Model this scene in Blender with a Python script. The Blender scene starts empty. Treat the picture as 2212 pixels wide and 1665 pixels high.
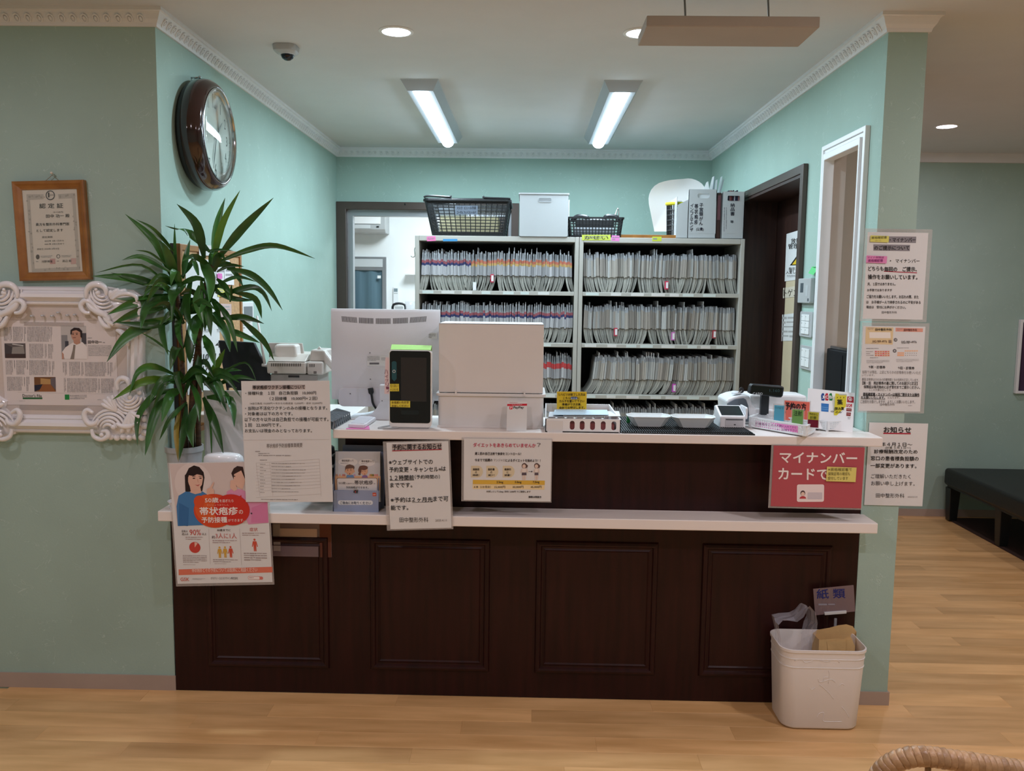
import bpy, math, random
import numpy as np
from mathutils import Vector, Matrix
rnd = random.Random(7)
SC = bpy.context.scene
COL = SC.collection
PI = math.pi

# ---------------------------------------------------------------- camera (solved from the photograph's vanishing points)
FPX, PITCH, YAW, ROLL, CAMD, CAMH = 1845., .1065, .0178, .0126, 2.995, 1.469
_c, _s = math.cos(YAW), math.sin(YAW)
_fw, _r, _up = Vector((-_s, _c, 0)), Vector((_c, _s, 0)), Vector((0, 0, 1))
_F = _fw*math.cos(PITCH) - _up*math.sin(PITCH)
_U0 = _up*math.cos(PITCH) + _fw*math.sin(PITCH)
_R = _r*math.cos(ROLL) + _U0*math.sin(ROLL)
_U = _U0*math.cos(ROLL) - _r*math.sin(ROLL)
CAM = Vector((0, -CAMD, CAMH))
cd = bpy.data.cameras.new('camera')
cd.sensor_fit = 'HORIZONTAL'; cd.sensor_width = 36; cd.lens = FPX/2212*36; cd.clip_start = .05; cd.clip_end = 60
co = bpy.data.objects.new('camera', cd); COL.objects.link(co)
mw = Matrix((_R, _U, -_F)).transposed().to_4x4(); mw.translation = CAM
co.matrix_world = mw
SC.camera = co

# ---------------------------------------------------------------- world, exposure
SC.view_settings.view_transform = 'Standard'; SC.view_settings.look = 'None'
SC.view_settings.exposure = 0.0; SC.view_settings.gamma = 1; SC.view_settings.use_curve_mapping = False
W = bpy.data.worlds.new('world'); SC.world = W; W.use_nodes = True
W.node_tree.nodes['Background'].inputs[0].default_value = (.8, .85, 1, 1)
W.node_tree.nodes['Background'].inputs[1].default_value = .02
SC.cycles.use_denoising = True
SC.cycles.max_bounces = 8; SC.cycles.diffuse_bounces = 5; SC.cycles.transparent_max_bounces = 16
SC.cycles.sample_clamp_indirect = 6
WARM, COOL = (1, .88, 1), (.69, .87, 1)
P_WARM, P_TUBE, P_COOLSPOT = 11.4, 20.5, 9.0
NEUT = (1, .93, 1)

def ray(px, py): return _F + _R*((px-1106)/FPX) - _U*((py-832.5)/FPX)
def onax(ax, v, px, py):
    d = ray(px, py); return CAM + d*((v-CAM[ax])/d[ax])
def PX(px, py, x): return onax(0, x, px, py)
def PY(px, py, y): return onax(1, y, px, py)
def PZ(px, py, z): return onax(2, z, px, py)
def MPP(y): return (y+CAMD)/FPX           # metres per pixel at depth y

# ---------------------------------------------------------------- room numbers
XL, XR, XR2, YB = -1.283, 1.193, 1.325, 2.757
ZC = 2.415
ZU0, ZU = .9728, 1.004      # upper counter slab
ZL0, ZL = .6724, .7085      # lower shelf slab
YS = -.13

# ---------------------------------------------------------------- colour, materials
def lin(v):
    v /= 255.; return v/12.92 if v <= .04045 else ((v+.055)/1.055)**2.4
def S(r, g=None, b=None):
    if g is None: g = b = r
    return (lin(r), lin(g), lin(b))
MATS = {}
def M(name, rgb=None, rough=.5, metal=0, bump=0, bscale=60, var=.06, vscale=6, coat=0, stretch=None, emit=0, trans=0, alpha=1, spec=.5, rand=0, attr=False, dark=None):
    if name in MATS: return MATS[name]
    m = bpy.data.materials.new(name); m.use_nodes = True; nt = m.node_tree; N = nt.nodes; L = nt.links
    b = N['Principled BSDF']
    b.inputs['Roughness'].default_value = rough; b.inputs['Metallic'].default_value = metal
    b.inputs['Coat Weight'].default_value = coat; b.inputs['Transmission Weight'].default_value = trans
    b.inputs['Alpha'].default_value = alpha; b.inputs['Specular IOR Level'].default_value = spec
    tc = N.new('ShaderNodeTexCoord'); mp = N.new('ShaderNodeMapping'); L.new(tc.outputs['Object'], mp.inputs[0])
    if stretch: mp.inputs['Scale'].default_value = stretch
    no = N.new('ShaderNodeTexNoise'); no.inputs['Scale'].default_value = vscale; no.inputs['Detail'].default_value = 5
    L.new(mp.outputs[0], no.inputs['Vector'])
    mix = N.new('ShaderNodeMix'); mix.data_type = 'RGBA'; mix.blend_type = 'MIX'
    rp = N.new('ShaderNodeValToRGB'); rp.color_ramp.elements[0].position = .32; rp.color_ramp.elements[1].position = .68
    L.new(no.outputs['Fac'], rp.inputs[0]); L.new(rp.outputs[0], mix.inputs['Factor'])
    if attr:
        at = N.new('ShaderNodeAttribute'); at.attribute_name = 'Col'
        mu = N.new('ShaderNodeMix'); mu.data_type = 'RGBA'; mu.blend_type = 'MULTIPLY'; mu.inputs['Factor'].default_value = 1
        mix.inputs[6].default_value = (1-var, 1-var, 1-var, 1); mix.inputs[7].default_value = (1, 1, 1, 1)
        L.new(at.outputs['Color'], mu.inputs[6]); L.new(mix.outputs[2], mu.inputs[7]); out = mu.outputs[2]
    else:
        lo = dark or tuple(c*(1-var) for c in rgb); hi = rgb if dark else tuple(c*(1+var*.6) for c in rgb)
        mix.inputs[6].default_value = (*lo, 1); mix.inputs[7].default_value = (*hi, 1); out = mix.outputs[2]
    if rand:
        oi = N.new('ShaderNodeObjectInfo'); mr = N.new('ShaderNodeMapRange')
        mr.inputs['To Min'].default_value = 1-rand; mr.inputs['To Max'].default_value = 1+rand*.5
        L.new(oi.outputs['Random'], mr.inputs['Value'])
        hv = N.new('ShaderNodeHueSaturation'); L.new(mr.outputs[0], hv.inputs['Value']); L.new(out, hv.inputs['Color']); out = hv.outputs[0]
        ad = N.new('ShaderNodeVectorMath'); ad.operation = 'ADD'; cb = N.new('ShaderNodeCombineXYZ')
        ml = N.new('ShaderNodeMath'); ml.operation = 'MULTIPLY'; ml.inputs[1].default_value = 37.
        L.new(oi.outputs['Random'], ml.inputs[0])
        for i in range(3): L.new(ml.outputs[0], cb.inputs[i])
        L.new(tc.outputs['Object'], ad.inputs[0]); L.new(cb.outputs[0], ad.inputs[1]); L.new(ad.outputs[0], mp.inputs[0])
    L.new(out, b.inputs['Base Color'])
    if emit:
        b.inputs['Emission Color'].default_value = (*rgb, 1); b.inputs['Emission Strength'].default_value = emit
    if bump:
        n2 = N.new('ShaderNodeTexNoise'); n2.inputs['Scale'].default_value = bscale; n2.inputs['Detail'].default_value = 6
        L.new(mp.outputs[0], n2.inputs['Vector'])
        bp = N.new('ShaderNodeBump'); bp.inputs['Strength'].default_value = bump; bp.inputs['Distance'].default_value = .01
        L.new(n2.outputs['Fac'], bp.inputs['Height']); L.new(bp.outputs[0], b.inputs['Normal'])
    MATS[name] = m; return m

M('print', rough=.6, attr=True, var=.02, spec=.3)          # flat print on paper, colour per face
M('plastic', rough=.38, attr=True, var=.04, bump=.03, bscale=300)
M('gloss', rough=.15, attr=True, var=.03)
M('matte', rough=.75, attr=True, var=.06, bump=.05, bscale=200, spec=.25)
M('paper', S(223, 223, 222), .7, var=.02, vscale=9, bump=.03, bscale=30, spec=.3)
def wallmat():
    m = M('mint_washi_wall', (.375, .515, .455), .8, var=.05, vscale=3, bump=.05, bscale=130, spec=.2)
    nt = m.node_tree; N = nt.nodes; L = nt.links; b = N['Principled BSDF']
    # thin straw fibres of the washi wallpaper: ridges of a distorted noise, in relief only and slightly paler
    tc = N.new('ShaderNodeTexCoord'); n1 = N.new('ShaderNodeTexNoise'); n1.inputs['Scale'].default_value = 9; n1.inputs['Detail'].default_value = 3; n1.inputs['Distortion'].default_value = 2.2
    L.new(tc.outputs['Object'], n1.inputs['Vector'])
    su = N.new('ShaderNodeMath'); su.operation = 'SUBTRACT'; su.inputs[1].default_value = .5; L.new(n1.outputs['Fac'], su.inputs[0])
    ab = N.new('ShaderNodeMath'); ab.operation = 'ABSOLUTE'; L.new(su.outputs[0], ab.inputs[0])
    mr = N.new('ShaderNodeMapRange'); mr.inputs['From Min'].default_value = 0; mr.inputs['From Max'].default_value = .009; mr.inputs['To Min'].default_value = 1; mr.inputs['To Max'].default_value = 0
    L.new(ab.outputs[0], mr.inputs['Value'])
    n3 = N.new('ShaderNodeTexNoise'); n3.inputs['Scale'].default_value = 14; L.new(tc.outputs['Object'], n3.inputs['Vector'])
    gt = N.new('ShaderNodeMath'); gt.operation = 'GREATER_THAN'; gt.inputs[1].default_value = .56; L.new(n3.outputs['Fac'], gt.inputs[0])
    mu = N.new('ShaderNodeMath'); mu.operation = 'MULTIPLY'; L.new(mr.outputs[0], mu.inputs[0]); L.new(gt.outputs[0], mu.inputs[1])
    old = b.inputs['Base Color'].links[0].from_socket
    mx = N.new('ShaderNodeMix'); mx.data_type = 'RGBA'; L.new(old, mx.inputs[6]); mx.inputs[7].default_value = (.56, .70, .65, 1)
    mf = N.new('ShaderNodeMath'); mf.operation = 'MULTIPLY'; mf.inputs[1].default_value = .55; L.new(mu.outputs[0], mf.inputs[0])
    L.new(mf.outputs[0], mx.inputs['Factor']); L.new(mx.outputs[2], b.inputs['Base Color'])
    bp = N.new('ShaderNodeBump'); bp.inputs['Strength'].default_value = .25; bp.inputs['Distance'].default_value = .004
    L.new(mu.outputs[0], bp.inputs['Height']); L.new(b.inputs['Normal'].links[0].from_socket, bp.inputs['Normal']); L.new(bp.outputs[0], b.inputs['Normal'])
    return m
wallmat()
M('ceiling_white', (.665, .68, .70), .85, var=.02, bump=.05, bscale=90, spec=.2)
M('cornice_white', (.78, .79, .81), .55, var=.03)
M('white_trim', S(232, 233, 234), .4, var=.02)
M('baseboard_taupe', S(176, 158, 146), .6, var=.05)
M('beige_wall', S(196, 188, 180), .8, var=.04, spec=.2)
M('backroom_white', S(238, 240, 240), .85, var=.02, spec=.2)
M('mahogany', (.028, .0048, .0045), .42, dark=(.015, .0028, .0027), vscale=5, stretch=(9, 9, .6), bump=.03, bscale=30, spec=.28)
M('dark_walnut', (.050, .020, .014), .42, dark=(.024, .010, .008), vscale=6, stretch=(8, 8, .5), bump=.03, bscale=40)
M('bronze_aluminium', S(84, 72, 66), .35, metal=.4, var=.08)
M('aluminium', S(170, 172, 176), .35, metal=.6, var=.05)
M('white_laminate', S(236, 229, 224), .32, var=.02, vscale=3)
M('oak_plank', (.88, .535, .24), .34, dark=(.67, .38, .15), vscale=2.2, stretch=(1.3, 9, 6), rand=.19, bump=.012, bscale=40, coat=.1)
M('orange_oak', S(162, 110, 52), .35, dark=S(134, 84, 34), vscale=5, stretch=(3, 3, 3), bump=.03, coat=.2)
M('white_gloss', S(240, 239, 240), .16, var=.02, coat=.3)
M('clock_brown', S(54, 20, 16), .12, dark=S(34, 12, 10), vscale=8, coat=.6)
M('steel_grey', S(180, 176, 168), .45, var=.03)
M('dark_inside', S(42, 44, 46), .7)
M('black_plastic', S(20, 22, 24), .4, var=.1, bump=.03, bscale=200)
M('black_gloss', S(9, 9, 10), .12, var=.1, coat=.3)
M('navy_black', S(24, 27, 33), .45, var=.1)
M('black_leather', S(19, 19, 23), .42, var=.15, vscale=30, bump=.15, bscale=180)
M('white_plastic', S(178, 180, 181), .35, var=.02)
M('matte_black', S(12, 13, 16), .65, spec=.18)
M('basket_white', S(236, 238, 240), .4, var=.02)
M('cream_plastic', S(228, 224, 221), .38, var=.02)
M('beige_plastic', S(208, 200, 190), .42, var=.03)
M('grey_plastic', S(110, 116, 122), .45, var=.05)
M('light_grey_plastic', S(202, 206, 208), .35, var=.03)
M('chrome', S(200, 200, 200), .15, metal=1)
M('rattan', S(196, 158, 116), .42, dark=S(150, 114, 78), vscale=40, stretch=(1, 1, 1), bump=.15, bscale=120, coat=.15, rand=.15)
M('kraft', S(214, 178, 122), .75, var=.08, vscale=20, bump=.08, bscale=60)
M('leaf', (.045, .165, .024), .33, dark=(.020, .085, .016), vscale=14, rand=.45, spec=.5)
M('leaf_bright', (.105, .24, .018), .33, dark=(.06, .17, .014), vscale=14, rand=.2)
M('leaf_yellow', (.34, .23, .02), .45, dark=(.16, .14, .02), vscale=14)
M('cane', S(92, 66, 44), .8, dark=S(56, 40, 28), vscale=30, stretch=(1, 1, 3), bump=.4, bscale=60)
M('soil', S(52, 38, 28), .95, var=.4, vscale=60, bump=.6, bscale=90)
M('cork', S(190, 150, 108), .85, var=.2, vscale=80, bump=.2)
M('mesh_curtain', S(96, 124, 136), .7, dark=S(72, 98, 112), vscale=3, stretch=(6, 1, .2))
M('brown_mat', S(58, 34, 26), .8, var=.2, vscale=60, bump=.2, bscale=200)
M('tube_glow', (.92, .98, 1), .4, emit=1)
M('screen_dark', S(34, 31, 31), .22, var=.05)
def clear(name, col, a, rough=.12):
    m = M(name, col, rough, alpha=a, var=.02, spec=.6); return m
clear('laminate_film', S(214, 208, 204), .30); clear('clear_tape', S(205, 196, 190), .35, .3)
clear('clear_plastic', S(225, 228, 235), .22, .08); clear('bag_film', S(228, 226, 236), .33, .15)
clear('translucent_grey', S(206, 212, 214), .88, .3); clear('clear_lens', S(250, 250, 250), .10, .02)
clear('clock_glass', S(240, 248, 248), .10, .02); clear('dome_glass', S(30, 42, 70), .82, .05)
clear('sign_film', S(150, 130, 136), .45, .25)

# ---------------------------------------------------------------- mesh builder
class MB:
    def __init__(s, col=None):
        s.v = []; s.f = []; s.c = []; s.col = col or (.8, .8, .8); s.xf = None
    def add(s, vs, fs, col=None):
        o = len(s.v)
        for p in vs:
            p = Vector(p); s.v.append(s.xf @ p if s.xf else p)
        for f in fs: s.f.append(tuple(i+o for i in f)); s.c.append(col or s.col)
        return s
    def box(s, x0, x1, y0, y1, z0, z1, col=None):
        if x0 > x1: x0, x1 = x1, x0
        if y0 > y1: y0, y1 = y1, y0
        if z0 > z1: z0, z1 = z1, z0
        return s.add([(x0, y0, z0), (x1, y0, z0), (x1, y1, z0), (x0, y1, z0), (x0, y0, z1), (x1, y0, z1), (x1, y1, z1), (x0, y1, z1)],
                     [(0, 3, 2, 1), (4, 5, 6, 7), (0, 1, 5, 4), (1, 2, 6, 5), (2, 3, 7, 6), (3, 0, 4, 7)], col)
    def _p(s, ax, u, v, a):
        return (a, u, v) if ax == 'x' else (u, a, v) if ax == 'y' else (u, v, a)
    def prism(s, pts, ax, a0, a1, col=None, pts1=None, caps=(1, 1)):
        n = len(pts); q = pts1 or pts
        vs = [s._p(ax, u, v, a0) for u, v in pts] + [s._p(ax, u, v, a1) for u, v in q]
        fs = [(i, (i+1) % n, n+(i+1) % n, n+i) for i in range(n)]
        if caps[0]: fs.append(tuple(range(n))[::-1])
        if caps[1]: fs.append(tuple(range(n, 2*n)))
        return s.add(vs, fs, col)
    def ring(s, out, inn, ax, a0, a1, col=None, out1=None, inn1=None):
        n = len(out); o1 = out1 or out; i1 = inn1 or inn
        vs = [s._p(ax, u, v, a0) for u, v in out] + [s._p(ax, u, v, a0) for u, v in inn] + [s._p(ax, u, v, a1) for u, v in o1] + [s._p(ax, u, v, a1) for u, v in i1]
        fs = []
        for i in range(n):
            j = (i+1) % n
            fs += [(i, n+i, n+j, j), (2*n+i, 2*n+j, 3*n+j, 3*n+i), (i, j, 2*n+j, 2*n+i), (n+i, 3*n+i, 3*n+j, n+j)]
        return s.add(vs, fs, col)
    def tube(s, path, r, n=8, closed=False, col=None, flat=1.0, up=None):
        P = [Vector(p) for p in path]; m = len(P); vs = []; fs = []
        R = r if isinstance(r, (list, tuple)) else [r]*m
        prev = None
        for i, p in enumerate(P):
            if closed: t = P[(i+1) % m] - P[i-1]
            else: t = P[min(i+1, m-1)] - P[max(i-1, 0)]
            t = t.normalized() if t.length > 1e-9 else Vector((0, 0, 1))
            if up is not None: a = up - t*up.dot(t)
            elif prev is None: a = t.orthogonal()
            else: a = prev - t*prev.dot(t)
            if a.length < 1e-6: a = t.orthogonal()
            a.normalize(); prev = a; b = t.cross(a)
            for k in range(n):
                w = 2*PI*k/n; vs.append(p + a*(math.cos(w)*R[i]*flat) + b*(math.sin(w)*R[i]))
        for i in range(m if closed else m-1):
            for k in range(n):
                j = (i+1) % m; fs.append((i*n+k, i*n+(k+1) % n, j*n+(k+1) % n, j*n+k))
        if not closed: fs += [tuple(range(n))[::-1], tuple((m-1)*n+k for k in range(n))]
        return s.add(vs, fs, col)
    def lathe(s, prof, c=(0, 0, 0), n=24, ax='z', col=None, sx=1, sy=1, caps=True):
        vs = []; fs = []; m = len(prof); c = Vector(c)
        for r, h in prof:
            for k in range(n):
                w = 2*PI*k/n; a, b = r*math.cos(w)*sx, r*math.sin(w)*sy
                vs.append(c + Vector((a, b, h) if ax == 'z' else (a, h, b) if ax == 'y' else (h, a, b)))
        for i in range(m-1):
            for k in range(n): fs.append((i*n+k, i*n+(k+1) % n, (i+1)*n+(k+1) % n, (i+1)*n+k))
        if caps and prof[0][0] > 1e-6: fs.append(tuple(range(n))[::-1])
        if caps and prof[-1][0] > 1e-6: fs.append(tuple((m-1)*n+k for k in range(n)))
        return s.add(vs, fs, col)
    def ball(s, c, r, col=None, n=12, sx=1, sy=1, sz=1):
        prof = [(max(1e-7, r*math.sin(PI*i/8)), -r*math.cos(PI*i/8)*sz) for i in range(9)]
        return s.lathe(prof, c, n, 'z', col, sx, sy)
    def build(s, name, mat='plastic', parent=None, smooth=False, bevel=0, segs=2, local=False, root_loc=None, auto=None):
        me = bpy.data.meshes.new(name)
        off = Vector((0, 0, 0))
        if parent is not None and not local:
            r = parent
            while r.parent: r = r.parent
            off = r.location
        if root_loc is not None: off = Vector(root_loc)
        me.from_pydata([tuple(v-off) for v in s.v], [], s.f); me.update()
        m = MATS[mat]; me.materials.append(m)
        if m.node_tree.nodes.get('Attribute') or mat in ('print', 'plastic', 'gloss', 'matte'):
            at = me.color_attributes.new('Col', 'FLOAT_COLOR', 'CORNER')
            buf = np.empty((len(me.loops), 4), 'f'); k = 0
            for f, c in zip(s.f, s.c): buf[k:k+len(f), :3] = c; buf[k:k+len(f), 3] = 1; k += len(f)
            at.data.foreach_set('color', buf.ravel())
        if smooth: me.polygons.foreach_set('use_smooth', [True]*len(me.polygons))
        o = bpy.data.objects.new(name, me); COL.objects.link(o)
        if parent is not None: o.parent = parent
        if root_loc is not None: o.location = root_loc
        if bevel:
            b = o.modifiers.new('bevel', 'BEVEL'); b.width = bevel; b.segments = segs; b.limit_method = 'ANGLE'; b.angle_limit = math.radians(40)
        if auto:
            try: me.set_sharp_from_angle(angle=math.radians(auto))
            except Exception: pass
        return o

def rrect(u0, u1, v0, v1, r, n=4):
    r = min(r, abs(u1-u0)/2-1e-5, abs(v1-v0)/2-1e-5); P = []
    for cx, cy, a in ((u1-r, v1-r, 0), (u0+r, v1-r, 1), (u0+r, v0+r, 2), (u1-r, v0+r, 3)):
        for k in range(n+1):
            w = PI/2*(a+k/n); P.append((cx+r*math.cos(w), cy+r*math.sin(w)))
    return P
def rect(u0, u1, v0, v1): return [(u1, v1), (u0, v1), (u0, v0), (u1, v0)]
def tag(o, label, cat, group=None):
    o['label'] = label; o['category'] = cat
    if group: o['group'] = group
    return o
def thing(name, label, cat, loc=(0, 0, 0), group=None, rot=None):
    o = bpy.data.objects.new(name, None); COL.objects.link(o); o.location = loc; o.empty_display_size = .05
    if rot: o.rotation_euler = rot
    return tag(o, label, cat, group)
def struct(o): o['kind'] = 'structure'; return o
def stuff(o): o['kind'] = 'stuff'; return o
def lab(o, t): o['label'] = t; return o
def sbox(name, mat, x0, x1, y0, y1, z0, z1, bevel=0, parent=None):
    o = MB().box(x0, x1, y0, y1, z0, z1).build(name, mat, parent, bevel=bevel)
    if parent is None: struct(o)
    return o
def copy_tree(o, parent=None):
    c = o.copy(); COL.objects.link(c); c.parent = parent
    for ch in list(o.children): copy_tree(ch, c)
    return c
def adopt(o, t):
    """make a loose object a part of t where it stands"""
    m = o.matrix_basis.copy(); o.parent = t; o.matrix_basis = Matrix.Translation(-Vector(t.location)) @ m
def smoothpath(P, n=6):
    P = [Vector(p) for p in P]; out = []
    for i in range(len(P)-1):
        p0, p1, p2, p3 = P[max(i-1, 0)], P[i], P[i+1], P[min(i+2, len(P)-1)]
        for k in range(n):
            t = k/n
            out.append(.5*((2*p1)+(p2-p0)*t+(2*p0-5*p1+4*p2-p3)*t*t+(3*p1-p0-3*p2+p3)*t**3))
    out.append(P[-1]); return out

# ---------------------------------------------------------------- print: flat ink on a sheet, laid out in the sheet's own frame
TEXTS = []
class Sheet:
    """a sheet of paper whose corners are given as tl,tr,br,bl pixels and their depth; local x right, z up, y away from the reader"""
    def __init__(s, name, label, cat, quad, depth, zm=None, ax=1, thick=.0005, mat='paper', size=None, group=None, parent=None, col=None, margin=None):
        s.o0 = zm or (0, 0, 1)
        d = depth if isinstance(depth, (list, tuple)) else [depth]*4
        C = [onax(ax, dd, *q) for q, dd in zip(quad, d)]
        u = ((C[1]-C[0])+(C[2]-C[3]))/2; v = ((C[3]-C[0])+(C[2]-C[1]))/2
        s.w = u.length; u.normalize(); v = v-u*v.dot(u); s.h = v.length; v.normalize()
        if size: s.w, s.h = size
        z = -v; y = z.cross(u)
        s.mw = Matrix((u, y, z)).transposed().to_4x4(); s.mw.translation = sum(C, Vector())/4
        A = []; B = []
        for (x, yy), (U, V) in zip(quad, ((0, 0), (1, 0), (1, 1), (0, 1))):
            A.append([x, yy, 1, 0, 0, 0, -U*x, -U*yy]); B.append(U)
            A.append([0, 0, 0, x, yy, 1, -V*x, -V*yy]); B.append(V)
        s.H = np.linalg.solve(np.array(A, float), np.array(B, float))
        mb = MB(col); mb.box(-s.w/2, s.w/2, 0, thick, -s.h/2, s.h/2)
        s.obj = mb.build(name, mat if not col else 'print'); s.obj.matrix_basis = s.mw
        if cat: tag(s.obj, label, cat, group)
        s.ink = MB(); s.level = 0
        if margin: s.film(*margin)
        PRINTS.append(s)
    def film(s, l, t, r, b, y=.0008, name='laminate', mat='laminate_film'):
        mb = MB(); mb.box(-s.w/2-l, s.w/2+r, y, y+.0004, -s.h/2-b, s.h/2+t); return mb.build(name, mat, s.obj, local=True)
    def loc(s, x, y):
        x = s.o0[0]+x*s.o0[2]; y = s.o0[1]+y*s.o0[2]; h = s.H
        d = h[6]*x+h[7]*y+1; U = (h[0]*x+h[1]*y+h[2])/d; V = (h[3]*x+h[4]*y+h[5])/d
        return (U-.5)*s.w, (.5-V)*s.h
    def poly(s, pts, col, lv=1):
        s.level += 1; y = -.0003*lv-4e-6*(s.level % 60); vs = [(*[a for a in (s.loc(*p))],) for p in pts]
        s.ink.add([(a, y, b) for a, b in vs], [tuple(range(len(vs)))], col); return s
    def rect(s, x0, y0, x1, y1, col, lv=1): return s.poly([(x0, y0), (x1, y0), (x1, y1), (x0, y1)], col, lv)
    def rr(s, x0, y0, x1, y1, r, col, lv=1): return s.poly(rrect(x0, x1, y0, y1, r), col, lv)
    def ell(s, cx, cy, rx, ry, col, lv=1, a0=0, a1=2*PI, n=24):
        P = [(cx+rx*math.cos(a0+(a1-a0)*k/n), cy+ry*math.sin(a0+(a1-a0)*k/n)) for k in range(n+(a1-a0 < 6.28))]
        if a1-a0 < 6.28: P.append((cx, cy))
        return s.poly(P, col, lv)
    def oval(s, cx, cy, rx, ry, w, col, lv=2, n=28):
        for k in range(n):
            a, b = 2*PI*k/n, 2*PI*(k+1)/n
            s.poly([(cx+rx*math.cos(a), cy+ry*math.sin(a)), (cx+rx*math.cos(b), cy+ry*math.sin(b)), (cx+(rx-w)*math.cos(b), cy+(ry-w)*math.sin(b)), (cx+(rx-w)*math.cos(a), cy+(ry-w)*math.sin(a))], col, lv)
        return s
    def line(s, x0, y0, x1, y1, w, col, lv=2):
        dx, dy = x1-x0, y1-y0; L = math.hypot(dx, dy) or 1; nx, ny = -dy/L*w/2, dx/L*w/2
        return s.poly([(x0+nx, y0+ny), (x1+nx, y1+ny), (x1-nx, y1-ny), (x0-nx, y0-ny)], col, lv)
    def text(s, body, x0, y0, x1, y1, col=None, bold=0, lv=4, dy=0):
        """body fitted to the box; dy = rise from x0 to x1"""
        TEXTS.append((s, body, x0, y0, x1, y1, col or INK, bold, lv, dy)); return s
    def vtext(s, body, cx, y0, y1, w, col=None, bold=0, lv=4):
        n = len(body)
        for i, ch in enumerate(body):
            if ch != ' ': s.text(ch, cx-w/2, y0+(y1-y0)*i/n, cx+w/2, y0+(y1-y0)*(i+.88)/n, col, bold, lv)
        return s
    def greek(s, x0, y0, x1, y1, rows, col=None, dens=.8, vert=False, lv=2, seed=1):
        """rows of marks too small in the photograph to be read"""
        R = random.Random(seed); col = col or S(110, 104, 100); col = tuple(c*.68+.24 for c in col)
        a0, a1, b0, b1 = (x0, x1, y0, y1) if not vert else (y0, y1, x0, x1)
        st = (b1-b0)/rows; h = st*.52; ch = max(h*1.1, (a1-a0)/60)
        for r in range(rows):
            b = b0+st*r+st*.2; a = a0; end = a1 if r < rows-1 else a0+(a1-a0)*(.45+.5*R.random())
            while a < end:
                k = ch*(1.2+4*R.random()); e = min(a+k, end); q = h*(.55+.45*R.random())
                if vert: s.rect(b, a, b+q, e, col, lv)
                else: s.rect(a, b, e, b+q, col, lv)
                a = e+ch*(.2+.25*R.random())
        return s
PRINTS = []
INK = S(38, 34, 34)
def finish_prints():
    uniq = {}
    for t in TEXTS:
        k = t[1]
        if k not in uniq:
            c = bpy.data.curves.new('glyphs', 'FONT'); c.body = t[1]; c.resolution_u = 2
            o = bpy.data.objects.new('glyphs', c); COL.objects.link(o); uniq[k] = o
    dg = bpy.context.evaluated_depsgraph_get(); dg.update(); geo = {}
    for k, o in uniq.items():
        e = o.evaluated_get(dg); m = e.to_mesh()
        V = [(v.co.x, v.co.y) for v in m.vertices]; F = [tuple(p.vertices) for p in m.polygons]
        if V:
            x0 = min(v[0] for v in V); x1 = max(v[0] for v in V); y0 = min(v[1] for v in V); y1 = max(v[1] for v in V)
            geo[k] = ([((a-x0)/max(x1-x0, 1e-6), (b-y0)/max(y1-y0, 1e-6)) for a, b in V], F)
        e.to_mesh_clear()
    for o in uniq.values():
        c = o.data; bpy.data.objects.remove(o); bpy.data.curves.remove(c)
    for s, body, x0, y0, x1, y1, col, bold, lv, dy in TEXTS:
        if body not in geo: continue
        V, F = geo[body]; e = bold*(y1-y0)*.9
        # a bold face is the same outline struck again a hair to each side
        for n, (ex, ey) in enumerate(((-e, 0), (e, 0), (0, -e), (0, e)) if bold else ((0, 0),)):
            s.level += 1; y = -.0003*lv-4e-6*(s.level % 60); vs = []
            for a, b in V:
                X, Z = s.loc(x0+(x1-x0)*a+ex, y1+(y0-y1)*b-dy*a+ey); vs.append((X, y, Z))
            s.ink.add(vs, F, col)
    for s in PRINTS:
        if s.ink.f: s.ink.build('print', 'print', s.obj, local=True)
# ================================================================ lamps
def arealight(name, parent, loc, shape, sx, sy, power, col, spread=PI):
    l = bpy.data.lights.new(name, 'AREA'); l.shape = shape; l.size = sx
    if shape in ('RECTANGLE', 'ELLIPSE'): l.size_y = sy
    l.energy = power; l.color = col; l.spread = spread
    o = bpy.data.objects.new(name, l); COL.objects.link(o); o.location = loc
    if parent is not None: o.parent = parent; o.location = Vector(loc)-parent.location
    return o
def downlight(x, y, label, col, power, glow, r=.052, spread=PI):
    t = thing('recessed_downlight', label, 'ceiling light', (x, y, ZC), 'recessed round ceiling lights')
    MB().lathe([(r+.012, 0), (r+.012, -.003), (r+.006, -.006), (r, -.005), (r-.002, -.0005)], (x, y, ZC), 32, caps=False).build('trim_ring', 'white_trim', t, smooth=True, auto=40)
    m = M('lens_glow_'+('warm' if col == WARM else 'cool'), col, .4, emit=glow)
    MB().lathe([(r-.001, -.004), (r*.7, -.0065), (1e-6, -.008)], (x, y, ZC), 32).build('lens', m.name, t, smooth=True)
    arealight('lamp', t, (x, y, ZC-.012), 'DISK', r*1.7, 0, power, col, spread)
    return t
_a = PZ(856, 67, ZC); downlight(_a.x, _a.y, 'round recessed downlight left of the hanging beige panel, near the dome camera', COOL, P_COOLSPOT, 14)
_a = PZ(1384, 70, ZC); downlight(_a.x, _a.y, 'round recessed downlight partly hidden behind the hanging beige panel', COOL, P_COOLSPOT, 14)
_a = PZ(2045, 272, ZC); downlight(_a.x, _a.y, 'round recessed downlight on the corridor ceiling right of the pillar', WARM, P_WARM*.7, 14)
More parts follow.
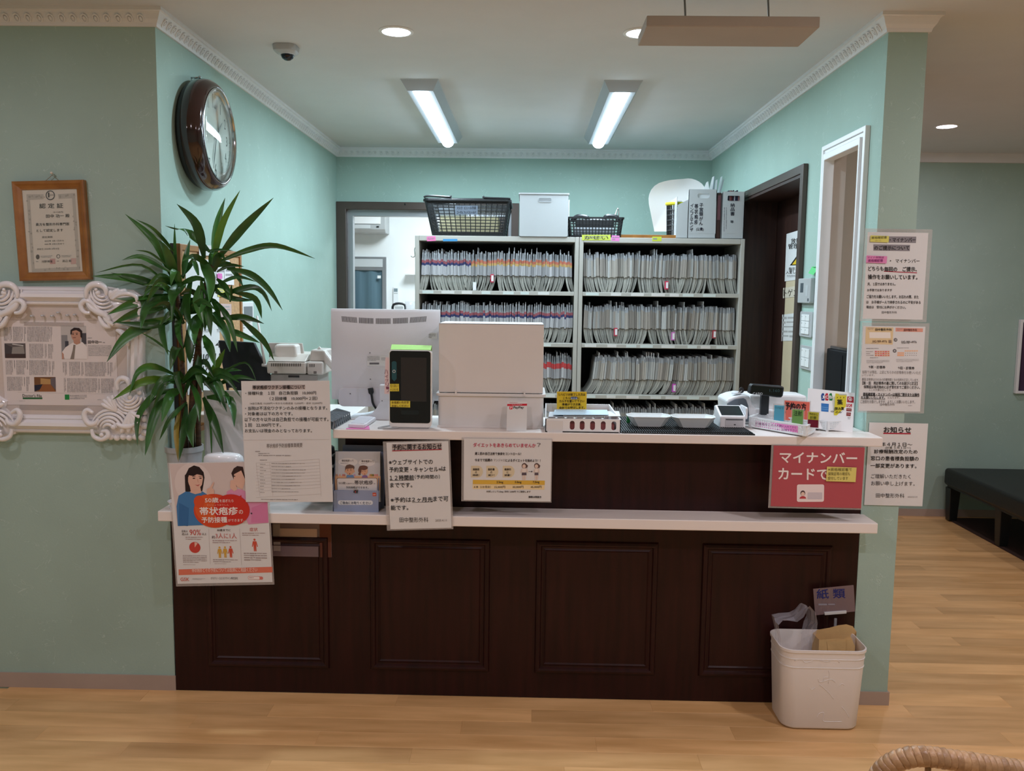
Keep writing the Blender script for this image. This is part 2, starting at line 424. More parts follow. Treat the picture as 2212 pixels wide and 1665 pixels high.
# the waiting room's own downlights behind the photographer's position, the last added unseen to brighten the corridor
for x, y, k, lb in ((-1.8, -1.0, .42, 'front left'), (1.75, -1.0, .8, 'front right'), (-.85, -2.2, .95, 'rear, left of the middle'), (.95, -2.2, 1.1, 'rear, right of the middle'), (-2.4, -2.8, .7, 'rear far left'), (2.6, -1.9, 1.0, 'rear far right'), (3.3, .4, .8, 'added unseen over the black bench to brighten the corridor')):
    downlight(x, y, 'round recessed downlight of the waiting room, '+lb, NEUT if x > 1.5 else WARM, P_WARM*k, 14)

def troffer(quad, label):
    """surface mounted fixture: pyramid-like white tray with a glowing half-round tube"""
    n = PZ(*quad[0], ZC); f = PZ(*quad[1], ZC); cx = (n.x+f.x)/2; hw = .085; y0, y1 = n.y, f.y
    t = thing('fluorescent_ceiling_fixture', label, 'ceiling light', (cx, (y0+y1)/2, ZC), 'pair of long ceiling fixtures')
    mb = MB(); d = .045
    def R(u0, u1, v0, v1): return [(u0, v0), (u1, v0), (u1, v1), (u0, v1)]
    mb.prism(R(cx-hw, cx+hw, y0, y1), 'z', ZC, ZC-.004, S(196, 202, 206))
    mb.prism(R(cx-hw+.002, cx+hw-.002, y0+.002, y1-.002), 'z', ZC-.004, ZC-d, S(176, 182, 188), R(cx-.058, cx+.058, y0+.03, y1-.03))
    mb.build('tray', 'plastic', t)
    P = [(cx+.035*math.cos(PI*k/10), ZC-d+.004-.03*math.sin(PI*k/10)) for k in range(11)]
    mb = MB(); mb.prism(P, 'y', y0+.04, y1-.04); m = M('tube_glow_cool', COOL, .4, emit=13); mb.build('diffuser', m.name, t, smooth=True, auto=50)
    l = arealight('lamp', t, (cx, (y0+y1)/2, ZC-d-.032), 'RECTANGLE', .06, y1-y0-.1, P_TUBE, COOL)
    return t
troffer(((907, 170), (968, 295)), 'long glowing ceiling fixture on the clock wall side of the reception')
troffer(((1347, 173), (1292, 297)), 'long glowing ceiling fixture on the doorway side of the reception')

# ================================================================ structure: shell
WX0, WX1, WY0 = -3.2, 4.2, -4.6
# floor: a slab with its boards laid on it one by one
floor = sbox('floor', 'oak_plank', WX0, WX1, WY0, 4.8, -.10, -.008)
plank_me = {}
def plank(x0, x1, y0, y1):
    k = (round(x1-x0, 3), round(y1-y0, 3))
    if k not in plank_me:
        mb = MB(); w, d = k; g = .0001; e = .0004
        mb.prism([(g, g), (w-g, g), (w-g, d-g), (g, d-g)], 'z', -.008, -e); mb.prism([(g, g), (w-g, g), (w-g, d-g), (g, d-g)], 'z', -e, 0, None, [(g+e, g+e), (w-g-e, g+e), (w-g-e, d-g-e), (g+e, d-g-e)])
        o = mb.build('plank', 'oak_plank', floor); plank_me[k] = o.data; o.location = (x0, y0, 0); return
    o = bpy.data.objects.new('plank', plank_me[k]); COL.objects.link(o); o.parent = floor; o.location = (x0, y0, 0)
PW, PLN = .092, .92
offs = [0, .45, .21, .68, .33, .84, .1, .57]
for r in range(-7, 31):
    y0 = r*PW; xa, xb = (-1.9, 2.2) if r < 0 else (XR2+.002, 3.35)
    x = -1.9 + (offs[r % 8]-1)*PLN
    while x < xb:
        a, b = max(x, xa), min(x+PLN, xb)
        if b-a > .03: plank(a, b, y0, min(y0+PW, YB) if r >= 0 else y0+PW)
        x += PLN

sbox('ceiling', 'ceiling_white', WX0, WX1, WY0, YB+.1, ZC, ZC+.1)
sbox('wall_left', 'mint_washi_wall', WX0, XL, 0, .12, -.008, ZC)
sbox('wall_inner_left', 'mint_washi_wall', XL-.12, XL, .12, YB, -.008, ZC)
# right wall with a doorway and a narrow pass-through, around the openings
DY0, DY1, DZ = .795, 1.86, 2.02
NY0, NY1, NZ0, NZ1 = .157, .528, 1.0, 2.045
mb = MB()
for y0, y1, z0, z1 in ((0, NY0, -.008, ZC), (NY0, NY1, -.008, NZ0), (NY0, NY1, NZ1, ZC), (NY1, DY0, -.008, ZC), (DY0, DY1, DZ, ZC), (DY1, YB, -.008, ZC)):
    mb.box(XR, XR2 if y1 <= NY0 else XR+.07, y0, y1, z0, z1)
struct(mb.build('wall_right', 'mint_washi_wall'))
OX0, OX1, OZ = -1.245, -.10, 2.035
mb = MB()
for x0, x1, z0, z1 in ((XL-.12, OX0, -.008, ZC), (OX0, OX1, OZ, ZC), (OX1, WX1, -.008, ZC)): mb.box(x0, x1, YB, YB+.1, z0, z1)
struct(mb.build('wall_back', 'mint_washi_wall'))
sbox('wall_far_left', 'mint_washi_wall', WX0-.1, WX0, WY0, .12, -.008, ZC)
sbox('wall_front', 'mint_washi_wall', WX0, WX1, WY0-.1, WY0, -.008, ZC)
sbox('wall_far_right', 'mint_washi_wall', WX1, WX1+.1, WY0, YB, -.008, ZC)
# what lies behind the right wall: the small beige lobby seen through the pass-through
sbox('wall_lobby', 'beige_wall', 1.50, 1.56, .66, YB, -.008, ZC)

# cornice: one mitred run of trim around the room with a row of eggs
PROF = [(0, -.058), (.008, -.058), (.011, -.047), (.019, -.036), (.026, -.020), (.030, -.013), (.036, -.012), (.036, 0), (0, 0)]
run = [(WX0, 0), (XL, 0), (XL, YB), (XR, YB), (XR, 0), (XR2, 0), (XR2, NY0)]
def nrm(a, b):
    d = Vector((b[0]-a[0], b[1]-a[1])).normalized(); return Vector((d.y, -d.x))
def mitre(i):
    if i == 0: return nrm(run[0], run[1])
    if i == len(run)-1: return nrm(run[-2], run[-1])
    a, b = nrm(run[i-1], run[i]), nrm(run[i], run[i+1]); m = (a+b); return m/(m.dot(a))
for i in range(len(run)-1):
    a, b = run[i], run[i+1]; ma, mbb = mitre(i), mitre(i+1); mb = MB(); n = len(PROF)
    vs = [(a[0]+ma.x*u, a[1]+ma.y*u, ZC+z) for u, z in PROF] + [(b[0]+mbb.x*u, b[1]+mbb.y*u, ZC+z) for u, z in PROF]
    mb.add(vs, [(k, (k+1) % n, n+(k+1) % n, n+k) for k in range(n)])
    o = struct(mb.build('trim_%d' % (i+1), 'cornice_white'))
    d = Vector((b[0]-a[0], b[1]-a[1])); L = d.length; d.normalize(); nn = nrm(a, b); mb = MB(); k = .03
    while k < L-.02:
        c = Vector((a[0]+d.x*k+nn.x*.017, a[1]+d.y*k+nn.y*.017, ZC-.034))
        ax = Vector((d.x, d.y, 0)); ay = Vector((nn.x*.62, nn.y*.62, -.5)).normalized(); az = ax.cross(ay)
        mb.xf = Matrix((ax, ay, az)).transposed().to_4x4(); mb.xf.translation = c
        if i < 4: mb.ring([(.0125*math.cos(2*PI*q/8), .0165*math.sin(2*PI*q/8)) for q in range(8)], [(.008*math.cos(2*PI*q/8), .0115*math.sin(2*PI*q/8)) for q in range(8)], 'y', 0, .006)
        if i < 4: mb.lathe([(.0062, 0), (.005, .006), (1e-6, .008)], (0, 0, 0), 6, 'y', sy=1.5)
        k += .0385
    if mb.v: stuff(mb.build('egg_ornament', 'cornice_white', o))
for i, (x0, x1, y0, y1) in enumerate(((XR2, WX1, YB-.03, YB),)): sbox('trim_7', 'cornice_white', x0, x1, y0, y1, ZC-.058, ZC)
# baseboards
sbox('baseboard_left', 'baseboard_taupe', WX0, XL+.004, -.006, 0, 0, .056)
mb = MB(); mb.box(XR, XR2+.006, -.006, 0, 0, .05); mb.box(XR2, XR2+.006, 0, NY0, 0, .05); struct(mb.build('baseboard_pillar', 'baseboard_taupe'))
sbox('baseboard_back', 'baseboard_taupe', XR2+.006, WX1, YB-.006, YB, 0, .05)

# doorway in the right wall: dark frame, deep jamb, and the sliding door behind with its notice
d1 = sbox('door_1', 'dark_walnut', 1.372, 1.40, DY0-.05, DY1+.05, 0.002, 2.06)
fr = MB(); fr.xf = None
fr.ring([(DY1+.0, DZ), (DY0-.0, DZ), (DY0-.0, .002), (DY1+.0, .002)], [(DY1-.03, DZ-.03), (DY0+.028, DZ-.03), (DY0+.028, .002), (DY1-.03, .002)], 'x', XR-.016, 1.37)
fr.build('door_frame', 'dark_walnut', d1)
fr = MB(); fr.ring([(DY1+.02, DZ+.022), (DY0-.026, DZ+.022), (DY0-.026, .002), (DY1+.02, .002)], [(DY1-.02, DZ-.016), (DY0+.016, DZ-.016), (DY0+.016, .002), (DY1-.02, .002)], 'x', XR-.022, XR-.002)
fr.build('casing', 'bronze_aluminium', d1, bevel=.002)
gl = MB(S(206, 190, 160)).box(1.366, 1.3725, DY0+.05, 1.60, .25, 1.775); gl.build('glass_panel', 'matte', d1)
MB().box(1.364, 1.3735, 1.60, 1.615, .24, 1.79).build('glazing_bead', 'dark_walnut', d1)
# pass-through trim (white profiled casing)
w1 = MB()
w1.ring(rect(NY0-.05, NY1+.03, NZ0-.03, NZ1+.03), rect(NY0-.03, NY1+.012, NZ0-.012, NZ1+.012), 'x', XR-.018, XR)
w1.ring(rect(NY0-.03, NY1+.012, NZ0-.012, NZ1+.012), rect(NY0-.012, NY1-.002, NZ0+.002, NZ1-.004), 'x', XR-.012, XR)
w1.ring(rect(NY0-.012, NY1-.002, NZ0+.002, NZ1-.004), rect(NY0, NY1-.016, NZ0+.012, NZ1-.03), 'x', XR-.022, XR+.02)
struct(w1.build('window_1', 'white_trim', bevel=.002))
mb = MB(); mb.ring(rect(NY0, NY1, NZ0, NZ1), rect(NY0+.004, NY1-.004, NZ0+.012, NZ1-.004), 'x', XR+.02, XR+.072); struct(mb.build('trim_8', 'beige_wall'))
sbox('wall_lobby_side', 'beige_wall', XR+.0705, 1.5, .66, .70, -.008, ZC)
# black device standing in the pass-through
zt_ = PX(1805, 749, XR+.015).z
t = thing('black_device', 'black upright device standing in the tall white-trimmed pass-through', 'device', (XR+.045, .37, NZ0+.012))
MB().box(XR+.022, XR+.068, .235, .497, NZ0+.0125, zt_-.012).build('body', 'matte_black', t, bevel=.006)
MB().box(XR+.0205, XR+.0225, .25, .30, NZ0+.03, zt_-.03).box(XR+.0205, XR+.0225, .315, .485, NZ0+.03, zt_-.03).build('side_plate', 'matte_black', t)
MB().box(XR+.026, XR+.064, .26, .47, zt_-.012, zt_).build('top_plate', 'black_gloss', t, bevel=.003)

# opening in the back wall: brown aluminium frame, and the white room beyond
d2 = MB()
d2.ring([(OX1+.03, OZ+.03), (XL+.001, OZ+.03), (XL+.001, .002), (OX1+.03, .002)], [(OX1-.02, OZ-.02), (OX0+.028, OZ-.02), (OX0+.028, .002), (OX1-.02, .002)], 'y', YB-.028, YB+.03)
d2 = struct(d2.build('door_2', 'bronze_aluminium', bevel=.003))
MB().ring([(OX1-.02, OZ-.02), (OX0+.028, OZ-.02), (OX0+.028, .002), (OX1-.02, .002)], [(OX1-.04, OZ-.058), (OX0+.062, OZ-.058), (OX0+.062, .002), (OX1-.04, .002)], 'y', YB+.03, YB+.09).build('inner_frame', 'aluminium', d2)
MB().box(-.30, OX1-.03, YB+.035, YB+.06, .01, OZ-.03).build('sliding_leaf', 'bronze_aluminium', d2, bevel=.003)
for px, py in ((875, 441),):
    p = PY(px, py, YB-.03); MB(S(30, 28, 28)).lathe([(.006, 0), (.006, -.004), (.002, -.006)], p, 10, 'y').build('screw', 'plastic', d2)
BY = YB+1.9
sbox('wall_backroom', 'backroom_white', -2.4, 1.0, BY, BY+.1, -.008, 2.5)
sbox('wall_backroom_left', 'backroom_white', -2.5, -2.4, YB+.1, BY, -.008, 2.5)
sbox('wall_backroom_right', 'backroom_white', 1.0, 1.1, YB+.1, BY, -.008, 2.5)
sbox('ceiling_backroom', 'backroom_white', -2.4, 1.0, YB+.1, BY, 2.5, 2.6)
t = thing('added_backroom_lamp', 'unseen square lamp added to light the white room behind the brown framed opening', 'ceiling light', (-.7, YB+.95, 2.5))  # unseen lamp, put in to light the room beyond the opening
MB().box(-1.0, -.4, YB+.65, YB+1.25, 2.46, 2.5).build('housing', 'white_trim', t, bevel=.01)
MB().box(-.97, -.43, YB+.68, YB+1.22, 2.452, 2.46).build('diffuser', 'tube_glow_cool', t)
arealight('lamp', t, (-.7, YB+.95, 2.44), 'RECTANGLE', .5, .5, 19, (.86, .96, 1))
# window with a mesh curtain in the back room
a, b = PY(752, 555, BY), PY(835, 555, BY)
wx0, wx1, wz1 = a.x-.55, b.x, b.z
w2 = MB(); w2.ring(rect(wx0, wx1, .9, wz1), rect(wx0+.04, wx1-.035, .94, wz1-.12), 'y', BY-.03, BY); w2 = struct(w2.build('window_2', 'aluminium', bevel=.003))
MB().box(wx0+.03, wx1-.03, BY-.034, BY-.026, wz1-.09, wz1-.02).build('roller_box', 'light_grey_plastic', w2)
mb = MB(); n = 46; vs = []; 
for i in range(n+1):
    x = wx0+.04+(wx1-wx0-.075)*i/n; y = BY-.014+.008*math.sin(i*.9)
    vs += [(x, y, .94), (x, y, wz1-.12)]
mb.add(vs, [(2*i, 2*i+2, 2*i+3, 2*i+1) for i in range(n)]); mb.build('curtain', 'mesh_curtain', w2, smooth=True)
MB(S(240, 242, 242)).box(wx1-.075, wx1-.045, BY-.04, BY-.036, wz1-.19, wz1-.165).build('latch_label', 'plastic', w2)
# ================================================================ reception counter
CX0, CX1 = XL+.003, XR-.003
UX0 = PY(719, 940, YS).x
t = counter = thing('reception_counter', 'long dark mahogany reception counter with white upper top and white lower shelf', 'counter', ((CX0+CX1)/2, 0, 0))
MB().box(CX0+.002, CX1, -.004, .03, .002, ZL0).build('front_board', 'mahogany', t)
MB().box(UX0+.015, CX1, -.002, .03, ZL, ZU0).build('upper_board', 'mahogany', t)
MB().box(XL+.012, 1.2018, YS, -.0045, ZL0, ZL).box(XL+.012, CX1, -.0045, .235, ZL0, ZL).build('lower_shelf', 'white_laminate', t, bevel=.003)
MB().box(UX0, 1.2018, YS, -.0045, ZU0, ZU).box(UX0, CX1, -.0045, .235, ZU0, ZU).box(.745, CX1, .235, .40, ZU0, ZU).build('counter_top', 'white_laminate', t, bevel=.003)
MB().box(UX0+.015, UX0+.04, .03, .235, ZL, ZU0).build('side_board', 'mahogany', t)
MB().box(CX0, UX0-.0005, .17, .52, ZU0, ZU).build('rear_worktop', 'white_laminate', t, bevel=.003)
def raised_panel(x0, x1, z0, z1):
    y = -.004; mb = MB()
    fr = [(0, .0), (.004, .009), (.012, .012), (.018, .010), (.022, .004), (.028, .0035), (.034, .006), (.040, 0)]
    for k in range(len(fr)-1):
        (a, ha), (b, hb) = fr[k], fr[k+1]
        A = rect(x0+a, x1-a, z0+a, z1-a); B = rect(x0+b, x1-b, z0+b, z1-b)
        vs = [(u, y-ha, v) for u, v in A]+[(u, y-hb, v) for u, v in B]
        mb.add(vs, [(i, (i+1) % 4, 4+(i+1) % 4, 4+i) for i in range(4)])
    p = MB().box(x0+.038, x1-.038, y-.0012, y+.002, z0+.038, z1-.038).build('panel', 'mahogany', t)
    mb.build('panel_moulding', 'mahogany', p)
for (a, b, c_, d_) in ((448, 712, 1175, 1440), (800, 1058, 1160, 1447), (1156, 1418, 1165, 1455), (1512, 1790, 1172, 1460)):
    p, q, r = PY(a, (c_+d_)/2, 0), PY(b, (c_+d_)/2, 0), PY((a+b)/2, d_, 0)
    raised_panel(p.x, q.x, .098, .592)
# ================================================================ filing units
FY, FD = 1.67, .40
FX = [-.6185, .2705, 1.160]
FZ = [.085, .365, .645, .926, 1.206, 1.486]; FT = 1.779
def filing_unit(i, label):
    x0, x1 = FX[i]+.001, FX[i+1]-.001
    t = thing('filing_unit', label, 'shelf', ((x0+x1)/2, FY+FD/2, 0), 'pair of grey steel filing units')
    mb = MB(); mb.box(x0, x0+.022, FY, FY+FD, 0.0, FT).box(x1-.022, x1, FY, FY+FD, 0, FT); mb.build('side_panel', 'steel_grey', t, bevel=.003)
    MB().box(x0+.022, x1-.022, FY, FY+FD, FT-.028, FT).build('top_panel', 'steel_grey', t, bevel=.002)
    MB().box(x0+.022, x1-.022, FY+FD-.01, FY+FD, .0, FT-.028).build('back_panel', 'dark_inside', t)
    MB().box(x0+.022, x1-.022, FY+.02, FY+.04, 0, FZ[0]-.02).build('plinth', 'steel_grey', t)
    for z in FZ:
        s = MB().box(x0+.022, x1-.022, FY+.002, FY+FD-.01, z-.022, z).build('shelf_board', 'steel_grey', t, bevel=.002)
        mb = MB(); x = x0+.04
        while x < x1-.12:
            w = rnd.uniform(.045, .075); mb.box(x, x+w, FY+.0005, FY+.002, z-.019, z-.004, S(214+rnd.randint(-8, 8), 216, 212)); x += w+rnd.uniform(.02, .07)
        stuff(mb.build('shelf_label', 'print', s))
    return t
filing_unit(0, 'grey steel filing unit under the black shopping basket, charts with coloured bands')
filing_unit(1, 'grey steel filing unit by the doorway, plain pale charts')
# charts: upright folders, a printed pocket in front of older pages that bow below it
def chart_mesh(kind, seed, th=.0105):
    R = random.Random(seed); mb = MB(); H = .205+R.uniform(-.006, .008); g = R.uniform(.60, 1.12)
    def c(r, gg, b): return tuple(v*g for v in S(r, gg, b))
    page, pock, clr = c(176, 174, 166), c(188, 187, 190), c(160, 162, 166)
    if kind == 'rb': b1, b2 = S(160, 92, 100), S(60, 66, 108)
    elif kind == 'ry': b1, b2 = S(190, 112, 92), S(192, 158, 100)
    elif kind == 'rr': b1, b2 = S(206, 74, 76), S(196, 78, 80)
    else: b1 = b2 = None; pock = c(*[(184, 180, 174), (172, 166, 158), (190, 190, 188), (166, 158, 150)][R.randrange(4)])
    sag = R.uniform(.012, .03)
    lev = [(0, .018, page), (.10*H, .012, page), (.22*H, .008, page), (.33*H, .008, page), (.40*H, .010, page), (.40*H, 0, pock), (.66*H, 0, pock if not b1 else pock)]
    if b1: lev += [(.665*H, 0, b2), (.725*H, 0, b2), (.726*H, 0, b1), (.80*H, 0, b1), (.802*H, 0, c(206, 196, 198)), (.875*H, .001, clr)]
    else: lev += [(.86*H, .0, pock)]
    lev += [(H, .006, clr)]
    def dx(z): 
        q = z/H; return sag*max(0, (.5-q)/.5)**2
    vs = []; 
    for z, y, _ in lev:
        t_ = th*(.9 if z < .4*H else 1)*.5*(.72 if z > .86*H else 1)
        vs += [(dx(z)-t_, y, z), (dx(z)+t_, y, z), (dx(z)+t_, .22, z), (dx(z)-t_, .22, z)]
    n = len(lev); strips = [(0, .2, 1.3), (.2, .48, R.uniform(.8, 1.05)), (.48, .6, .5), (.6, .8, R.uniform(1.0, 1.25)), (.8, 1, R.uniform(.6, .85))]
    for i in range(n-1):
        a, b = 4*i, 4*(i+1); col = lev[i+1][2] if lev[i+1][0]-lev[i][0] > .003 else lev[i+1][2]
        mb.add(vs[a:a+4]+vs[b:b+4], [(3, 0, 4, 7), (1, 2, 6, 5)], col)
        p0, p1, p2, p3 = [Vector(q) for q in (vs[a], vs[a+1], vs[b+1], vs[b])]
        for f0, f1, k in strips: mb.add([p0.lerp(p1, f0), p0.lerp(p1, f1), p3.lerp(p2, f1), p3.lerp(p2, f0)], [(0, 1, 2, 3)], tuple(min(.9, v*k) for v in col))
    a = 4*(n-1); mb.add(vs[a:a+4], [(0, 1, 2, 3)], clr)
    # loose sheet standing up above the pocket
    if R.random() < .4:
        e = R.uniform(.004, .022); mb.box(-.0012, .0012, .004, .18, H*.8, H+e, S(214, 216, 220))
    return mb
CH = {k: [chart_mesh(k, 31*i+len(k)+ord(k[1])) for i in range(9)] for k in ('rb', 'ry', 'rr', 'pl')}
CHM = {}
for k, L in CH.items():
    CHM[k] = []
    for mb in L:
        o = mb.build('patient_chart', 'matte'); CHM[k].append(o.data); bpy.data.objects.remove(o)
ROWS = {(0, 5): ('charts on the top board of the banded filing unit', None), (1, 5): ('charts on the top board of the plain filing unit', 'pale patient chart on the top board, filing unit by the doorway'),
        (1, 4): ('charts on the second board of the plain filing unit', 'pale patient chart on the second board, filing unit by the doorway'),
        (1, 3): ('charts on the third board of the plain filing unit', 'greyish patient chart on the third board, filing unit by the doorway')}
placed = 0; rest = MB()
order = [(0, 5), (1, 5), (1, 4), (1, 3), (0, 4), (0, 3), (1, 2), (0, 2)]
for (u, lv) in order:
    x = FX[u]+.030; xe = FX[u+1]-.030; z = FZ[lv]; L = xe-x; i = 0
    lean_base = 0
    if (u, lv) == (1, 3): x += .055
    while x < xe-.006:
        q = (x-FX[u])/.889; R = rnd
        if u == 1: kd = 'pl'
        elif lv == 5: kd = 'rb' if q < .34 else 'ry'
        elif lv == 4: kd = 'rb'
        elif lv == 3: kd = 'rr'
        else: kd = 'pl'
        w = R.uniform(.0086, .0136)
        me_i = R.randrange(9); sx = w/.0112
        lean = .035*math.sin(q*9+lv*1.7+u)+R.uniform(-.012, .012)
        bow = 1 if math.sin(q*15+lv+u*2) > -.2 else -.6
        if (u, lv) == (1, 3): lean = .02+.10*max(0, .35-q)+(.05*math.sin(q*14)); bow = -1.6
        if xe-x < .08: lean = -abs(lean)*.3
        M4 = Matrix.Translation((x+w/2, FY+.035+R.uniform(-.006, .006), z+.0005)) @ Matrix.Rotation(lean, 4, 'Y') @ Matrix.Diagonal((sx*(bow if abs(bow) > .9 else bow/.6*1.0), 1, R.uniform(.97, 1.03), 1))
        if placed < 298 and (u, lv) in ROWS:
            o = bpy.data.objects.new('patient_chart', CHM[kd][me_i]); COL.objects.link(o); o.matrix_world = M4
            g, lb = ROWS[(u, lv)]
            if lb is None:
                lb = 'patient chart with red and navy bands on the top board under the shopping basket' if kd == 'rb' else 'patient chart with red and yellow bands on the top board under the white box'
                g += ', navy' if kd == 'rb' else ', yellow'
            if u == 1 or lv != 5: lb = lb.replace('chart on', 'chart '+('at the near end of', 'near the middle of', 'at the doorway end of')[min(2, int(q*3))]+' ').replace('of  the', 'of the'); g += (', post end', ', middle', ', doorway end')[min(2, int(q*3))]
            tag(o, lb, 'file', g); placed += 1
        else:
            s = CH[kd][me_i]; o0 = len(rest.v)
            rest.v += [M4 @ v for v in s.v]; rest.f += [tuple(k+o0 for k in f) for f in s.f]; rest.c += s.c
        x += w*(.995)
stuff(tag(rest.build('patient_charts', 'matte'), 'rows of pale charts packed on the lower boards of both filing units', 'files'))
# coloured index tabs peeping out between charts
for px, py, c_, lb in ((1063, 601, (200, 60, 84), 'red and white index tab among the yellow banded charts'), (1025, 618, (226, 228, 226), 'white index tab low among the banded charts'),
                       (1440, 616, (206, 50, 84), 'crimson index tab on the top board by the doorway'), (1454, 726, (212, 120, 190), 'pink index tab on the second board by the doorway'),
                       (1330, 717, (190, 60, 80), 'small red index tab left on the second board by the doorway'), (1456, 838, (206, 90, 190), 'magenta index tab on the third board by the doorway'), (1543, 722, (170, 60, 70), 'dark red index tab right on the second board by the doorway')):
    p = PY(px, py, FY+.028); mb = MB(S(*c_)); mb.box(p.x-.009, p.x+.009, FY+.026, FY+.060, p.z-.022, p.z+.022)
    mb.box(p.x-.004, p.x+.008, FY+.0252, FY+.026, p.z-.016, p.z+.016, S(236, 230, 232)); o = mb.build('index_tab', 'plastic', root_loc=(p.x, p.y, p.z)); tag(o, lb, 'tab', 'index tabs between the charts')
def note(name, label, quad, Y, col, lines=(), ink=None, cat='note', zm=None, ax=1, bold=.01, greek=None):
    s = Sheet(name, label, cat, quad, Y, zm=None, ax=ax, col=col, thick=.0004)
    x0, y0, x1, y1 = quad[0][0], quad[0][1], quad[2][0], quad[2][1]
    for i, L in enumerate(lines):
        h = (y1-y0)/len(lines); s.text(L, x0+(x1-x0)*.08, y0+h*i+h*.18, x1-(x1-x0)*.08, y0+h*(i+1)-h*.14, ink or S(40, 40, 46), bold)
    if greek: s.greek(x0+(x1-x0)*.1, y0+(y1-y0)*.2, x1-(x1-x0)*.1, y1-(y1-y0)*.15, greek, ink or S(60, 60, 60))
    return s
q4 = lambda x0, y0, x1, y1, k=0: [(x0, y0), (x1, y0+k), (x1, y1+k), (x0, y1)]
note('sticky_note', 'pink sticky note on the top left edge of the banded filing unit', q4(922, 511, 941, 521, -1), FY-.0015, S(236, 120, 176), greek=2)
note('masking_tape', 'scrap of blue tape on the top edge of the banded filing unit', q4(957, 516, 988, 521), FY-.001, S(66, 140, 190), cat='tape')
note('paper_strip', 'long yellow-green strip with handwriting under the small black basket', q4(1257, 507, 1319, 519), FY-.0015, S(196, 204, 84), ['かせい'], S(60, 60, 40), bold=0, greek=2)
note('sticky_note', 'pink sticky note beside the yellow-green strip on the filing unit', q4(1321, 508, 1338, 520, 1), FY-.001, S(222, 130, 190), greek=2)
note('sticky_note', 'yellow-green sticky note alone on the top edge by the doorway', q4(1409, 511, 1429, 521), FY-.001, S(196, 204, 70), greek=1)
# ================================================================ on top of the filing units
ZT = FT+.0005
def lattice_wall(mb, P, nu, nv, t, skip=None, col=None):
    """P(u,v)->point on a wall, grid of flat bars"""
    for i in range(nu+1):
        u = i/nu; a, b = [P(u, v) for v in (0, .5, 1)], None
        mb.tube(a, t*.5, 4)
    for j in range(nv+1):
        v = j/nv; mb.tube([P(u, v) for u in (0, .5, 1)], t*.5, 4)
# shopping basket
a, b = PY(921, 430, FY+.06), PY(1100, 430, FY+.06); c0, c1 = PY(937, 511, FY+.06), PY(1088, 511, FY+.06)
t = thing('shopping_basket', 'black plastic shopping basket with folded handles and a grey label', 'basket', ((a.x+b.x)/2, FY+.2, ZT))
zt = a.z; yf, yb = FY+.015, FY+.385; ins = .028
def crn(top): 
    return ((a.x, b.x, yf-.0, yb) if top else (c0.x, c1.x, yf+ins, yb-ins))
T, Bm = crn(1), crn(0)
def wallpt(side):
    def P(u, v):
        x0, x1, y0, y1 = [Bm[k]+(T[k]-Bm[k])*v for k in range(4)]; z = ZT+.006+(zt-ZT-.006)*v
        return Vector({'f': (x0+(x1-x0)*u, y0, z), 'b': (x0+(x1-x0)*u, y1, z), 'l': (x0, y0+(y1-y0)*u, z), 'r': (x1, y0+(y1-y0)*u, z)}[side])
    return P
mb = MB()
for sd, nu, nv in (('f', 15, 12), ('b', 15, 12), ('l', 12, 12), ('r', 12, 12)): lattice_wall(mb, wallpt(sd), nu, nv, .0062)
mb.build('lattice', 'black_plastic', t)
mb = MB()
for sd in 'fblr':
    P = wallpt(sd)
    for v0, v1 in ((0, .07), (.86, .96)): mb.add([P(0, v0), P(1, v0), P(1, v1), P(0, v1)], [(0, 1, 2, 3)])
for k in ((T[0], T[2]), (T[1], T[2]), (T[0], T[3]), (T[1], T[3])):
    bx = Bm[0] if k[0] == T[0] else Bm[1]; by = Bm[2] if k[1] == T[2] else Bm[3]
    mb.tube([(bx, by, ZT+.004), (k[0], k[1], zt)], .008, 6)
mb.box(Bm[0], Bm[1], Bm[2], Bm[3], ZT, ZT+.005); mb.build('shell', 'black_plastic', t)
mb = MB(); mb.ring(rrect(T[0]-.014, T[1]+.014, T[2]-.012, T[3]+.012, .03), rrect(T[0]-.002, T[1]+.002, T[2]+.002, T[3]-.002, .02), 'z', zt-.016, zt-.002); mb.build('rim', 'black_plastic', t, bevel=.003)
xm = (T[0]+T[1])/2
for yy, s_ in ((T[2]-.005, 1), (T[3]+.005, -1)):
    P = smoothpath([(T[0]-.008, yy+.0*s_, zt+.004), (T[0]+.02, yy, zt+.012), (T[0]+.13, yy, zt+.007), (xm-.09, yy, zt+.012), (xm-.085, yy, zt-.01)], 4); MB().tube(P, .0055, 6).build('handle', 'black_plastic', t, smooth=True)
    P = smoothpath([(T[1]+.008, yy, zt+.0), (T[1]-.02, yy, zt+.002), (T[1]-.13, yy, zt+.005), (xm+.09, yy, zt+.012), (xm+.085, yy, zt-.01)], 4); MB().tube(P, .0055, 6).build('handle', 'black_plastic', t, smooth=True)
MB().box(c0.x+.03, c1.x-.03, yf+.06, yb-.05, ZT+.006, ZT+.11, S(222, 210, 170)).box(c0.x+.02, xm-.02, yf+.08, yb-.05, ZT+.11, zt-.04, S(120, 126, 132)).build('contents', 'matte', t, bevel=.005)
s = note('basket_label', 'grey handwritten label taped on the black shopping basket', q4(983, 444, 1032, 463), FY+.006, S(98, 106, 118), ['マスク  ビニール手袋', 'ゴーグル フェイスシールド'], S(20, 20, 26))
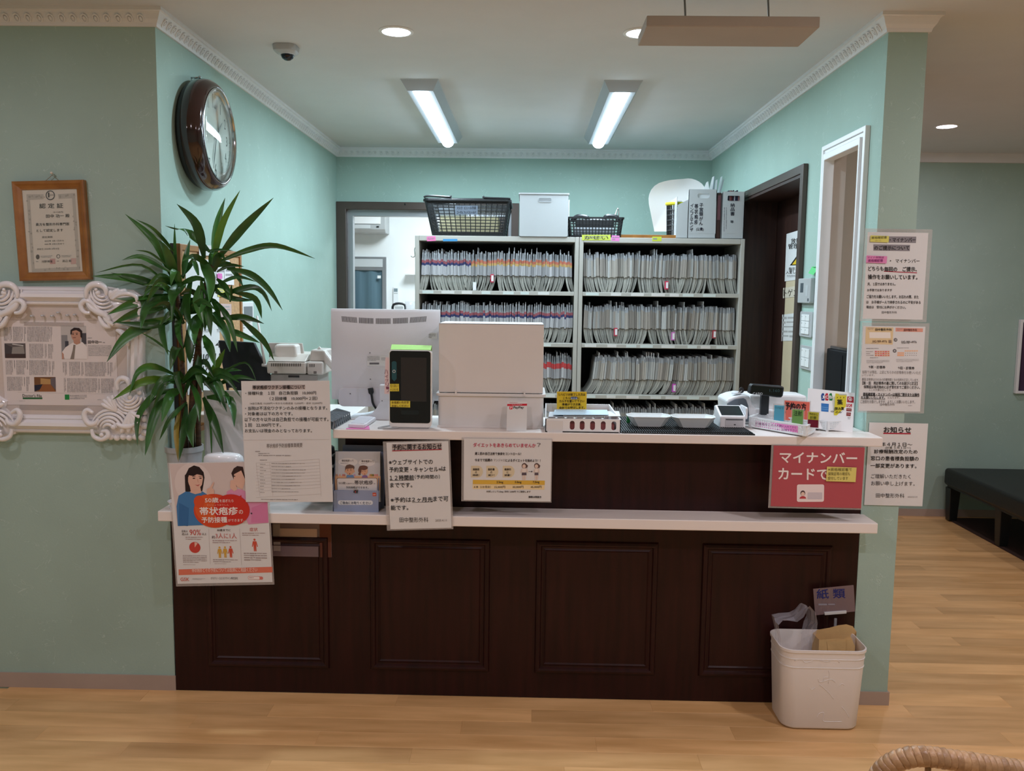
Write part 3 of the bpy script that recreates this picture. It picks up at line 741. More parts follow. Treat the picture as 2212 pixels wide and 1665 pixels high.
# white storage box
a, b, c_ = PY(1123, 417, FY-.005), PY(1228, 417, FY-.005), PY(1123, 512, FY-.005)
t = thing('storage_box', 'white plastic storage box with an oval hand grip on the filing unit', 'box', ((a.x+b.x)/2, FY+.17, ZT))
mb = MB(); x0, x1, z1 = a.x, b.x, a.z; o_ = rrect(x0, x1, ZT, z1, .008); gw = rrect((x0+x1)/2-.033, (x0+x1)/2+.043, z1-.048, z1-.022, .013)
mb.ring(o_, gw, 'y', FY-.008, FY-.004); mb.box(x0, x0+.004, FY-.004, FY+.34, ZT, z1).box(x1-.004, x1, FY-.004, FY+.34, ZT, z1).box(x0, x1, FY+.336, FY+.34, ZT, z1).box(x0, x1, FY-.004, FY+.34, ZT, ZT+.004)
mb.build('body', 'white_plastic', t)
MB().box(x0+.01, x1-.01, FY+.01, FY+.02, ZT+.01, z1-.02, S(214, 216, 218)).build('liner', 'plastic', t)
MB().ring(gw, rrect((x0+x1)/2-.030, (x0+x1)/2+.040, z1-.045, z1-.025, .010), 'y', FY-.011, FY-.006).build('grip_rim', 'white_plastic', t)
MB().ring(rrect(x0-.006, x1+.006, FY-.014, FY+.346, .012), rrect(x0+.003, x1-.003, FY-.003, FY+.337, .01), 'z', z1-.006, z1+.002).build('rim', 'white_plastic', t)
# small black basket with things in it
a, b, c_ = PY(1229, 470, FY+.02), PY(1345, 474, FY+.02), PY(1229, 508, FY+.02)
t = thing('mesh_basket', 'low black lattice basket beside the white storage box, black tool inside', 'basket', ((a.x+b.x)/2, FY+.12, ZT))
T = (a.x, b.x, FY, FY+.22); Bm = (a.x+.012, b.x-.012, FY+.01, FY+.21); zt = a.z
mb = MB()
for sd, nu, nv in (('f', 16, 6), ('b', 16, 6), ('l', 12, 6), ('r', 12, 6)): lattice_wall(mb, wallpt(sd), nu, nv, .0065)
mb.build('lattice', 'black_plastic', t)
MB().ring(rrect(T[0]-.008, T[1]+.008, T[2]-.008, T[3]+.008, .015), rrect(T[0]+.004, T[1]-.004, T[2]+.004, T[3]-.004, .012), 'z', zt-.006, zt+.003).box(Bm[0], Bm[1], Bm[2], Bm[3], ZT, ZT+.005).build('rim', 'black_plastic', t)
MB().box(T[0]+.03, T[1]-.04, FY+.05, FY+.16, ZT+.01, ZT+.055, S(150, 152, 156)).build('contents', 'matte', t, bevel=.008)
p = Vector((T[0]+.02, FY+.1, zt))
t2 = thing('hole_punch', 'black curved tool lying across the low black lattice basket', 'tool', (p.x+.13, p.y, ZT+.056))
P = smoothpath([(p.x, p.y, zt-.01), (p.x+.03, p.y, zt+.014), (p.x+.08, p.y, zt+.010), (p.x+.10, p.y, zt-.004), (p.x+.17, p.y, zt-.004), (p.x+.19, p.y, zt+.016), (p.x+.245, p.y, zt+.012), (p.x+.25, p.y, zt-.012)], 4)
MB().tube(P, .012, 8).build('body', 'black_plastic', t2, smooth=True)
MB().box(p.x+.02, p.x+.23, p.y-.02, p.y+.03, ZT+.056, zt-.002).build('base', 'black_plastic', t2, bevel=.004)
P = [(p.x+.235, p.y+.02, zt+.01), (p.x+.247, p.y+.02, zt+.05), (p.x+.252, p.y+.02, zt+.062), (p.x+.257, p.y+.02, zt+.05), (p.x+.257, p.y+.02, zt+.0)]; MB().tube(smoothpath(P, 3), .003, 6).build('wire_loop', 'chrome', t2, smooth=True)
a = PY(1226, 432, FY+.25); 
t2 = thing('document_folder', 'thin grey folder standing between the white box and the low basket', 'folder', (a.x+.005, FY+.12, ZT))
MB().box(a.x+.004, a.x+.011, FY+.232, FY+.33, ZT, a.z).build('cover', 'light_grey_plastic', t2, bevel=.002)
# wooden board
a, b = PY(1340, 502, FY+.01), PY(1466, 502, FY+.01)
tag(MB().box(a.x, b.x, FY+.015, FY+.33, ZT, ZT+.017).build('wooden_board', 'orange_oak', root_loc=((a.x+b.x)/2, FY+.17, ZT), bevel=.002), 'thin tan wooden board lying on the filing unit under the mesh cup', 'board')
ZW = ZT+.0175
# white curved seat shell leaning behind
zz = (1390, 370, .11302); Q = [(100, 520), (112, 440), (150, 350), (215, 275), (300, 222), (400, 190), (520, 165), (640, 153), (760, 145), (850, 135), (930, 142), (1000, 165), (1060, 195), (1120, 240), (1180, 320), (1200, 450), (1190, 700), (1180, 1150), (210, 1150), (190, 1050), (160, 900), (125, 720), (105, 620)]
pts = []
for x, y in Q:
    p = PY(zz[0]+x*zz[2], zz[1]+y*zz[2], FY+.24); pts.append((p.x, max(p.z, ZW)))
cxx = sum(p[0] for p in pts)/len(pts); czz = sum(p[1] for p in pts)/len(pts)
t = thing('seat_shell', 'white rounded plastic shell standing on the filing unit behind the mesh cup', 'shell', (cxx, FY+.25, ZW))
mb = MB(); rings = 7; n = len(pts); vs = []
for k in range(rings+1):
    f = 1-k/rings*.97; d = .035*(1-f*f)
    vs += [(cxx+(x-cxx)*f, FY+.24+d, czz+(z-czz)*f) for x, z in pts]
fs = [(k*n+i, k*n+(i+1) % n, (k+1)*n+(i+1) % n, (k+1)*n+i) for k in range(rings) for i in range(n)]+[tuple(rings*n+i for i in range(n))]
m2 = len(vs); vs2 = [(x, y+.004, z) for x, y, z in vs]
mb.add(vs, fs); mb.add(vs2, fs); mb.add(vs[:n]+vs2[:n], [(i, (i+1) % n, n+(i+1) % n, n+i) for i in range(n)])
mb.build('shell', 'cream_plastic', t, smooth=True, auto=50)
# mesh cup with yellow rim
p = PY(1461, 470, FY+.12); r = .052; zt = PY(1440, 437, FY+.07).z
t = thing('mesh_cup', 'dark lattice cup with a yellow rim beside the white file boxes', 'cup', (p.x, FY+.13, ZW))
mb = MB()
for k in range(28):
    w = 2*PI*k/28; mb.tube([(p.x+r*.9*math.cos(w), FY+.13+r*.9*math.sin(w), ZW), (p.x+r*math.cos(w), FY+.13+r*math.sin(w), zt-.008)], .0028, 4)
for j in range(7):
    f = j/6; rr_ = r*(.9+.1*f); mb.tube([(p.x+rr_*math.cos(2*PI*k/24), FY+.13+rr_*math.sin(2*PI*k/24), ZW+.003+(zt-.012-ZW)*f) for k in range(24)], .0032, 4, closed=True)
mb.build('lattice', 'black_plastic', t)
MB(S(206, 206, 40)).lathe([(r+.002, -.012), (r+.009, -.006), (r+.009, .004), (r+.001, .004)], (p.x, FY+.13, zt), 28, caps=False).build('rim', 'plastic', t, smooth=True, auto=40)
MB(S(40, 44, 48)).lathe([(1e-6, 0), (r*.88, 0), (r*.9, .004)], (p.x, FY+.13, ZW), 20).build('base', 'plastic', t)
# white file boxes
def fpx(zx, zy, Y): return PY(zz[0]+zx*zz[2], zz[1]+zy*zz[2], Y)
Y0 = FY+.012
a, b, c_, d_ = fpx(865, 340, Y0), fpx(1385, 350, Y0), fpx(640, 490, Y0), fpx(860, 340, Y0)
t = thing('magazine_file', 'white file box with handwritten black characters, papers sticking out of it', 'file box', ((a.x+b.x)/2, FY+.14, ZT))
x0, x1, z1 = fpx(860, 600, Y0).x, fpx(1400, 600, Y0).x, a.z
xs, zs = fpx(640, 600, Y0).x, fpx(690, 640, Y0).z
mb = MB(); gr = rrect(fpx(1035, 470, Y0).x, fpx(1262, 470, Y0).x, fpx(1100, 515, Y0).z, fpx(1100, 415, Y0).z, .012)
mb.ring(rrect(x0, x1, ZT, z1, .006), gr, 'y', Y0, Y0+.003)
mb.prism([(Y0, ZT), (Y0+.25, ZT), (Y0+.25, z1-.005), (Y0+.12, z1-.005), (Y0, z1-.005)], 'x', x1-.003, x1)
mb.prism([(Y0, ZT), (Y0+.25, ZT), (Y0+.25, zs), (Y0+.06, zs), (Y0, z1-.005)], 'x', x0, x0+.003); mb.box(x0, x1, Y0, Y0+.25, ZT, ZT+.003)
mb.build('body', 'white_plastic', t)
MB().box(x0+.01, x1-.01, Y0+.012, Y0+.016, ZT+.004, z1-.02, S(222, 226, 228)).build('liner', 'plastic', t)
s = Sheet('ink_panel', '', '', [(zz[0]+u*zz[2], zz[1]+v*zz[2]) for u, v in ((870, 580), (1390, 580), (1380, 1190), (868, 1190))], Y0-.0006, thick=.0003, mat='white_plastic', zm=zz)
s.vtext('インフルエンザ', 920, 620, 1160, 60, S(22, 24, 40), .02); s.vtext('帯状疱疹', 1005, 625, 1030, 66, S(22, 24, 40), .02); s.vtext('子宮頸がん', 1100, 610, 1040, 70, S(22, 24, 40), .02); s.text('(公費)', 1010, 1075, 1150, 1145, S(22, 24, 40), .02)
adopt(s.obj, t)
x9 = fpx(640, 600, Y0).x
t = thing('magazine_file', 'empty white file box with a cut-away corner, left of the handwritten one', 'file box', ((x9+x0)/2, FY+.14, ZT))
zc9, zlow = fpx(650, 485, Y0).z, fpx(690, 640, Y0).z
mb = MB(); mb.box(x9, x9+.003, Y0+.004, Y0+.2, ZT, zc9); mb.prism([(x9, ZT), (x0-.001, ZT), (x0-.001, fpx(860, 540, Y0).z), (x9+.005, zlow)], 'y', Y0, Y0+.003); mb.box(x9, x0-.001, Y0+.2, Y0+.203, ZT, zc9); mb.box(x9, x0-.001, Y0, Y0+.2, ZT, ZT+.003); mb.build('body', 'white_plastic', t)
for k, (u0, v0, u1, v1, u2, c1) in enumerate(((1080, 340, 1215, 190, 1290, (236, 240, 240)), (1215, 340, 1330, 90, 1300, (232, 238, 240)), (1300, 340, 1345, 95, 1340, (150, 160, 170)), (1350, 340, 1395, 150, 1390, (226, 232, 236)), (1390, 340, 1490, 90, 1430, (216, 226, 230)), (1420, 340, 1525, 140, 1455, (170, 178, 180)))):
    A, B_, C_ = fpx(u0, 420, Y0+.03+.02*k), fpx(u1, v1, Y0+.03+.02*k), fpx(u2, 420, Y0+.03+.02*k)
    y = Y0+.03+.02*k
    o = MB(S(*c1)).prism([(A.x, A.z-.03), (C_.x, C_.z-.03), (B_.x+.006, B_.z), (B_.x-.004, B_.z-.006)], 'y', y, y+.0015).build('paper_sheet', 'matte', root_loc=((A.x+C_.x)/2, y, A.z-.03))
    tag(o, ['broad white sheet left in the handwritten file box', 'tallest white sheet with a pointed corner in the handwritten file box', 'narrow grey sheet beside the tallest sheet in the file box', 'white slip in the middle of the file box papers', 'long pale sheet leaning right out of the file box', 'grey-green sheet leaning farthest right out of the file box'][k], 'paper', 'papers in the handwritten file box')
x0, x1 = fpx(1500, 700, Y0).x, fpx(1930, 700, Y0).x; z1 = fpx(1520, 385, Y0).z
x1 = min(x1, XR-.02)
t = thing('magazine_file', 'white file box with a window grip, rightmost on the filing units', 'file box', ((x0+x1)/2, FY+.14, ZT))
mb = MB(); gr = rrect(fpx(1600, 500, Y0).x, fpx(1845, 500, Y0).x, fpx(1700, 562, Y0).z, fpx(1700, 468, Y0).z, .006)
mb.ring(rrect(x0, x1, ZT, z1, .006), gr, 'y', Y0, Y0+.003); mb.box(x0, x0+.003, Y0, Y0+.25, ZT, z1-.004).box(x1-.003, x1, Y0, Y0+.25, ZT, z1-.004).box(x0, x1, Y0, Y0+.25, ZT, ZT+.003).box(x0, x1, Y0+.247, Y0+.25, ZT, z1-.02); mb.build('body', 'white_plastic', t)
MB().ring(gr, [(a*.96+.04*(x0+x1)/2, b-.0) for a, b in gr], 'y', Y0-.002, Y0).build('grip_rim', 'white_plastic', t)
mb = MB(); R = random.Random(3); x = x0+.008
while x < x1-.01:
    w = R.uniform(.004, .010); mb.box(x, x+w*.85, Y0+.01, Y0+.22, ZT+.004, z1-.012+R.uniform(0, .022), S(*R.choice([(60, 40, 50), (150, 110, 110), (190, 190, 200), (40, 40, 60), (120, 60, 60), (210, 214, 218)]))); x += w
stuff(mb.build('contents', 'matte', t))
s = Sheet('ink_panel', '', '', [(zz[0]+u*zz[2], zz[1]+v*zz[2]) for u, v in ((1510, 590), (1900, 590), (1880, 1190), (1500, 1190))], Y0-.0006, thick=.0003, mat='white_plastic', zm=zz)
s.vtext('納品書', 1700, 610, 860, 80, S(22, 24, 40), .015); s.vtext('等', 1690, 940, 1000, 60, S(22, 24, 40), .015); s.greek(1525, 690, 1610, 1150, 2, S(40, 42, 60), vert=True)
adopt(s.obj, t)
a, b = fpx(1400, 600, Y0).x+.003, x0-.003
t = thing('binder', 'dark maroon binder squeezed between the two handwritten file boxes', 'binder', ((a+b)/2, FY+.14, ZT))
MB().box(a, b, Y0+.006, Y0+.23, ZT, z1-.006).build('cover', 'dark_walnut', t, bevel=.002); MB(S(96, 60, 66)).box(a+.003, b-.003, Y0+.004, Y0+.006, ZT+.1, z1-.02).build('spine_label', 'plastic', t)
# ================================================================ things on the counter top
ZK = ZU+.0004
def face(x0, y0, x1, y1, Y):       # pixel box at depth Y -> x0,x1,z0,z1
    a, b = PY(x0, (y0+y1)/2, Y), PY(x1, (y0+y1)/2, Y); c, d = PY((x0+x1)/2, y1, Y), PY((x0+x1)/2, y0, Y); return a.x, b.x, c.z, d.z
# card reader
Y = -.095; x0, x1, z0, z1 = face(840, 756, 932, 928, Y); z0 = ZK+.004
t = thing('card_reader', 'white face-recognition card reader with a tall black screen', 'card reader', ((x0+x1)/2, Y+.03, ZK))
MB().prism(rrect(x0, x1, z0, z1, .012, 5), 'y', Y, Y+.032, S(240, 236, 232)).build('body', 'gloss', t, bevel=.003)
h = .0035; MB(S(24, 21, 22)).prism(rrect(x0+h, x1-h*.9, z0+.016, z1-.003, .010, 5), 'y', Y-.0015, Y+.001).build('front_glass', 'gloss', t)
sx = lambda f: x0+(x1-x0)*f
sz = lambda f: z1-(z1-z0)*f
MB(S(52, 46, 45)).box(sx(.285), sx(.885), Y-.002, Y-.001, sz(.66), sz(.095)).build('screen', 'gloss', t)
MB(S(44, 84, 92)).prism([(sx(.07), sz(.16)), (sx(.10), sz(.145)), (sx(.155), sz(.145)), (sx(.185), sz(.16)), (sx(.185), sz(.37)), (sx(.13), sz(.405)), (sx(.07), sz(.37))], 'y', Y-.002, Y-.001).build('light_strip', 'gloss', t)
mb = MB(S(210, 214, 214)); c = ((sx(.125)), sz(.275)); mb.ring([(c[0]+.0052*math.cos(2*PI*k/20), c[1]+.0052*math.sin(2*PI*k/20)) for k in range(20)], [(c[0]+.0036*math.cos(2*PI*k/20), c[1]+.0036*math.sin(2*PI*k/20)) for k in range(20)], 'y', Y-.0028, Y-.0018); mb.build('camera_ring', 'gloss', t)
MB(S(30, 34, 36)).box(sx(.29), sx(.70), Y-.002, Y-.001, sz(.83), sz(.775)).build('slot', 'gloss', t)
MB().prism([(Y+.03, z0), (Y+.11, z0), (Y+.10, z0+.015), (Y+.03, z0+.15)], 'x', x0+.02, x1-.02).box(x0+.01, x1-.01, Y+.004, Y+.12, ZK, z0+.004).build('stand', 'white_plastic', t, bevel=.002)
P = smoothpath([(x0+.005, Y+.05, ZK+.003), (x0-.02, Y+.02, ZK+.003), (x0-.035, Y-.012, ZK+.003), (x0+.01, Y-.014, ZK+.003), (sx(.5), Y+.05, ZK+.003)], 4); MB().tube(P, .0024, 6).build('cable', 'white_plastic', t, smooth=True)
note('sticky_note', 'yellow sticky note with a circle and a cross on the card reader', q4(842, 829, 862, 845), Y-.0035, S(222, 206, 70), ['○ はい', '× いいえ'], S(90, 60, 40), bold=0)
note('sticky_note', 'long yellow sticky note with handwriting low on the card reader', q4(843, 865, 886, 879, 1), Y-.0035, S(222, 206, 74), ['お名前いただき', 'お出しください'], S(110, 76, 30), bold=.02)
a, b = PY(842, 745, Y+.02), PY(926, 752, Y-.004)
mb = MB(S(168, 214, 120)); mb.add([(x0+.003, Y+.045, z1+.016), (x1-.004, Y+.045, z1+.014), (x1-.003, Y+.002, z1+.001), (x0+.006, Y+.002, z1+.001)], [(0, 1, 2, 3)]); mb.add([(x0+.003, Y+.0452, z1+.016), (x1-.004, Y+.0452, z1+.014), (x1-.004, Y+.0455, z1-.05), (x0+.003, Y+.0455, z1-.05)], [(0, 1, 2, 3)])
tag(mb.build('sticky_note', 'matte', root_loc=((x0+x1)/2, Y+.02, z1)), 'bright green paper lying folded over the top of the card reader', 'note')
s = Sheet('paper_strip', 'narrow pinkish strip with handwriting left of the card reader', 'note', [(837, 772), (845, 772), (839, 851), (826, 850)], Y+.012, col=S(236, 214, 216), thick=.0004)
s.vtext('ハイブリーノ', 836, 790, 846, 7, S(140, 80, 100), .0)
# monitor, seen from behind
Y = .13; x0, x1, z0, z1 = face(712, 668, 948, 866, Y)
t = thing('computer_monitor', 'white computer monitor seen from behind with vent slots along its top', 'monitor', ((x0+x1)/2, Y+.1, ZK))
mb = MB(S(226, 224, 228)); n = 16
prof = []
for i in range(n+1):
    u = i/n; prof.append((x0+(x1-x0)*u, Y+.028-.028*math.sin(PI*u)**.7))
vs = []
for x, y in prof: vs += [(x, y+.004, z0), (x, y, z0+.012), (x, y, z1-.012), (x, y+.006, z1), (x, Y+.05, z1), (x, Y+.05, z0)]
mb.add(vs, [(6*i+k, 6*(i+1)+k, 6*(i+1)+(k+1) % 6, 6*i+(k+1) % 6) for i in range(n) for k in range(6)]+[tuple(range(6)), tuple(6*n+k for k in range(6))])
mb.build('back_shell', 'plastic', t, smooth=True, auto=30)
def yat(x): return Y+.028-.028*math.sin(PI*min(1, max(0, (x-x0)/(x1-x0))))**.7
mb = MB(S(96, 90, 92))
for k, (a, b) in enumerate(((736, 768), (775, 805), (812, 842), (849, 879), (886, 919))):
    for j in range(14):
        px = a+(b-a)*j/13; py0 = 683+ (4.5*math.sin((px-736)/183*PI)); p = PY(px, py0, Y); q = PY(px+(-1.2 if k == 4 else (1.2 if k == 0 else 0)), py0+12, Y)
        y = yat(p.x)-.0008; mb.add([(p.x, y, p.z), (p.x+.0022, y, p.z), (q.x+.0022, y, q.z), (q.x, y, q.z)], [(0, 1, 2, 3)])
stuff(mb.build('vent_slots', 'print', t))
xa, xb = PY(731, 850, Y).x, PY(936, 850, Y).x; zt_ = PY(800, 838, Y).z
MB(S(216, 214, 220)).prism(rrect(xa, xb, z0-.022, zt_, .02), 'y', Y-.004, Y+.03).build('lower_cover', 'plastic', t, bevel=.003)
s = Sheet('rating_label', '', '', [(793, 768), (834, 768), (834, 790), (793, 790)], yat(PY(812, 780, Y).x)-.0012, thick=.0002)
s.greek(794, 769, 820, 780, 5, S(120, 116, 120)); s.rect(798, 783, 819, 787, S(110, 108, 110)); s.greek(824, 772, 833, 779, 3, S(120, 116, 120))
adopt(s.obj, t)
s = Sheet('asset_label', '', '', [(913, 719), (944, 719), (944, 732), (913, 732)], yat(PY(930, 725, Y).x)-.0012, thick=.0002)
s.greek(914, 721, 941, 730, 3, S(90, 90, 96)); adopt(s.obj, t)
p = PY(822, 848, Y-.01); pt = PY(832, 835, Y-.01)
MB(S(224, 222, 226)).prism(rrect(p.x, p.x+.10, ZK+.012, pt.z+.01, .004), 'y', Y-.035, Y-.006).build('neck', 'plastic', t, bevel=.004)
mb = MB(S(222, 220, 224)); A = PZ(763, 897, ZK); xr = p.x+.16
prof = [(A.x, ZK), (A.x, ZK+.004), (A.x+.045, ZK+.008), (A.x+.085, ZK+.018), (A.x+.105, ZK+.04), (p.x+.008, ZK+.075), (p.x+.09, ZK+.075), (p.x+.12, ZK+.03), (xr, ZK+.006), (xr, ZK)]
mb.prism(prof, 'y', Y-.036, Y+.10); mb.build('foot', 'plastic', t, bevel=.003)
P = smoothpath([PY(800, 838, Y-.008), PY(803, 856, Y-.012), PY(806, 872, Y-.014), PY(816, 886, Y-.005), PY(830, 892, Y+.02)], 5)
MB().tube(P, [.010 if i < 4 else .0042 for i in range(len(P))], 8).build('power_cable', 'black_plastic', t, smooth=True)
for px, py in ((799, 762), (800, 819), (829, 863), (757, 850)): 
    q = PY(px, py, Y-.001); MB(S(40, 40, 44)).lathe([(.0018, 0), (.0018, -.004)], (q.x, yat(q.x)+.001 if py < 830 else Y-.003-(.032 if px == 829 else 0), q.z), 8, 'y').build('screw', 'plastic', t)
# little white calculator-like card terminal with a pink note beneath
A = PZ(748, 920, ZK)
t = thing('card_tray', 'flat white plastic tray lying before the monitor foot', 'tray', (A.x+.06, A.y+.0, ZK+.001))
mb = MB(S(230, 228, 234)); a, b, c, d = PZ(752, 924, ZK), PZ(787, 926, ZK), PZ(812, 909, ZK), PZ(780, 903, ZK)
mb.prism([(v.x, v.y) for v in (a, b, c, d)], 'z', ZK+.001, ZK+.014, None); mb.build('body', 'plastic', t, bevel=.003)
mb = MB(S(214, 212, 218)); mb.prism([(v.x*.8+.2*(a.x+c.x)/2, v.y*.8+.2*(a.y+c.y)/2) for v in (a, b, c, d)], 'z', ZK+.014, ZK+.0155); mb.build('lid', 'plastic', t)
a, b, c, d = [PZ(*p_, ZK) for p_ in ((742, 931), (795, 931), (797, 920), (748, 925))]
tag(MB(S(232, 140, 190)).prism([(v.x, max(v.y, YS+.002)) for v in (a, b, c, d)], 'z', ZK, ZK+.0008).build('sticky_note', 'matte', root_loc=(a.x+.04, a.y, ZK)), 'pink note under the flat white tray on the counter edge', 'note')
# white box with tall lid
Y = -.047; x0, x1, zl, _ = face(947, 697, 1174, 922, Y); zt_ = PY(1060, 699, Y).z; zm_ = PY(1060, 851, Y).z
t = thing('document_box', 'large white box with a tall plain lid, behind the payment stand', 'box', ((x0+x1)/2, Y+.11, ZK))
mb = MB(); mb.ring(rrect(x0-.001, x1+.002, Y, Y+.22, .012), rrect(x0+.003, x1-.003, Y+.004, Y+.216, .010), 'z', ZK, zm_); mb.box(x0+.002, x1-.002, Y+.003, Y+.217, ZK, ZK+.004); mb.build('bin', 'cream_plastic', t)
MB().ring(rrect(x0-.008, x1+.009, Y-.007, Y+.227, .014), rrect(x0+.002, x1-.002, Y+.003, Y+.217, .010), 'z', zm_-.008, zm_+.002).build('rim', 'cream_plastic', t, bevel=.0015)
MB().box(x0+.001, x1-.001, Y+.001, Y+.005, zm_+.004, zt_).box(x0+.001, x0+.005, Y+.005, Y+.21, zm_+.004, zt_).box(x1-.005, x1-.001, Y+.005, Y+.21, zm_+.004, zt_).box(x0+.001, x1-.001, Y+.206, Y+.21, zm_+.004, zt_).box(x0+.001, x1-.001, Y+.001, Y+.21, zt_-.004, zt_).build('lid', 'cream_plastic', t, bevel=.0015)
for px in (985, 1133):
    p = PY(px, 850, Y); MB().box(p.x-.003, p.x+.003, Y-.0095, Y+.001, zm_-.004, zm_+.012).build('hinge_pin', 'cream_plastic', t)
MB().box(x0-.003, x1+.004, Y-.0035, Y, ZK, ZK+.007).build('foot_rim', 'cream_plastic', t)
# payment stand (its QR code is left out)
s = Sheet('payment_stand', 'white payment card stand with a red stripe leaning before the white box', 'stand', [(1093, 866), (1136, 868), (1140, 931), (1097, 931)], [-.085, -.085, -.112, -.112], thick=.002, mat='paper')
s.rect(1093.5, 872, 1136.3, 876.5, S(206, 44, 60)); s.rr(1099, 877, 1106, 884, 1.4, S(222, 40, 60)); s.text('P', 1101, 878.2, 1104.5, 882.8, S(250, 240, 240), .03); s.text('PayPay', 1108, 877.5, 1130, 884, S(40, 36, 40), .02)
s.text('PayPay加盟店', 1104, 872.8, 1126, 875.8, S(240, 200, 205)); s.greek(1098, 868, 1132, 871, 1, S(200, 120, 130))
p = s.obj; mb = MB(); mb.prism([(0, -s.h/2), (.035, -s.h/2), (.002, s.h*.2)], 'x', -s.w/2+.004, s.w/2-.004); mb.build('prop', 'paper', p, local=True)
# white slotted basket with papers
Y = -.118; x0, x1, z0, z1 = face(1178, 905, 1341, 941, Y); z0 = ZK; yb = .02
t = thing('slotted_basket', 'white plastic basket with pill-shaped slots holding papers', 'basket', ((x0+x1)/2, -.05, ZK))
def slotwall(mb, xa, xb, za, zb, y, slots, sw=.0165, sh=.031, th=.003):
    zc = (za+zb)/2+.001; edges = [xa]+[(slots[i]+slots[i+1])/2 for i in range(len(slots)-1)]+[xb]
    for i, c in enumerate(slots):
        e0, e1 = edges[i], edges[i+1]
        n = 4; inn = rrect(c-sw/2, c+sw/2, zc-sh/2, zc+sh/2, sw*.48, n); out = []
        for (u, v) in inn:
            du, dv = u-c, v-zc; k = min((e1-c if du > 0 else c-e0)/max(abs(du), 1e-6), (zb-zc if dv > 0 else zc-za)/max(abs(dv), 1e-6)); out.append((c+du*k, zc+dv*k))
        mb.ring(out, inn, 'y', y, y+th)
        for sgx in (e0, e1):
            for sgz in (za, zb):
                q = [p_ for p_ in out]
                near = sorted(q, key=lambda p_: abs(p_[0]-sgx)+abs(p_[1]-sgz))[:1][0]
                A = [p_ for p_ in q if abs(p_[0]-sgx) < 1e-6]; B = [p_ for p_ in q if abs(p_[1]-sgz) < 1e-6]
                if A and B:
                    pa = min(A, key=lambda p_: abs(p_[1]-sgz)); pb = min(B, key=lambda p_: abs(p_[0]-sgx))
                    mb.prism([(sgx, sgz), pa, pb], 'y', y, y+th)
    return mb
sl = [PY(px, 922, Y).x for px in (1236, 1257.5, 1280, 1303, 1326)]
mb = MB(); slotwall(mb, sl[0]-.02, x1, z0, z1, Y, sl); mb.box(x0, sl[0]-.02, Y, Y+.003, z0, z1); mb.build('front_wall', 'basket_white', t)
xb1 = PY(1316, 900, yb).x; zb1 = PY(1300, 873, yb).z
sl2 = [PY(px, 886, yb).x for px in (1182, 1202, 1222, 1242, 1262, 1282, 1302)]
mb = MB(); slotwall(mb, x0+.002, xb1, z0, zb1, yb, sl2, .015, .026); mb.build('back_wall', 'basket_white', t)
for xx, x2 in ((x0, x0+.002), (x1-.003, xb1-.003)): mb = MB(); mb.add([(xx, Y, z0), (xx+.003, Y, z0), (x2+.003, yb, z0), (x2, yb, z0), (xx, Y, z1), (xx+.003, Y, z1), (x2+.003, yb, zb1), (x2, yb, zb1)], [(0, 3, 2, 1), (4, 5, 6, 7), (0, 1, 5, 4), (1, 2, 6, 5), (2, 3, 7, 6), (3, 0, 4, 7)]); mb.build('side_wall', 'basket_white', t)
MB().box(x0, x1-.006, Y, yb, ZK, ZK+.003).build('base', 'basket_white', t)
MB(S(150, 80, 76)).box(x0+.01, x1-.02, Y+.018, yb-.02, ZK+.004, ZK+.026).build('contents', 'matte', t)
for k, (px0, px1, dz, cc, lb) in enumerate(((1184, 1300, .004, (206, 214, 220), 'grey printed sheet lowest in the slotted basket'), (1215, 1338, .007, (222, 226, 226), 'white sheet sticking out to the right of the slotted basket'), (1195, 1312, .011, (196, 220, 236), 'pale blue sheet on top of the papers in the slotted basket'))):
    a, b = PY(px0, 895, -.06), PY(px1, 893, -.06); mb = MB(S(*cc)); 
    mb.add([(a.x, -.10, z1+dz-.001), (b.x, -.095, z1+dz+.001), (b.x+.004, -.005, z1+dz+.006), (a.x+.006, -.012, z1+dz+.004), (a.x, -.10, z1+dz), (b.x, -.095, z1+dz+.002), (b.x+.004, -.005, z1+dz+.007), (a.x+.006, -.012, z1+dz+.005)], [(0, 1, 2, 3), (4, 5, 6, 7), (0, 1, 5, 4), (1, 2, 6, 5), (2, 3, 7, 6), (3, 0, 4, 7)])
    tag(mb.build('paper_sheet', 'matte', root_loc=((a.x+b.x)/2, -.05, z1)), lb, 'paper', 'papers in the slotted basket')
s = Sheet('code_card', 'small white card taped to the left end of the slotted basket', 'card', [(1182, 908), (1216, 909), (1215, 939), (1183, 938)], Y-.0012, thick=.0006); s.greek(1188, 934, 1210, 937, 1, S(140, 130, 130))
s = Sheet('yellow_sign', 'yellow sign with bold black lettering standing over the slotted basket', 'sign', [(1203, 846), (1267, 846), (1267, 884), (1203, 883)], -.02, thick=.0012, col=S(226, 188, 44), margin=(.001, .001, .001, .020))
K = S(46, 36, 20)
s.text('リハビリが終了した方は', 1206, 849, 1264, 855, K, .02); s.text('こちら', 1216, 857, 1231, 862, K, .02); s.rr(1232, 856.5, 1247, 862.5, 2, S(70, 84, 116), 2); s.text('↓↓↓', 1233, 857.5, 1246, 862, S(225, 230, 240), .02); s.text('に', 1248, 857, 1253, 862, K, .02)
s.text('カルテを置いて下さい', 1208, 863.5, 1262, 869, K, .02); s.text('準備ができ次第、', 1214, 870.5, 1256, 876, K, .02); s.text('会計でお呼びします。', 1208, 877.5, 1263, 883, K, .02)
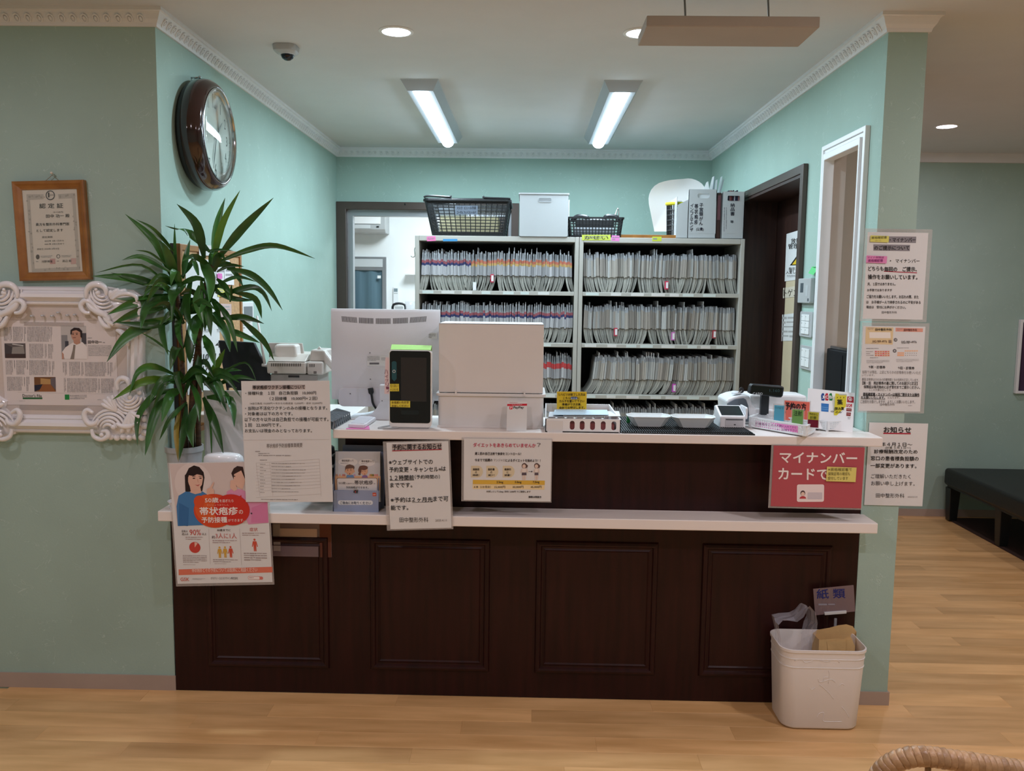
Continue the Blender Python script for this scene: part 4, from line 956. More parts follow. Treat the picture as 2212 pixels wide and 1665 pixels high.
# black ribbed mat
MX0, MX1, MY0, MY1 = PZ(1345, 940, ZK).x, PZ(1639, 945, ZK).x, YS+.006, PZ(1560, 906, ZK).y
t = thing('ribbed_mat', 'black ribbed rubber mat under the two grey coin trays', 'mat', ((MX0+MX1)/2, (MY0+MY1)/2, ZK))
MB().box(MX0, MX1, MY0, MY1, ZK, ZK+.004).build('base', 'black_plastic', t, bevel=.001)
mb = MB(); x = MX0+.004
while x < MX1-.005: mb.box(x, x+.0035, MY0+.003, MY1-.003, ZK+.004, ZK+.0085); x += .0078
stuff(mb.build('ribs', 'black_plastic', t))
ZM = ZK+.0088
# two coin trays
def coin_tray(cx, cy, label):
    t = thing('coin_tray', label, 'tray', (cx, cy, ZM), 'pair of pale grey coin trays', rot=(0, 0, 0))
    mb = MB(S(232, 238, 239)); hx, hy = .0755, .050
    def oct_(k, z): 
        return [(cx+hx*k*u, cy+hy*k*v) for u, v in ((-.78, -1), (.70, -1), (.95, -.55), (1, .35), (.72, 1), (-.72, 1), (-1, .45), (-1, -.45))]
    L = [(.66, 0), (.70, .0), (.98, .030), (1.0, .0365), (1.03, .0375), (1.03, .0345)]
    inn = [(.97, .0365), (.94, .030), (.66, .004), (.02, .004)]
    seq = [(.02, 0)]+L[:]; seq = [(.02, 0), (.68, 0), (1.0, .034), (1.03, .0345), (1.03, .0375), (.985, .0375), (.965, .033), (.66, .004), (.02, .004)]
    vs = []; 
    for k, z in seq: vs += [(x, y, ZM+z) for x, y in oct_(k, z)]
    mb.add(vs, [(8*i+j, 8*i+(j+1) % 8, 8*(i+1)+(j+1) % 8, 8*(i+1)+j) for i in range(len(seq)-1) for j in range(8)])
    mb.build('bowl', 'plastic', t, bevel=.002)
    mb = MB(S(190, 196, 198)); 
    for i in range(14):
        for j in range(5): mb.box(cx-.042+.0065*i-.0012, cx-.042+.0065*i+.0012, cy-.02+.010*j-.0012, cy-.02+.010*j+.0012, ZM+.004, ZM+.0065)
    stuff(mb.build('grip_nubs', 'plastic', t)); return t
a = PZ(1400, 918, ZM); b = PZ(1497, 921, ZM)
coin_tray(a.x, .005, 'pale grey coin tray nearer the slotted basket on the ribbed mat'); coin_tray(b.x, -.002, 'pale grey coin tray nearer the card terminal on the ribbed mat')
# pen with red cap and green clip beside the trays
t = thing('pen_stand', 'green and red pen ends poking up between basket and coin tray', 'pen', (PZ(1347, 905, ZK).x, .06, ZK))
p = t.location; MB(S(30, 120, 60)).box(p.x-.006, p.x+.006, .055, .067, ZK+.0086, ZK+.036).build('body', 'plastic', t, bevel=.002); MB(S(226, 60, 70)).ball((p.x+.007, .061, ZK+.040), .0055).build('cap', 'plastic', t, smooth=True)
# card terminal
A = PZ(1556, 917, ZK); x0, x1 = PY(1553, 900, .02).x, PY(1608, 900, .02).x; y0 = -.0
t = thing('card_terminal', 'small white card terminal with a dark sloping screen', 'card terminal', ((x0+x1)/2, .05, ZK))
zt1 = PY(1560, 876, .10).z; zf = PY(1580, 899, 0).z
mb = MB(S(240, 240, 242)); prof = [(y0, ZK+.004), (y0, zf), (y0+.085, zt1+.004), (y0+.105, zt1), (y0+.105, ZK+.004)]
mb.prism(prof, 'x', x0, x1); mb.build('body', 'plastic', t, bevel=.004)
dv = Vector((0, .085, zt1+.004-zf)); L_ = dv.length; dv.normalize(); nn = Vector((0, -dv.z, dv.y))
def onslope(u, v, h=0): return Vector((x0+(x1-x0)*u, y0, zf))+dv*(L_*v)+nn*h
mb = MB(S(22, 24, 30)); mb.add([onslope(.07, .08, .0008), onslope(.93, .08, .0008), onslope(.93, .93, .0008), onslope(.07, .93, .0008)], [(0, 1, 2, 3)]); mb.build('screen', 'gloss', t)
mb = MB(S(206, 206, 210)); mb.box(x0+.018, x1-.008, y0-.001, y0+.001, ZK+.012, zf-.006); mb.build('slot_panel', 'plastic', t)
MB(S(60, 60, 64)).box(x0+.02, x1-.010, y0-.002, y0, zf-.013, zf-.010).box((x0+x1)/2+.004, (x0+x1)/2+.010, y0-.002, y0, ZK+.016, ZK+.019).build('card_slot', 'plastic', t)
MB(S(232, 232, 236)).prism(rrect(y0+.01, y0+.10, zf-.012, zt1+.006, .008), 'x', x1+.002, x1+.009).box(x1-.001, x1+.003, y0+.03, y0+.08, ZK+.01, zf-.01).build('side_grip', 'plastic', t, bevel=.002)
MB(S(120, 120, 124)).box(x0+.02, x1-.004, y0+.008, y0+.10, ZK, ZK+.004).build('foot', 'plastic', t)
# cash register
RY = .135
def r(px, py, Y=RY): return PY(px, py, Y)
zr = (1480, 800, .18987)
def g(zx, zy, Y=RY): p = PY(zr[0]+zx*zr[2], zr[1]+zy*zr[2], Y); return (p.x, p.z)
t = thing('cash_register', 'white and grey cash register with a dark customer display on a post', 'cash register', (g(850, 500)[0], RY+.13, ZK))
out = [g(*q) for q in ((470, 345), (560, 300), (690, 275), (735, 290), (760, 420), (1000, 455), (1290, 470), (1330, 290), (1360, 480), (1400, 560))]
prof = [g(468, 345), g(500, 320), g(570, 295), g(650, 280), g(725, 285), g(745, 320), g(765, 390), g(800, 430), g(960, 450), g(1200, 470), (g(1230, 470)[0], ZK), (g(480, 600)[0], ZK)]
mb = MB(S(232, 234, 236)); mb.prism(prof, 'y', RY, RY+.15); mb.build('body', 'plastic', t, bevel=.006)
sd = [g(475, 372), g(560, 325), g(660, 312), g(690, 330), g(715, 400), g(725, 500), (g(740, 600)[0], ZK+.01), (g(480, 600)[0], ZK+.01)]
MB(S(96, 106, 116)).prism(sd, 'y', RY-.006, RY).build('side_cover', 'plastic', t, bevel=.002)
MB(S(238, 236, 236)).prism([g(760, 285), g(1300, 290), g(1420, 300), g(1420, 480), (g(1420, 480)[0], ZK), (g(790, 430)[0], ZK), g(770, 380)], 'y', RY+.03, RY+.15).build('printer_cover', 'plastic', t, bevel=.008)
A = g(560, 262); B = g(640, 270); MB(S(214, 216, 220)).lathe([(.001, 0), (.018, .001), (.018, .004), (.001, .005)], ((A[0]+B[0])/2+.002, RY+.03, B[1]-.002), 20).build('lock', 'plastic', t, smooth=True)
q = g(665, 235); MB(S(50, 50, 54)).prism([(q[0]+.009*math.cos(2*PI*k/12), q[1]+.011*math.sin(2*PI*k/12)) for k in range(12)], 'y', RY+.028, RY+.034).build('key_head', 'plastic', t); 
a_, b_ = g(625, 268), g(665, 240); MB().tube([(a_[0], RY+.03, a_[1]), (b_[0], RY+.03, b_[1])], .003, 6).build('key', 'chrome', t)
c0 = g(880, 300, RY-.03); c1 = g(965, 420, RY-.03); MB().box(c0[0], c1[0], RY-.018, RY+.004, c1[1]-.03, c0[1]+.01).build('display_post', 'navy_black', t, bevel=.002)
P = [g(*q_, RY-.04) for q_ in ((735, 265), (728, 250), (745, 175), (765, 155), (1100, 180), (1125, 190), (1110, 290), (1090, 308), (1040, 306))]
mb = MB(); mb.prism(P, 'y', RY-.045, RY-.008); mb.build('display', 'navy_black', t, bevel=.005)
s = Sheet('display_face', '', '', [(zr[0]+u*zr[2], zr[1]+v*zr[2]) for u, v in ((762, 170), (1110, 194), (1092, 296), (748, 256))], RY-.0462, thick=.0004, mat='black_gloss', zm=zr)
s.text('CASIO', 765, 247, 865, 273, S(190, 200, 206), .02, dy=-2); s.text('1,160', 945, 210, 1070, 248, S(52, 84, 88), 0, dy=-3)
adopt(s.obj, t)
# credit-card sign
s = Sheet('card_brand_sign', 'white slanted card payment sign with brand marks by the pillar', 'sign', [(zr[0]+u*zr[2], zr[1]+v*zr[2]) for u, v in ((1440, 205), (1975, 262), (1858, 700), (1330, 640))], [.055, .03, -.015, .01], thick=.004, mat='basket_white', zm=zr)
for k, cc in enumerate(((28, 70, 140), (190, 40, 60), (20, 120, 60))):
    x = 1568+k*46; s.poly([(x+22, 264), (x+46, 264), (x+40, 335), (x+30, 348), (x, 345), (x+6, 290)], S(*cc)); s.text('JCB'[k], x+10, 292, x+38, 325, S(244, 244, 244), .02)
s.poly([(1560, 376), (1648, 384), (1625, 474), (1542, 466)], S(52, 120, 190)); s.line(1550, 418, 1634, 428, 5, S(120, 180, 226)); s.line(1546, 440, 1630, 450, 5, S(120, 180, 226))
s.poly([(1880, 300), (1955, 304), (1940, 372), (1862, 366)], S(168, 46, 58)); s.ell(1908, 330, 22, 22, S(240, 236, 236), 2); s.ell(1908, 330, 15, 15, S(168, 46, 58), 3); s.ell(1908, 332, 6, 10, S(240, 236, 236), 4)
s.poly([(1855, 382), (1918, 386), (1908, 424), (1846, 420)], S(190, 50, 60)); s.text('DC', 1860, 388, 1902, 418, S(240, 236, 236), .03)
s.poly([(1843, 432), (1903, 436), (1894, 470), (1833, 466)], S(136, 60, 58)); s.line(1846, 448, 1890, 452, 4, S(226, 190, 190)); s.poly([(1834, 478), (1886, 482), (1872, 522), (1822, 518)], S(136, 60, 58)); s.line(1836, 496, 1874, 500, 4, S(226, 190, 190))
s.greek(1835, 530, 1868, 560, 2, S(60, 60, 60)); s.text('VISA', 1650, 462, 1690, 478, S(90, 60, 60), .03)
mb = MB(); mb.box(-s.w/2+.01, s.w/2-.01, .004, .05, -s.h/2, -s.h/2+.003); mb.build('prop', 'white_plastic', s.obj, local=True)
# open lattice baskets with coloured cards
def quadwall(mb, p0, p1, z0, z1, nu, nv, th=.0028, fr=.005):
    """flat perforated wall from p0 to p1 (xy) with square holes"""
    p0, p1 = Vector((*p0, 0)), Vector((*p1, 0)); d = (p1-p0); L_ = d.length; d.normalize(); n = Vector((d.y, -d.x, 0))
    def bar(u0, u1, v0, v1, q=0):
        mb.add([tuple(p0+d*u+n*h+Vector((0, 0, v))) for h in (q, th-q) for u, v in ((u0, v0), (u1, v0), (u1, v1), (u0, v1))], [(0, 1, 2, 3), (7, 6, 5, 4), (0, 4, 5, 1), (1, 5, 6, 2), (2, 6, 7, 3), (3, 7, 4, 0)])
    bar(0, L_, z0, z0+fr); bar(0, L_, z1-fr, z1); bar(.0003, fr*1.5, z0+.0006, z1-.0006, .0002); bar(L_-fr*1.5, L_-.0003, z0+.0006, z1-.0006, .0002)
    for i in range(1, nu): u = L_*i/nu; bar(u-.0016, u+.0016, z0+.001, z1-.001, .0004)
    for j in range(1, nv): v = z0+fr+(z1-z0-2*fr)*j/nv; bar(.001, L_-.001, v-.0016, v+.0016, .0006)
def lattice_basket(label, fl, fr_, br, bl, h, nu, nv, ns, div=()):
    c = [(a+b)/2 for a, b in zip(fl, br)]
    t = thing('lattice_basket', label, 'basket', (c[0], c[1], ZK))
    for (a, b, k) in ((fl, fr_, nu), (fr_, br, ns), (br, bl, nu), (bl, fl, ns)):
        mb = MB(); quadwall(mb, a, b, ZK+.004, ZK+h, k, nv); stuff(mb.build('lattice_wall', 'basket_white', t))
    MB().prism([fl, fr_, br, bl], 'z', ZK+.003, ZK+.005).build('base', 'basket_white', t)
    out = [(c[0]+(p[0]-c[0])*1.025, c[1]+(p[1]-c[1])*1.04) for p in (fl, fr_, br, bl)]; inn = [(c[0]+(p[0]-c[0])*.98, c[1]+(p[1]-c[1])*.96) for p in (fl, fr_, br, bl)]
    MB().ring(out, inn, 'z', ZK+h-.003, ZK+h+.001).build('rim', 'basket_white', t)
    for p in (fl, fr_, br, bl): MB().box(c[0]+(p[0]-c[0])*.94-.004, c[0]+(p[0]-c[0])*.94+.004, c[1]+(p[1]-c[1])*.9-.004, c[1]+(p[1]-c[1])*.9+.004, ZK, ZK+.004).build('foot', 'basket_white', t)
    for f in div:
        a = (fl[0]+(fr_[0]-fl[0])*f, fl[1]+(fr_[1]-fl[1])*f); b = (bl[0]+(br[0]-bl[0])*f, bl[1]+(br[1]-bl[1])*f)
        mb = MB(); mb.prism([a, (a[0]+.002, a[1]), (b[0]+.002, b[1]), b], 'z', ZK+.005, ZK+h-.006); mb.build('divider', 'basket_white', t)
    return t
def gz(zx, zy): p = PZ(zr[0]+zx*zr[2], zr[1]+zy*zr[2], ZK); return (p.x, p.y)
fl, fr_ = gz(728, 650), gz(1375, 762); fl = (fl[0], fl[1]); br = gz(1610, 715); e = (br[0]-fr_[0], br[1]-fr_[1]); k = .115/math.hypot(*e) if math.hypot(*e) < .115 else 1
br = (fr_[0]+.062, fr_[1]+.10); bl = (fl[0]+.062, fl[1]+.10); hB = .040
lattice_basket('white lattice basket holding coloured cards, pink strip on its front', fl, fr_, br, bl, hB, 26, 5, 12, (.45, .78))
d_ = Vector((fr_[0]-fl[0], fr_[1]-fl[1])); L_ = d_.length; ang = math.atan2(d_.y, d_.x)
def card_in(name, label, cat, f, back, w, h, z0, col, lines, ink, film=None, lean=0, inkb=.01, col2=None):
    """upright card standing in the basket, parallel to its front wall"""
    base = Vector((fl[0]+d_.x*f+.062*back, fl[1]+d_.y*f+.10*back, z0+.022))
    mb = MB(col); mb.box(-w/2, w/2, 0, .0008, 0, h)
    if col2: mb.box(-w/2, w/2, -.0004, 0, 0, h*.5, col2)
    o = mb.build(name, 'print'); o.location = base; o.rotation_euler = (lean, 0, ang*.5); tag(o, label, cat, 'coloured cards in the lattice basket')
    if film: MB().box(-w/2-film, w/2+film, .0012, .0016, 0, h+film).build('laminate', 'laminate_film', o, local=True)
    class Fake: pass
    s = Sheet.__new__(Sheet); s.obj = o; s.w, s.h, s.ink, s.level, s.o0 = w, h, MB(), 0, (0, 0, 1); s.H = np.array([1/100, 0, 0, 0, 1/100, 0, 0, 0]); PRINTS.append(s)
    s.loc = lambda x, y: ((x/100-.5)*w, h*(1-y/100))
    n = len(lines)
    for i, (tx, y0, y1, xa, xb) in enumerate(lines): s.text(tx, xa, y0, xb, y1, ink, inkb)
    return o
card_in('name_card', 'light blue laminated card standing in the lattice basket', 'card', .47, .35, .034, .055, ZK+.012, S(92, 172, 198), [('リハビリ', 8, 22, 10, 90)], S(30, 50, 60), .005)
card_in('name_card', 'green laminated card standing in the lattice basket', 'card', .80, .30, .036, .052, ZK+.010, S(120, 170, 92), [('注射', 6, 40, 14, 88)], S(24, 50, 30), .004)
card_in('name_card', 'yellow and maroon card standing at the right end of the lattice basket', 'card', 1.05, .38, .034, .052, ZK+.008, S(190, 190, 70), [('予約なし', 6, 20, 10, 90), ('診察', 26, 46, 20, 80)], S(60, 66, 20), .003, col2=S(112, 22, 48))
card_in('name_card', 'large salmon-red card behind the lattice basket with big brush lettering', 'card', .66, 1.10, .086, .070, ZK+.008, S(238, 116, 98), [('予約の方', 8, 46, 3, 86), ('(        )', 54, 64, 4, 56)], S(30, 24, 28), .004, inkb=.03)
s = Sheet('pink_strip', 'long pink strip with purple handwriting on the lattice basket front', 'note', [(zr[0]+u*zr[2], zr[1]+v*zr[2]) for u, v in ((792, 570), (1282, 628), (1282, 712), (792, 636))], [fl[1]+d_.y*.09-.0035, fl[1]+d_.y*.86-.0035, fl[1]+d_.y*.86-.0035, fl[1]+d_.y*.09-.0035], col=S(240, 150, 210), thick=.0005, zm=zr)
s.text('診察券をこの入れ物に入れてから', 800, 588, 1262, 618, S(130, 40, 120), 0, dy=-44); s.text('←   お待ち下さい', 1020, 652, 1270, 680, S(130, 40, 120), 0, dy=-18)
# second basket behind, right
f2 = gz(1600, 690); f3 = gz(1830, 655); f2 = (PY(1784, 915, .0).x, -.012); f3 = (PY(1828, 912, .02).x, .012)
lattice_basket('small plain white lattice basket tucked behind, before the card payment sign', f2, f3, (f3[0]-.02, f3[1]+.028), (f2[0]-.02, f2[1]+.028), .036, 9, 5, 5)
s = Sheet('name_card', 'yellow laminated card reading medicine, before the card payment sign', 'card', [(zr[0]+u*zr[2], zr[1]+v*zr[2]) for u, v in ((1715, 262), (1852, 274), (1808, 520), (1690, 508))], [.024, .026, .012, .010], col=S(226, 214, 60), thick=.0008, zm=zr)
s.obj['group'] = 'coloured cards by the baskets'
s.rect(1755, 266, 1852, 284, S(200, 205, 190)); s.text('薬', 1730, 338, 1790, 400, S(40, 40, 20), .03); s.text('(飲み薬', 1692, 424, 1800, 464, S(40, 40, 20), .02); s.text('のみ)', 1706, 468, 1782, 496, S(40, 40, 20), .02); s.text('・・・', 1730, 306, 1815, 322, S(60, 60, 30), .02)
# left group: fax phone, black display, receipt paper
FYY = .22
zf_ = (560, 720, .14416)
def p8(zx, zy, Y): q = PY(zf_[0]+zx*zf_[2], zf_[1]+zy*zf_[2], Y); return (q.x, q.z)
t = thing('fax_phone', 'beige desk fax machine with slots, wrapped paper on its rear', 'fax machine', (p8(420, 600, FYY)[0], FYY+.15, ZK))
a, b = p8(110, 420, FYY), p8(700, 610, FYY)
MB().box(a[0], b[0], FYY, FYY+.22, b[1], a[1]).build('body', 'beige_plastic', t, bevel=.006)
a2, b2 = p8(150, 610, FYY), p8(860, 760, FYY); MB(S(158, 152, 146)).box(a2[0], b2[0], FYY+.015, FYY+.2, ZK, a2[1]).build('base', 'plastic', t, bevel=.004)
a, b = p8(120, 360, FYY), p8(690, 425, FYY); MB().prism([(FYY, b[1]), (FYY+.06, a[1]+.01), (FYY+.22, a[1]+.01), (FYY+.22, b[1])], 'x', a[0], b[0]).build('top_cover', 'beige_plastic', t, bevel=.003)
a, b = p8(140, 140, FYY+.1), p8(680, 365, FYY+.1); MB(S(200, 192, 184)).prism([(a[0], b[1]), (b[0], b[1]), (p8(640, 150, FYY+.1)[0], a[1]), (a[0], a[1])], 'y', FYY+.10, FYY+.112).build('paper_guide', 'plastic', t, bevel=.002)
mb = MB(S(50, 46, 44))
for k in range(17): q0 = p8(180+27*k, 448, FYY); q1 = p8(192+27*k, 495, FYY); mb.box(q0[0], q1[0], FYY-.0008, FYY, q1[1], q0[1])
stuff(mb.build('vent_slots', 'print', t))
q0, q1 = p8(420, 632, FYY), p8(585, 665, FYY); MB(S(44, 40, 40)).box(q0[0], q1[0], FYY+.013, FYY+.0152, q1[1], q0[1]).build('socket', 'plastic', t)
for zx in (225, 815): q0, q1 = p8(zx, 565, FYY), p8(zx+45, 605, FYY); MB(S(120, 112, 106)).box(q0[0], q1[0], FYY-.0012, FYY, q1[1], q0[1]).build('clip', 'plastic', t)
a, b = p8(712, 425, FYY), p8(960, 620, FYY)
P = [p8(*q_, FYY) for q_ in ((712, 425), (745, 240), (770, 222), (945, 228), (1000, 300), (1165, 520), (1165, 660), (1010, 600), (720, 610))]
mb = MB(S(206, 198, 190)); mb.prism([p8(712, 425, FYY), p8(745, 250, FYY), p8(945, 260, FYY), p8(960, 425, FYY)], 'y', FYY+.03, FYY+.16, None); mb.box(a[0], b[0], FYY, FYY+.2, b[1], a[1]); mb.build('handset_cradle', 'plastic', t, bevel=.006)
mb = MB(S(212, 204, 196)); mb.prism([p8(962, 430, FYY), p8(960, 250, FYY), p8(1165, 520, FYY), p8(1165, 650, FYY)], 'y', FYY+.005, FYY+.05); mb.build('handset', 'plastic', t, bevel=.006)
MB(S(50, 46, 44)).add([(p8(755+22*k+d, v, FYY)[0], FYY-.0008, p8(755, v, FYY)[1]) for k in range(4) for d, v in ((0, 458), (9, 458), (9, 502), (0, 502))], [tuple(range(4*k, 4*k+4)) for k in range(4)]).build('vent_slots', 'print', t)
q0 = p8(905, 240, FYY+.06); MB(S(222, 218, 210)).tube([(q0[0]-.01, FYY+.06, q0[1]-.006), (q0[0], FYY+.06, q0[1]+.008), (q0[0]+.008, FYY+.06, q0[1]-.004)], .005, 8).build('hook', 'plastic', t, smooth=True)
A, B = PY(555, 682, FYY+.02), PY(572, 786, FYY+.02); MB().tube([B, A], [.0055, .004], 8).tube([PY(566, 788, FYY+.02), PY(577, 789, FYY+.02)], .006, 8).build('antenna', 'cream_plastic', t, smooth=True)
mb = MB(S(238, 232, 226)); a, b = p8(225, 170, FYY+.05), p8(560, 420, FYY+.05)
mb.prism([p8(*q_, FYY+.04) for q_ in ((225, 190), (260, 165), (540, 165), (560, 200), (575, 330), (470, 420), (320, 420), (235, 330))], 'y', FYY+.035, FYY+.098)
tag(mb.build('wrapped_paper', 'gloss', root_loc=((a[0]+b[0])/2, FYY+.06, b[1]), bevel=.008, segs=3), 'film-wrapped bundle of pale paper resting on the beige fax machine', 'bundle')
# black pos display leaning back left of the fax
Y = .24; P = [PY(*q_, Y) for q_ in ((471, 735), (548, 740), (592, 832), (492, 838))]
t = thing('pos_display', 'black tilted display panel behind the plant leaves', 'display', ((P[0].x+P[1].x)/2, Y+.03, ZK))
MB().prism([(p.x, p.z) for p in P]+[(P[3].x-.004, P[3].z-.02)], 'y', Y, Y+.022).build('panel', 'navy_black', t, bevel=.003)
MB().box(P[3].x+.03, P[2].x-.04, Y+.005, Y+.03, ZK, P[3].z+.03).build('stand', 'black_plastic', t, bevel=.003); MB().box(P[3].x, P[2].x-.02, Y-.03, Y+.09, ZK, ZK+.008).build('foot', 'black_plastic', t, bevel=.003)
# dark grey lattice tray at the counter's left end
pts = [PZ(716, 925, ZK), PZ(757, 896, ZK), PZ(757, 889, ZK+.0)]
t = thing('lattice_tray', 'dark grey plastic tray with a zigzag lattice edge at the left counter end', 'tray', (PZ(735, 905, ZK).x, .05, ZK))
A, B = PZ(719, 928, ZK), PZ(757, 906, ZK); w_ = Vector((B.x-A.x, B.y-A.y)); n_ = Vector((-.07, .10))
mb = MB(); h_ = .028; pr = [(A.x, A.y), (B.x, B.y), (B.x+n_.x, B.y+n_.y), (A.x+n_.x, A.y+n_.y)]; mb.prism(pr, 'z', ZK, ZK+.003); mb.prism(pr, 'z', ZK+h_-.003, ZK+h_); mb.build('trays', 'grey_plastic', t)
mb = MB(); N_ = 9
for k in range(N_):
    u, v = Vector((A.x, A.y))+w_*(k/N_), Vector((A.x, A.y))+w_*((k+1)/N_); m_ = (u+v)/2; mb.tube([(u.x, u.y, ZK+.002), (m_.x, m_.y, ZK+h_-.002), (v.x, v.y, ZK+.002)], .0026, 5)
mb.build('zigzag', 'grey_plastic', t); mb = MB()
for k in range(1, 12): u = Vector((A.x, A.y))+w_*(k/12); mb.tube([(u.x, u.y, ZK+h_), (u.x+n_.x, u.y+n_.y, ZK+h_)], .0022, 4)
stuff(mb.build('ribs', 'grey_plastic', t))
# hand-sanitiser cluster glimpsed under the counter's left end
a = PY(722, 1000, .06)
t = thing('label_printer', 'dark desktop device glimpsed left of the brochure holder', 'printer', (a.x-.06, .09, ZL))
MB().box(a.x-.12, a.x-.002, .05, .16, ZL, ZL+.17).build('body', 'navy_black', t, bevel=.008); MB(S(190, 196, 200)).box(a.x-.121, a.x-.001, .048, .162, ZL+.05, ZL+.064).box(a.x-.121, a.x-.001, .048, .162, ZL+.125, ZL+.135).build('trim_band', 'plastic', t, bevel=.002); MB(S(58, 74, 86)).lathe([(.052, 0), (.05, .02), (.03, .032), (1e-6, .035)], (a.x-.06, .105, ZL+.17), 20).build('dome', 'plastic', t, smooth=True)
# ================================================================ notices and posters
def tape(s, x0, y0, x1, y1):
    (a, b), (c, d) = s.loc(x0, y0), s.loc(x1, y1)
    MB().box(min(a, c), max(a, c), -.0012, -.0008, min(b, d), max(b, d)).build('tape', 'clear_tape', s.obj, local=True)
CR = S(176, 40, 62)
# booking notice on the counter front
z = (700, 930, .23508)
s = Sheet('booking_notice', 'white booking notice with an underlined heading hanging over the lower shelf edge', 'notice', [(582, 108), (1145, 98), (1168, 890), (600, 908)], YS-.006, zm=z, margin=(.012, .004, .004, .004)) if 0 else None
def ZQ(z, q): return [(z[0]+x*z[2], z[1]+y*z[2]) for x, y in q]
s = Sheet('booking_notice', 'white booking notice with a grey-marked heading hanging over the lower shelf edge', 'notice', ZQ(z, [(582, 108), (1145, 98), (1168, 890), (600, 908)]), YS-.006, zm=z, margin=(.012, .004, .006, .005))
s.poly([(632, 122), (1085, 112), (1088, 172), (634, 184)], S(178, 168, 164)); s.text('予約に関するお知らせ', 637, 124, 1084, 176, S(40, 30, 34), .02, dy=6); s.line(634, 182, 1086, 172, 7, CR, 5)
s.text('※ウェブサイトでの', 602, 262, 1003, 308, None, .015, dy=4); s.text('予約変更・キャンセル', 603, 330, 1052, 378, None, .015, dy=4); s.text('等', 1056, 342, 1078, 364, None, .01); s.text('は', 1082, 326, 1120, 366, None, .02)
s.text('１２時間前', 606, 406, 828, 452, None, .02, dy=3); s.line(606, 454, 830, 450, 3.5, INK); s.text('（予約時間の）', 836, 402, 1066, 440, None, .01, dy=2)
s.text('までです。', 608, 476, 812, 518, None, .02, dy=2)
s.text('※予約は', 610, 610, 800, 656, None, .015, dy=3); s.text('２ヶ月先', 808, 608, 998, 650, None, .02, dy=2); s.line(808, 656, 1000, 650, 3.5, INK); s.text('まで可', 1004, 600, 1140, 646, None, .015, dy=2); s.text('能です。', 610, 684, 772, 728, None, .02, dy=2)
s.text('田中整形外科', 688, 796, 956, 842, S(56, 50, 50), 0, dy=3); s.text('2025.4.11', 1020, 812, 1124, 832, S(130, 122, 120), 0, dy=2)
# diet notice
s = Sheet('diet_notice', 'white diet notice with a pink heading and a yellow price band', 'notice', ZQ(z, [(1283, 72), (2085, 82), (2087, 652), (1285, 637)]), YS-.004, zm=z, margin=(.008, .003, .003, .004))
tape(s, 1250, 45, 2090, 98) if 0 else None
P_ = S(196, 70, 96); D_ = S(52, 44, 44)
s.text('ダイエットをあきらめていませんか', 1368, 112, 1940, 150, P_, .025, dy=-4); s.text('？', 1950, 112, 1985, 146, S(90, 80, 84), .01)
s.text('週１回の自己注射で食欲をコントロール！', 1384, 196, 1806, 222, D_, .025, dy=-3); s.text('今までで話題の', 1384, 256, 1545, 282, D_, .025); s.text('マンジャロ', 1556, 258, 1658, 282, S(150, 140, 138), .01); s.text('によるダイエットを始めよう！！', 1665, 258, 1986, 284, D_, .025, dy=-3)
for x, a in ((1350, '満腹感 の 持続！'), (1490, '脂肪量 の 減少！'), (1640, '健康的 に 減量！')):
    s.poly([(x, 322), (x+60, 320)]+[(x+60+50*math.sin(PI*k/8), 375-55*math.cos(PI*k/8)) for k in range(9)]+[(x+60, 430), (x, 428)], S(222, 208, 176))
    for i, w in enumerate(a.split()): s.text(w, x+ (16 if len(w) > 1 else 38), 346+26*i-(2 if i == 0 else 0), x+(76 if len(w) > 1 else 54), 364+26*i, D_, .02)
for x, sk in ((1838, 1), (1952, .8)):
    s.ell(x, 322, 24, 26, S(96, 72, 66), 1); s.ell(x-2, 326, 16, 18, S(226, 200, 184), 2); s.poly([(x+16, 304), (x+34, 320), (x+24, 346), (x+14, 330)], S(96, 72, 66), 2)
    s.poly([(x-22*sk, 345), (x+22*sk, 345), (x+17*sk, 385), (x-17*sk, 385)], S(232, 220, 210), 3); s.poly([(x-20*sk, 383), (x+20*sk, 383), (x+22*sk, 408), (x-22*sk, 408)], S(96, 84, 92), 4)
    for dx in (-9, 9): s.rect(x+dx*sk-6, 408, x+dx*sk+6, 450, S(228, 206, 192), 3)
    s.line(x-22*sk, 350, x-30*sk, 385, 8, S(228, 206, 192), 5); s.line(x+22*sk, 350, x+32*sk, 386, 8, S(228, 206, 192), 5)
s.line(1880, 374, 1906, 375, 3, D_); s.poly([(1904, 366), (1916, 375), (1904, 384)], D_)
s.poly([(1368, 450), (2030, 458), (2030, 498), (1368, 490)], S(222, 180, 70)); s.poly([(1366, 492), (2030, 500), (2028, 542), (1366, 534)], S(240, 218, 170))
for x, a, b in ((1586, '2.5mg', '15,000円'), (1754, '5.0mg', '30,000円'), (1920, '7.5mg', '45,000円')): s.text(a, x, 462, x+60, 486, D_, .02); s.text(b, x-20, 506, x+80, 528, D_, .01)
s.text('４本（1か月分）', 1378, 504, 1532, 526, D_, .01); s.text('お試しとして2.5mg 1本を 3,000円 でご提供します', 1494, 548, 1900, 568, D_, .02, dy=-4); s.text('価格は税抜き', 1882, 598, 2000, 618, D_, .03, dy=-2)
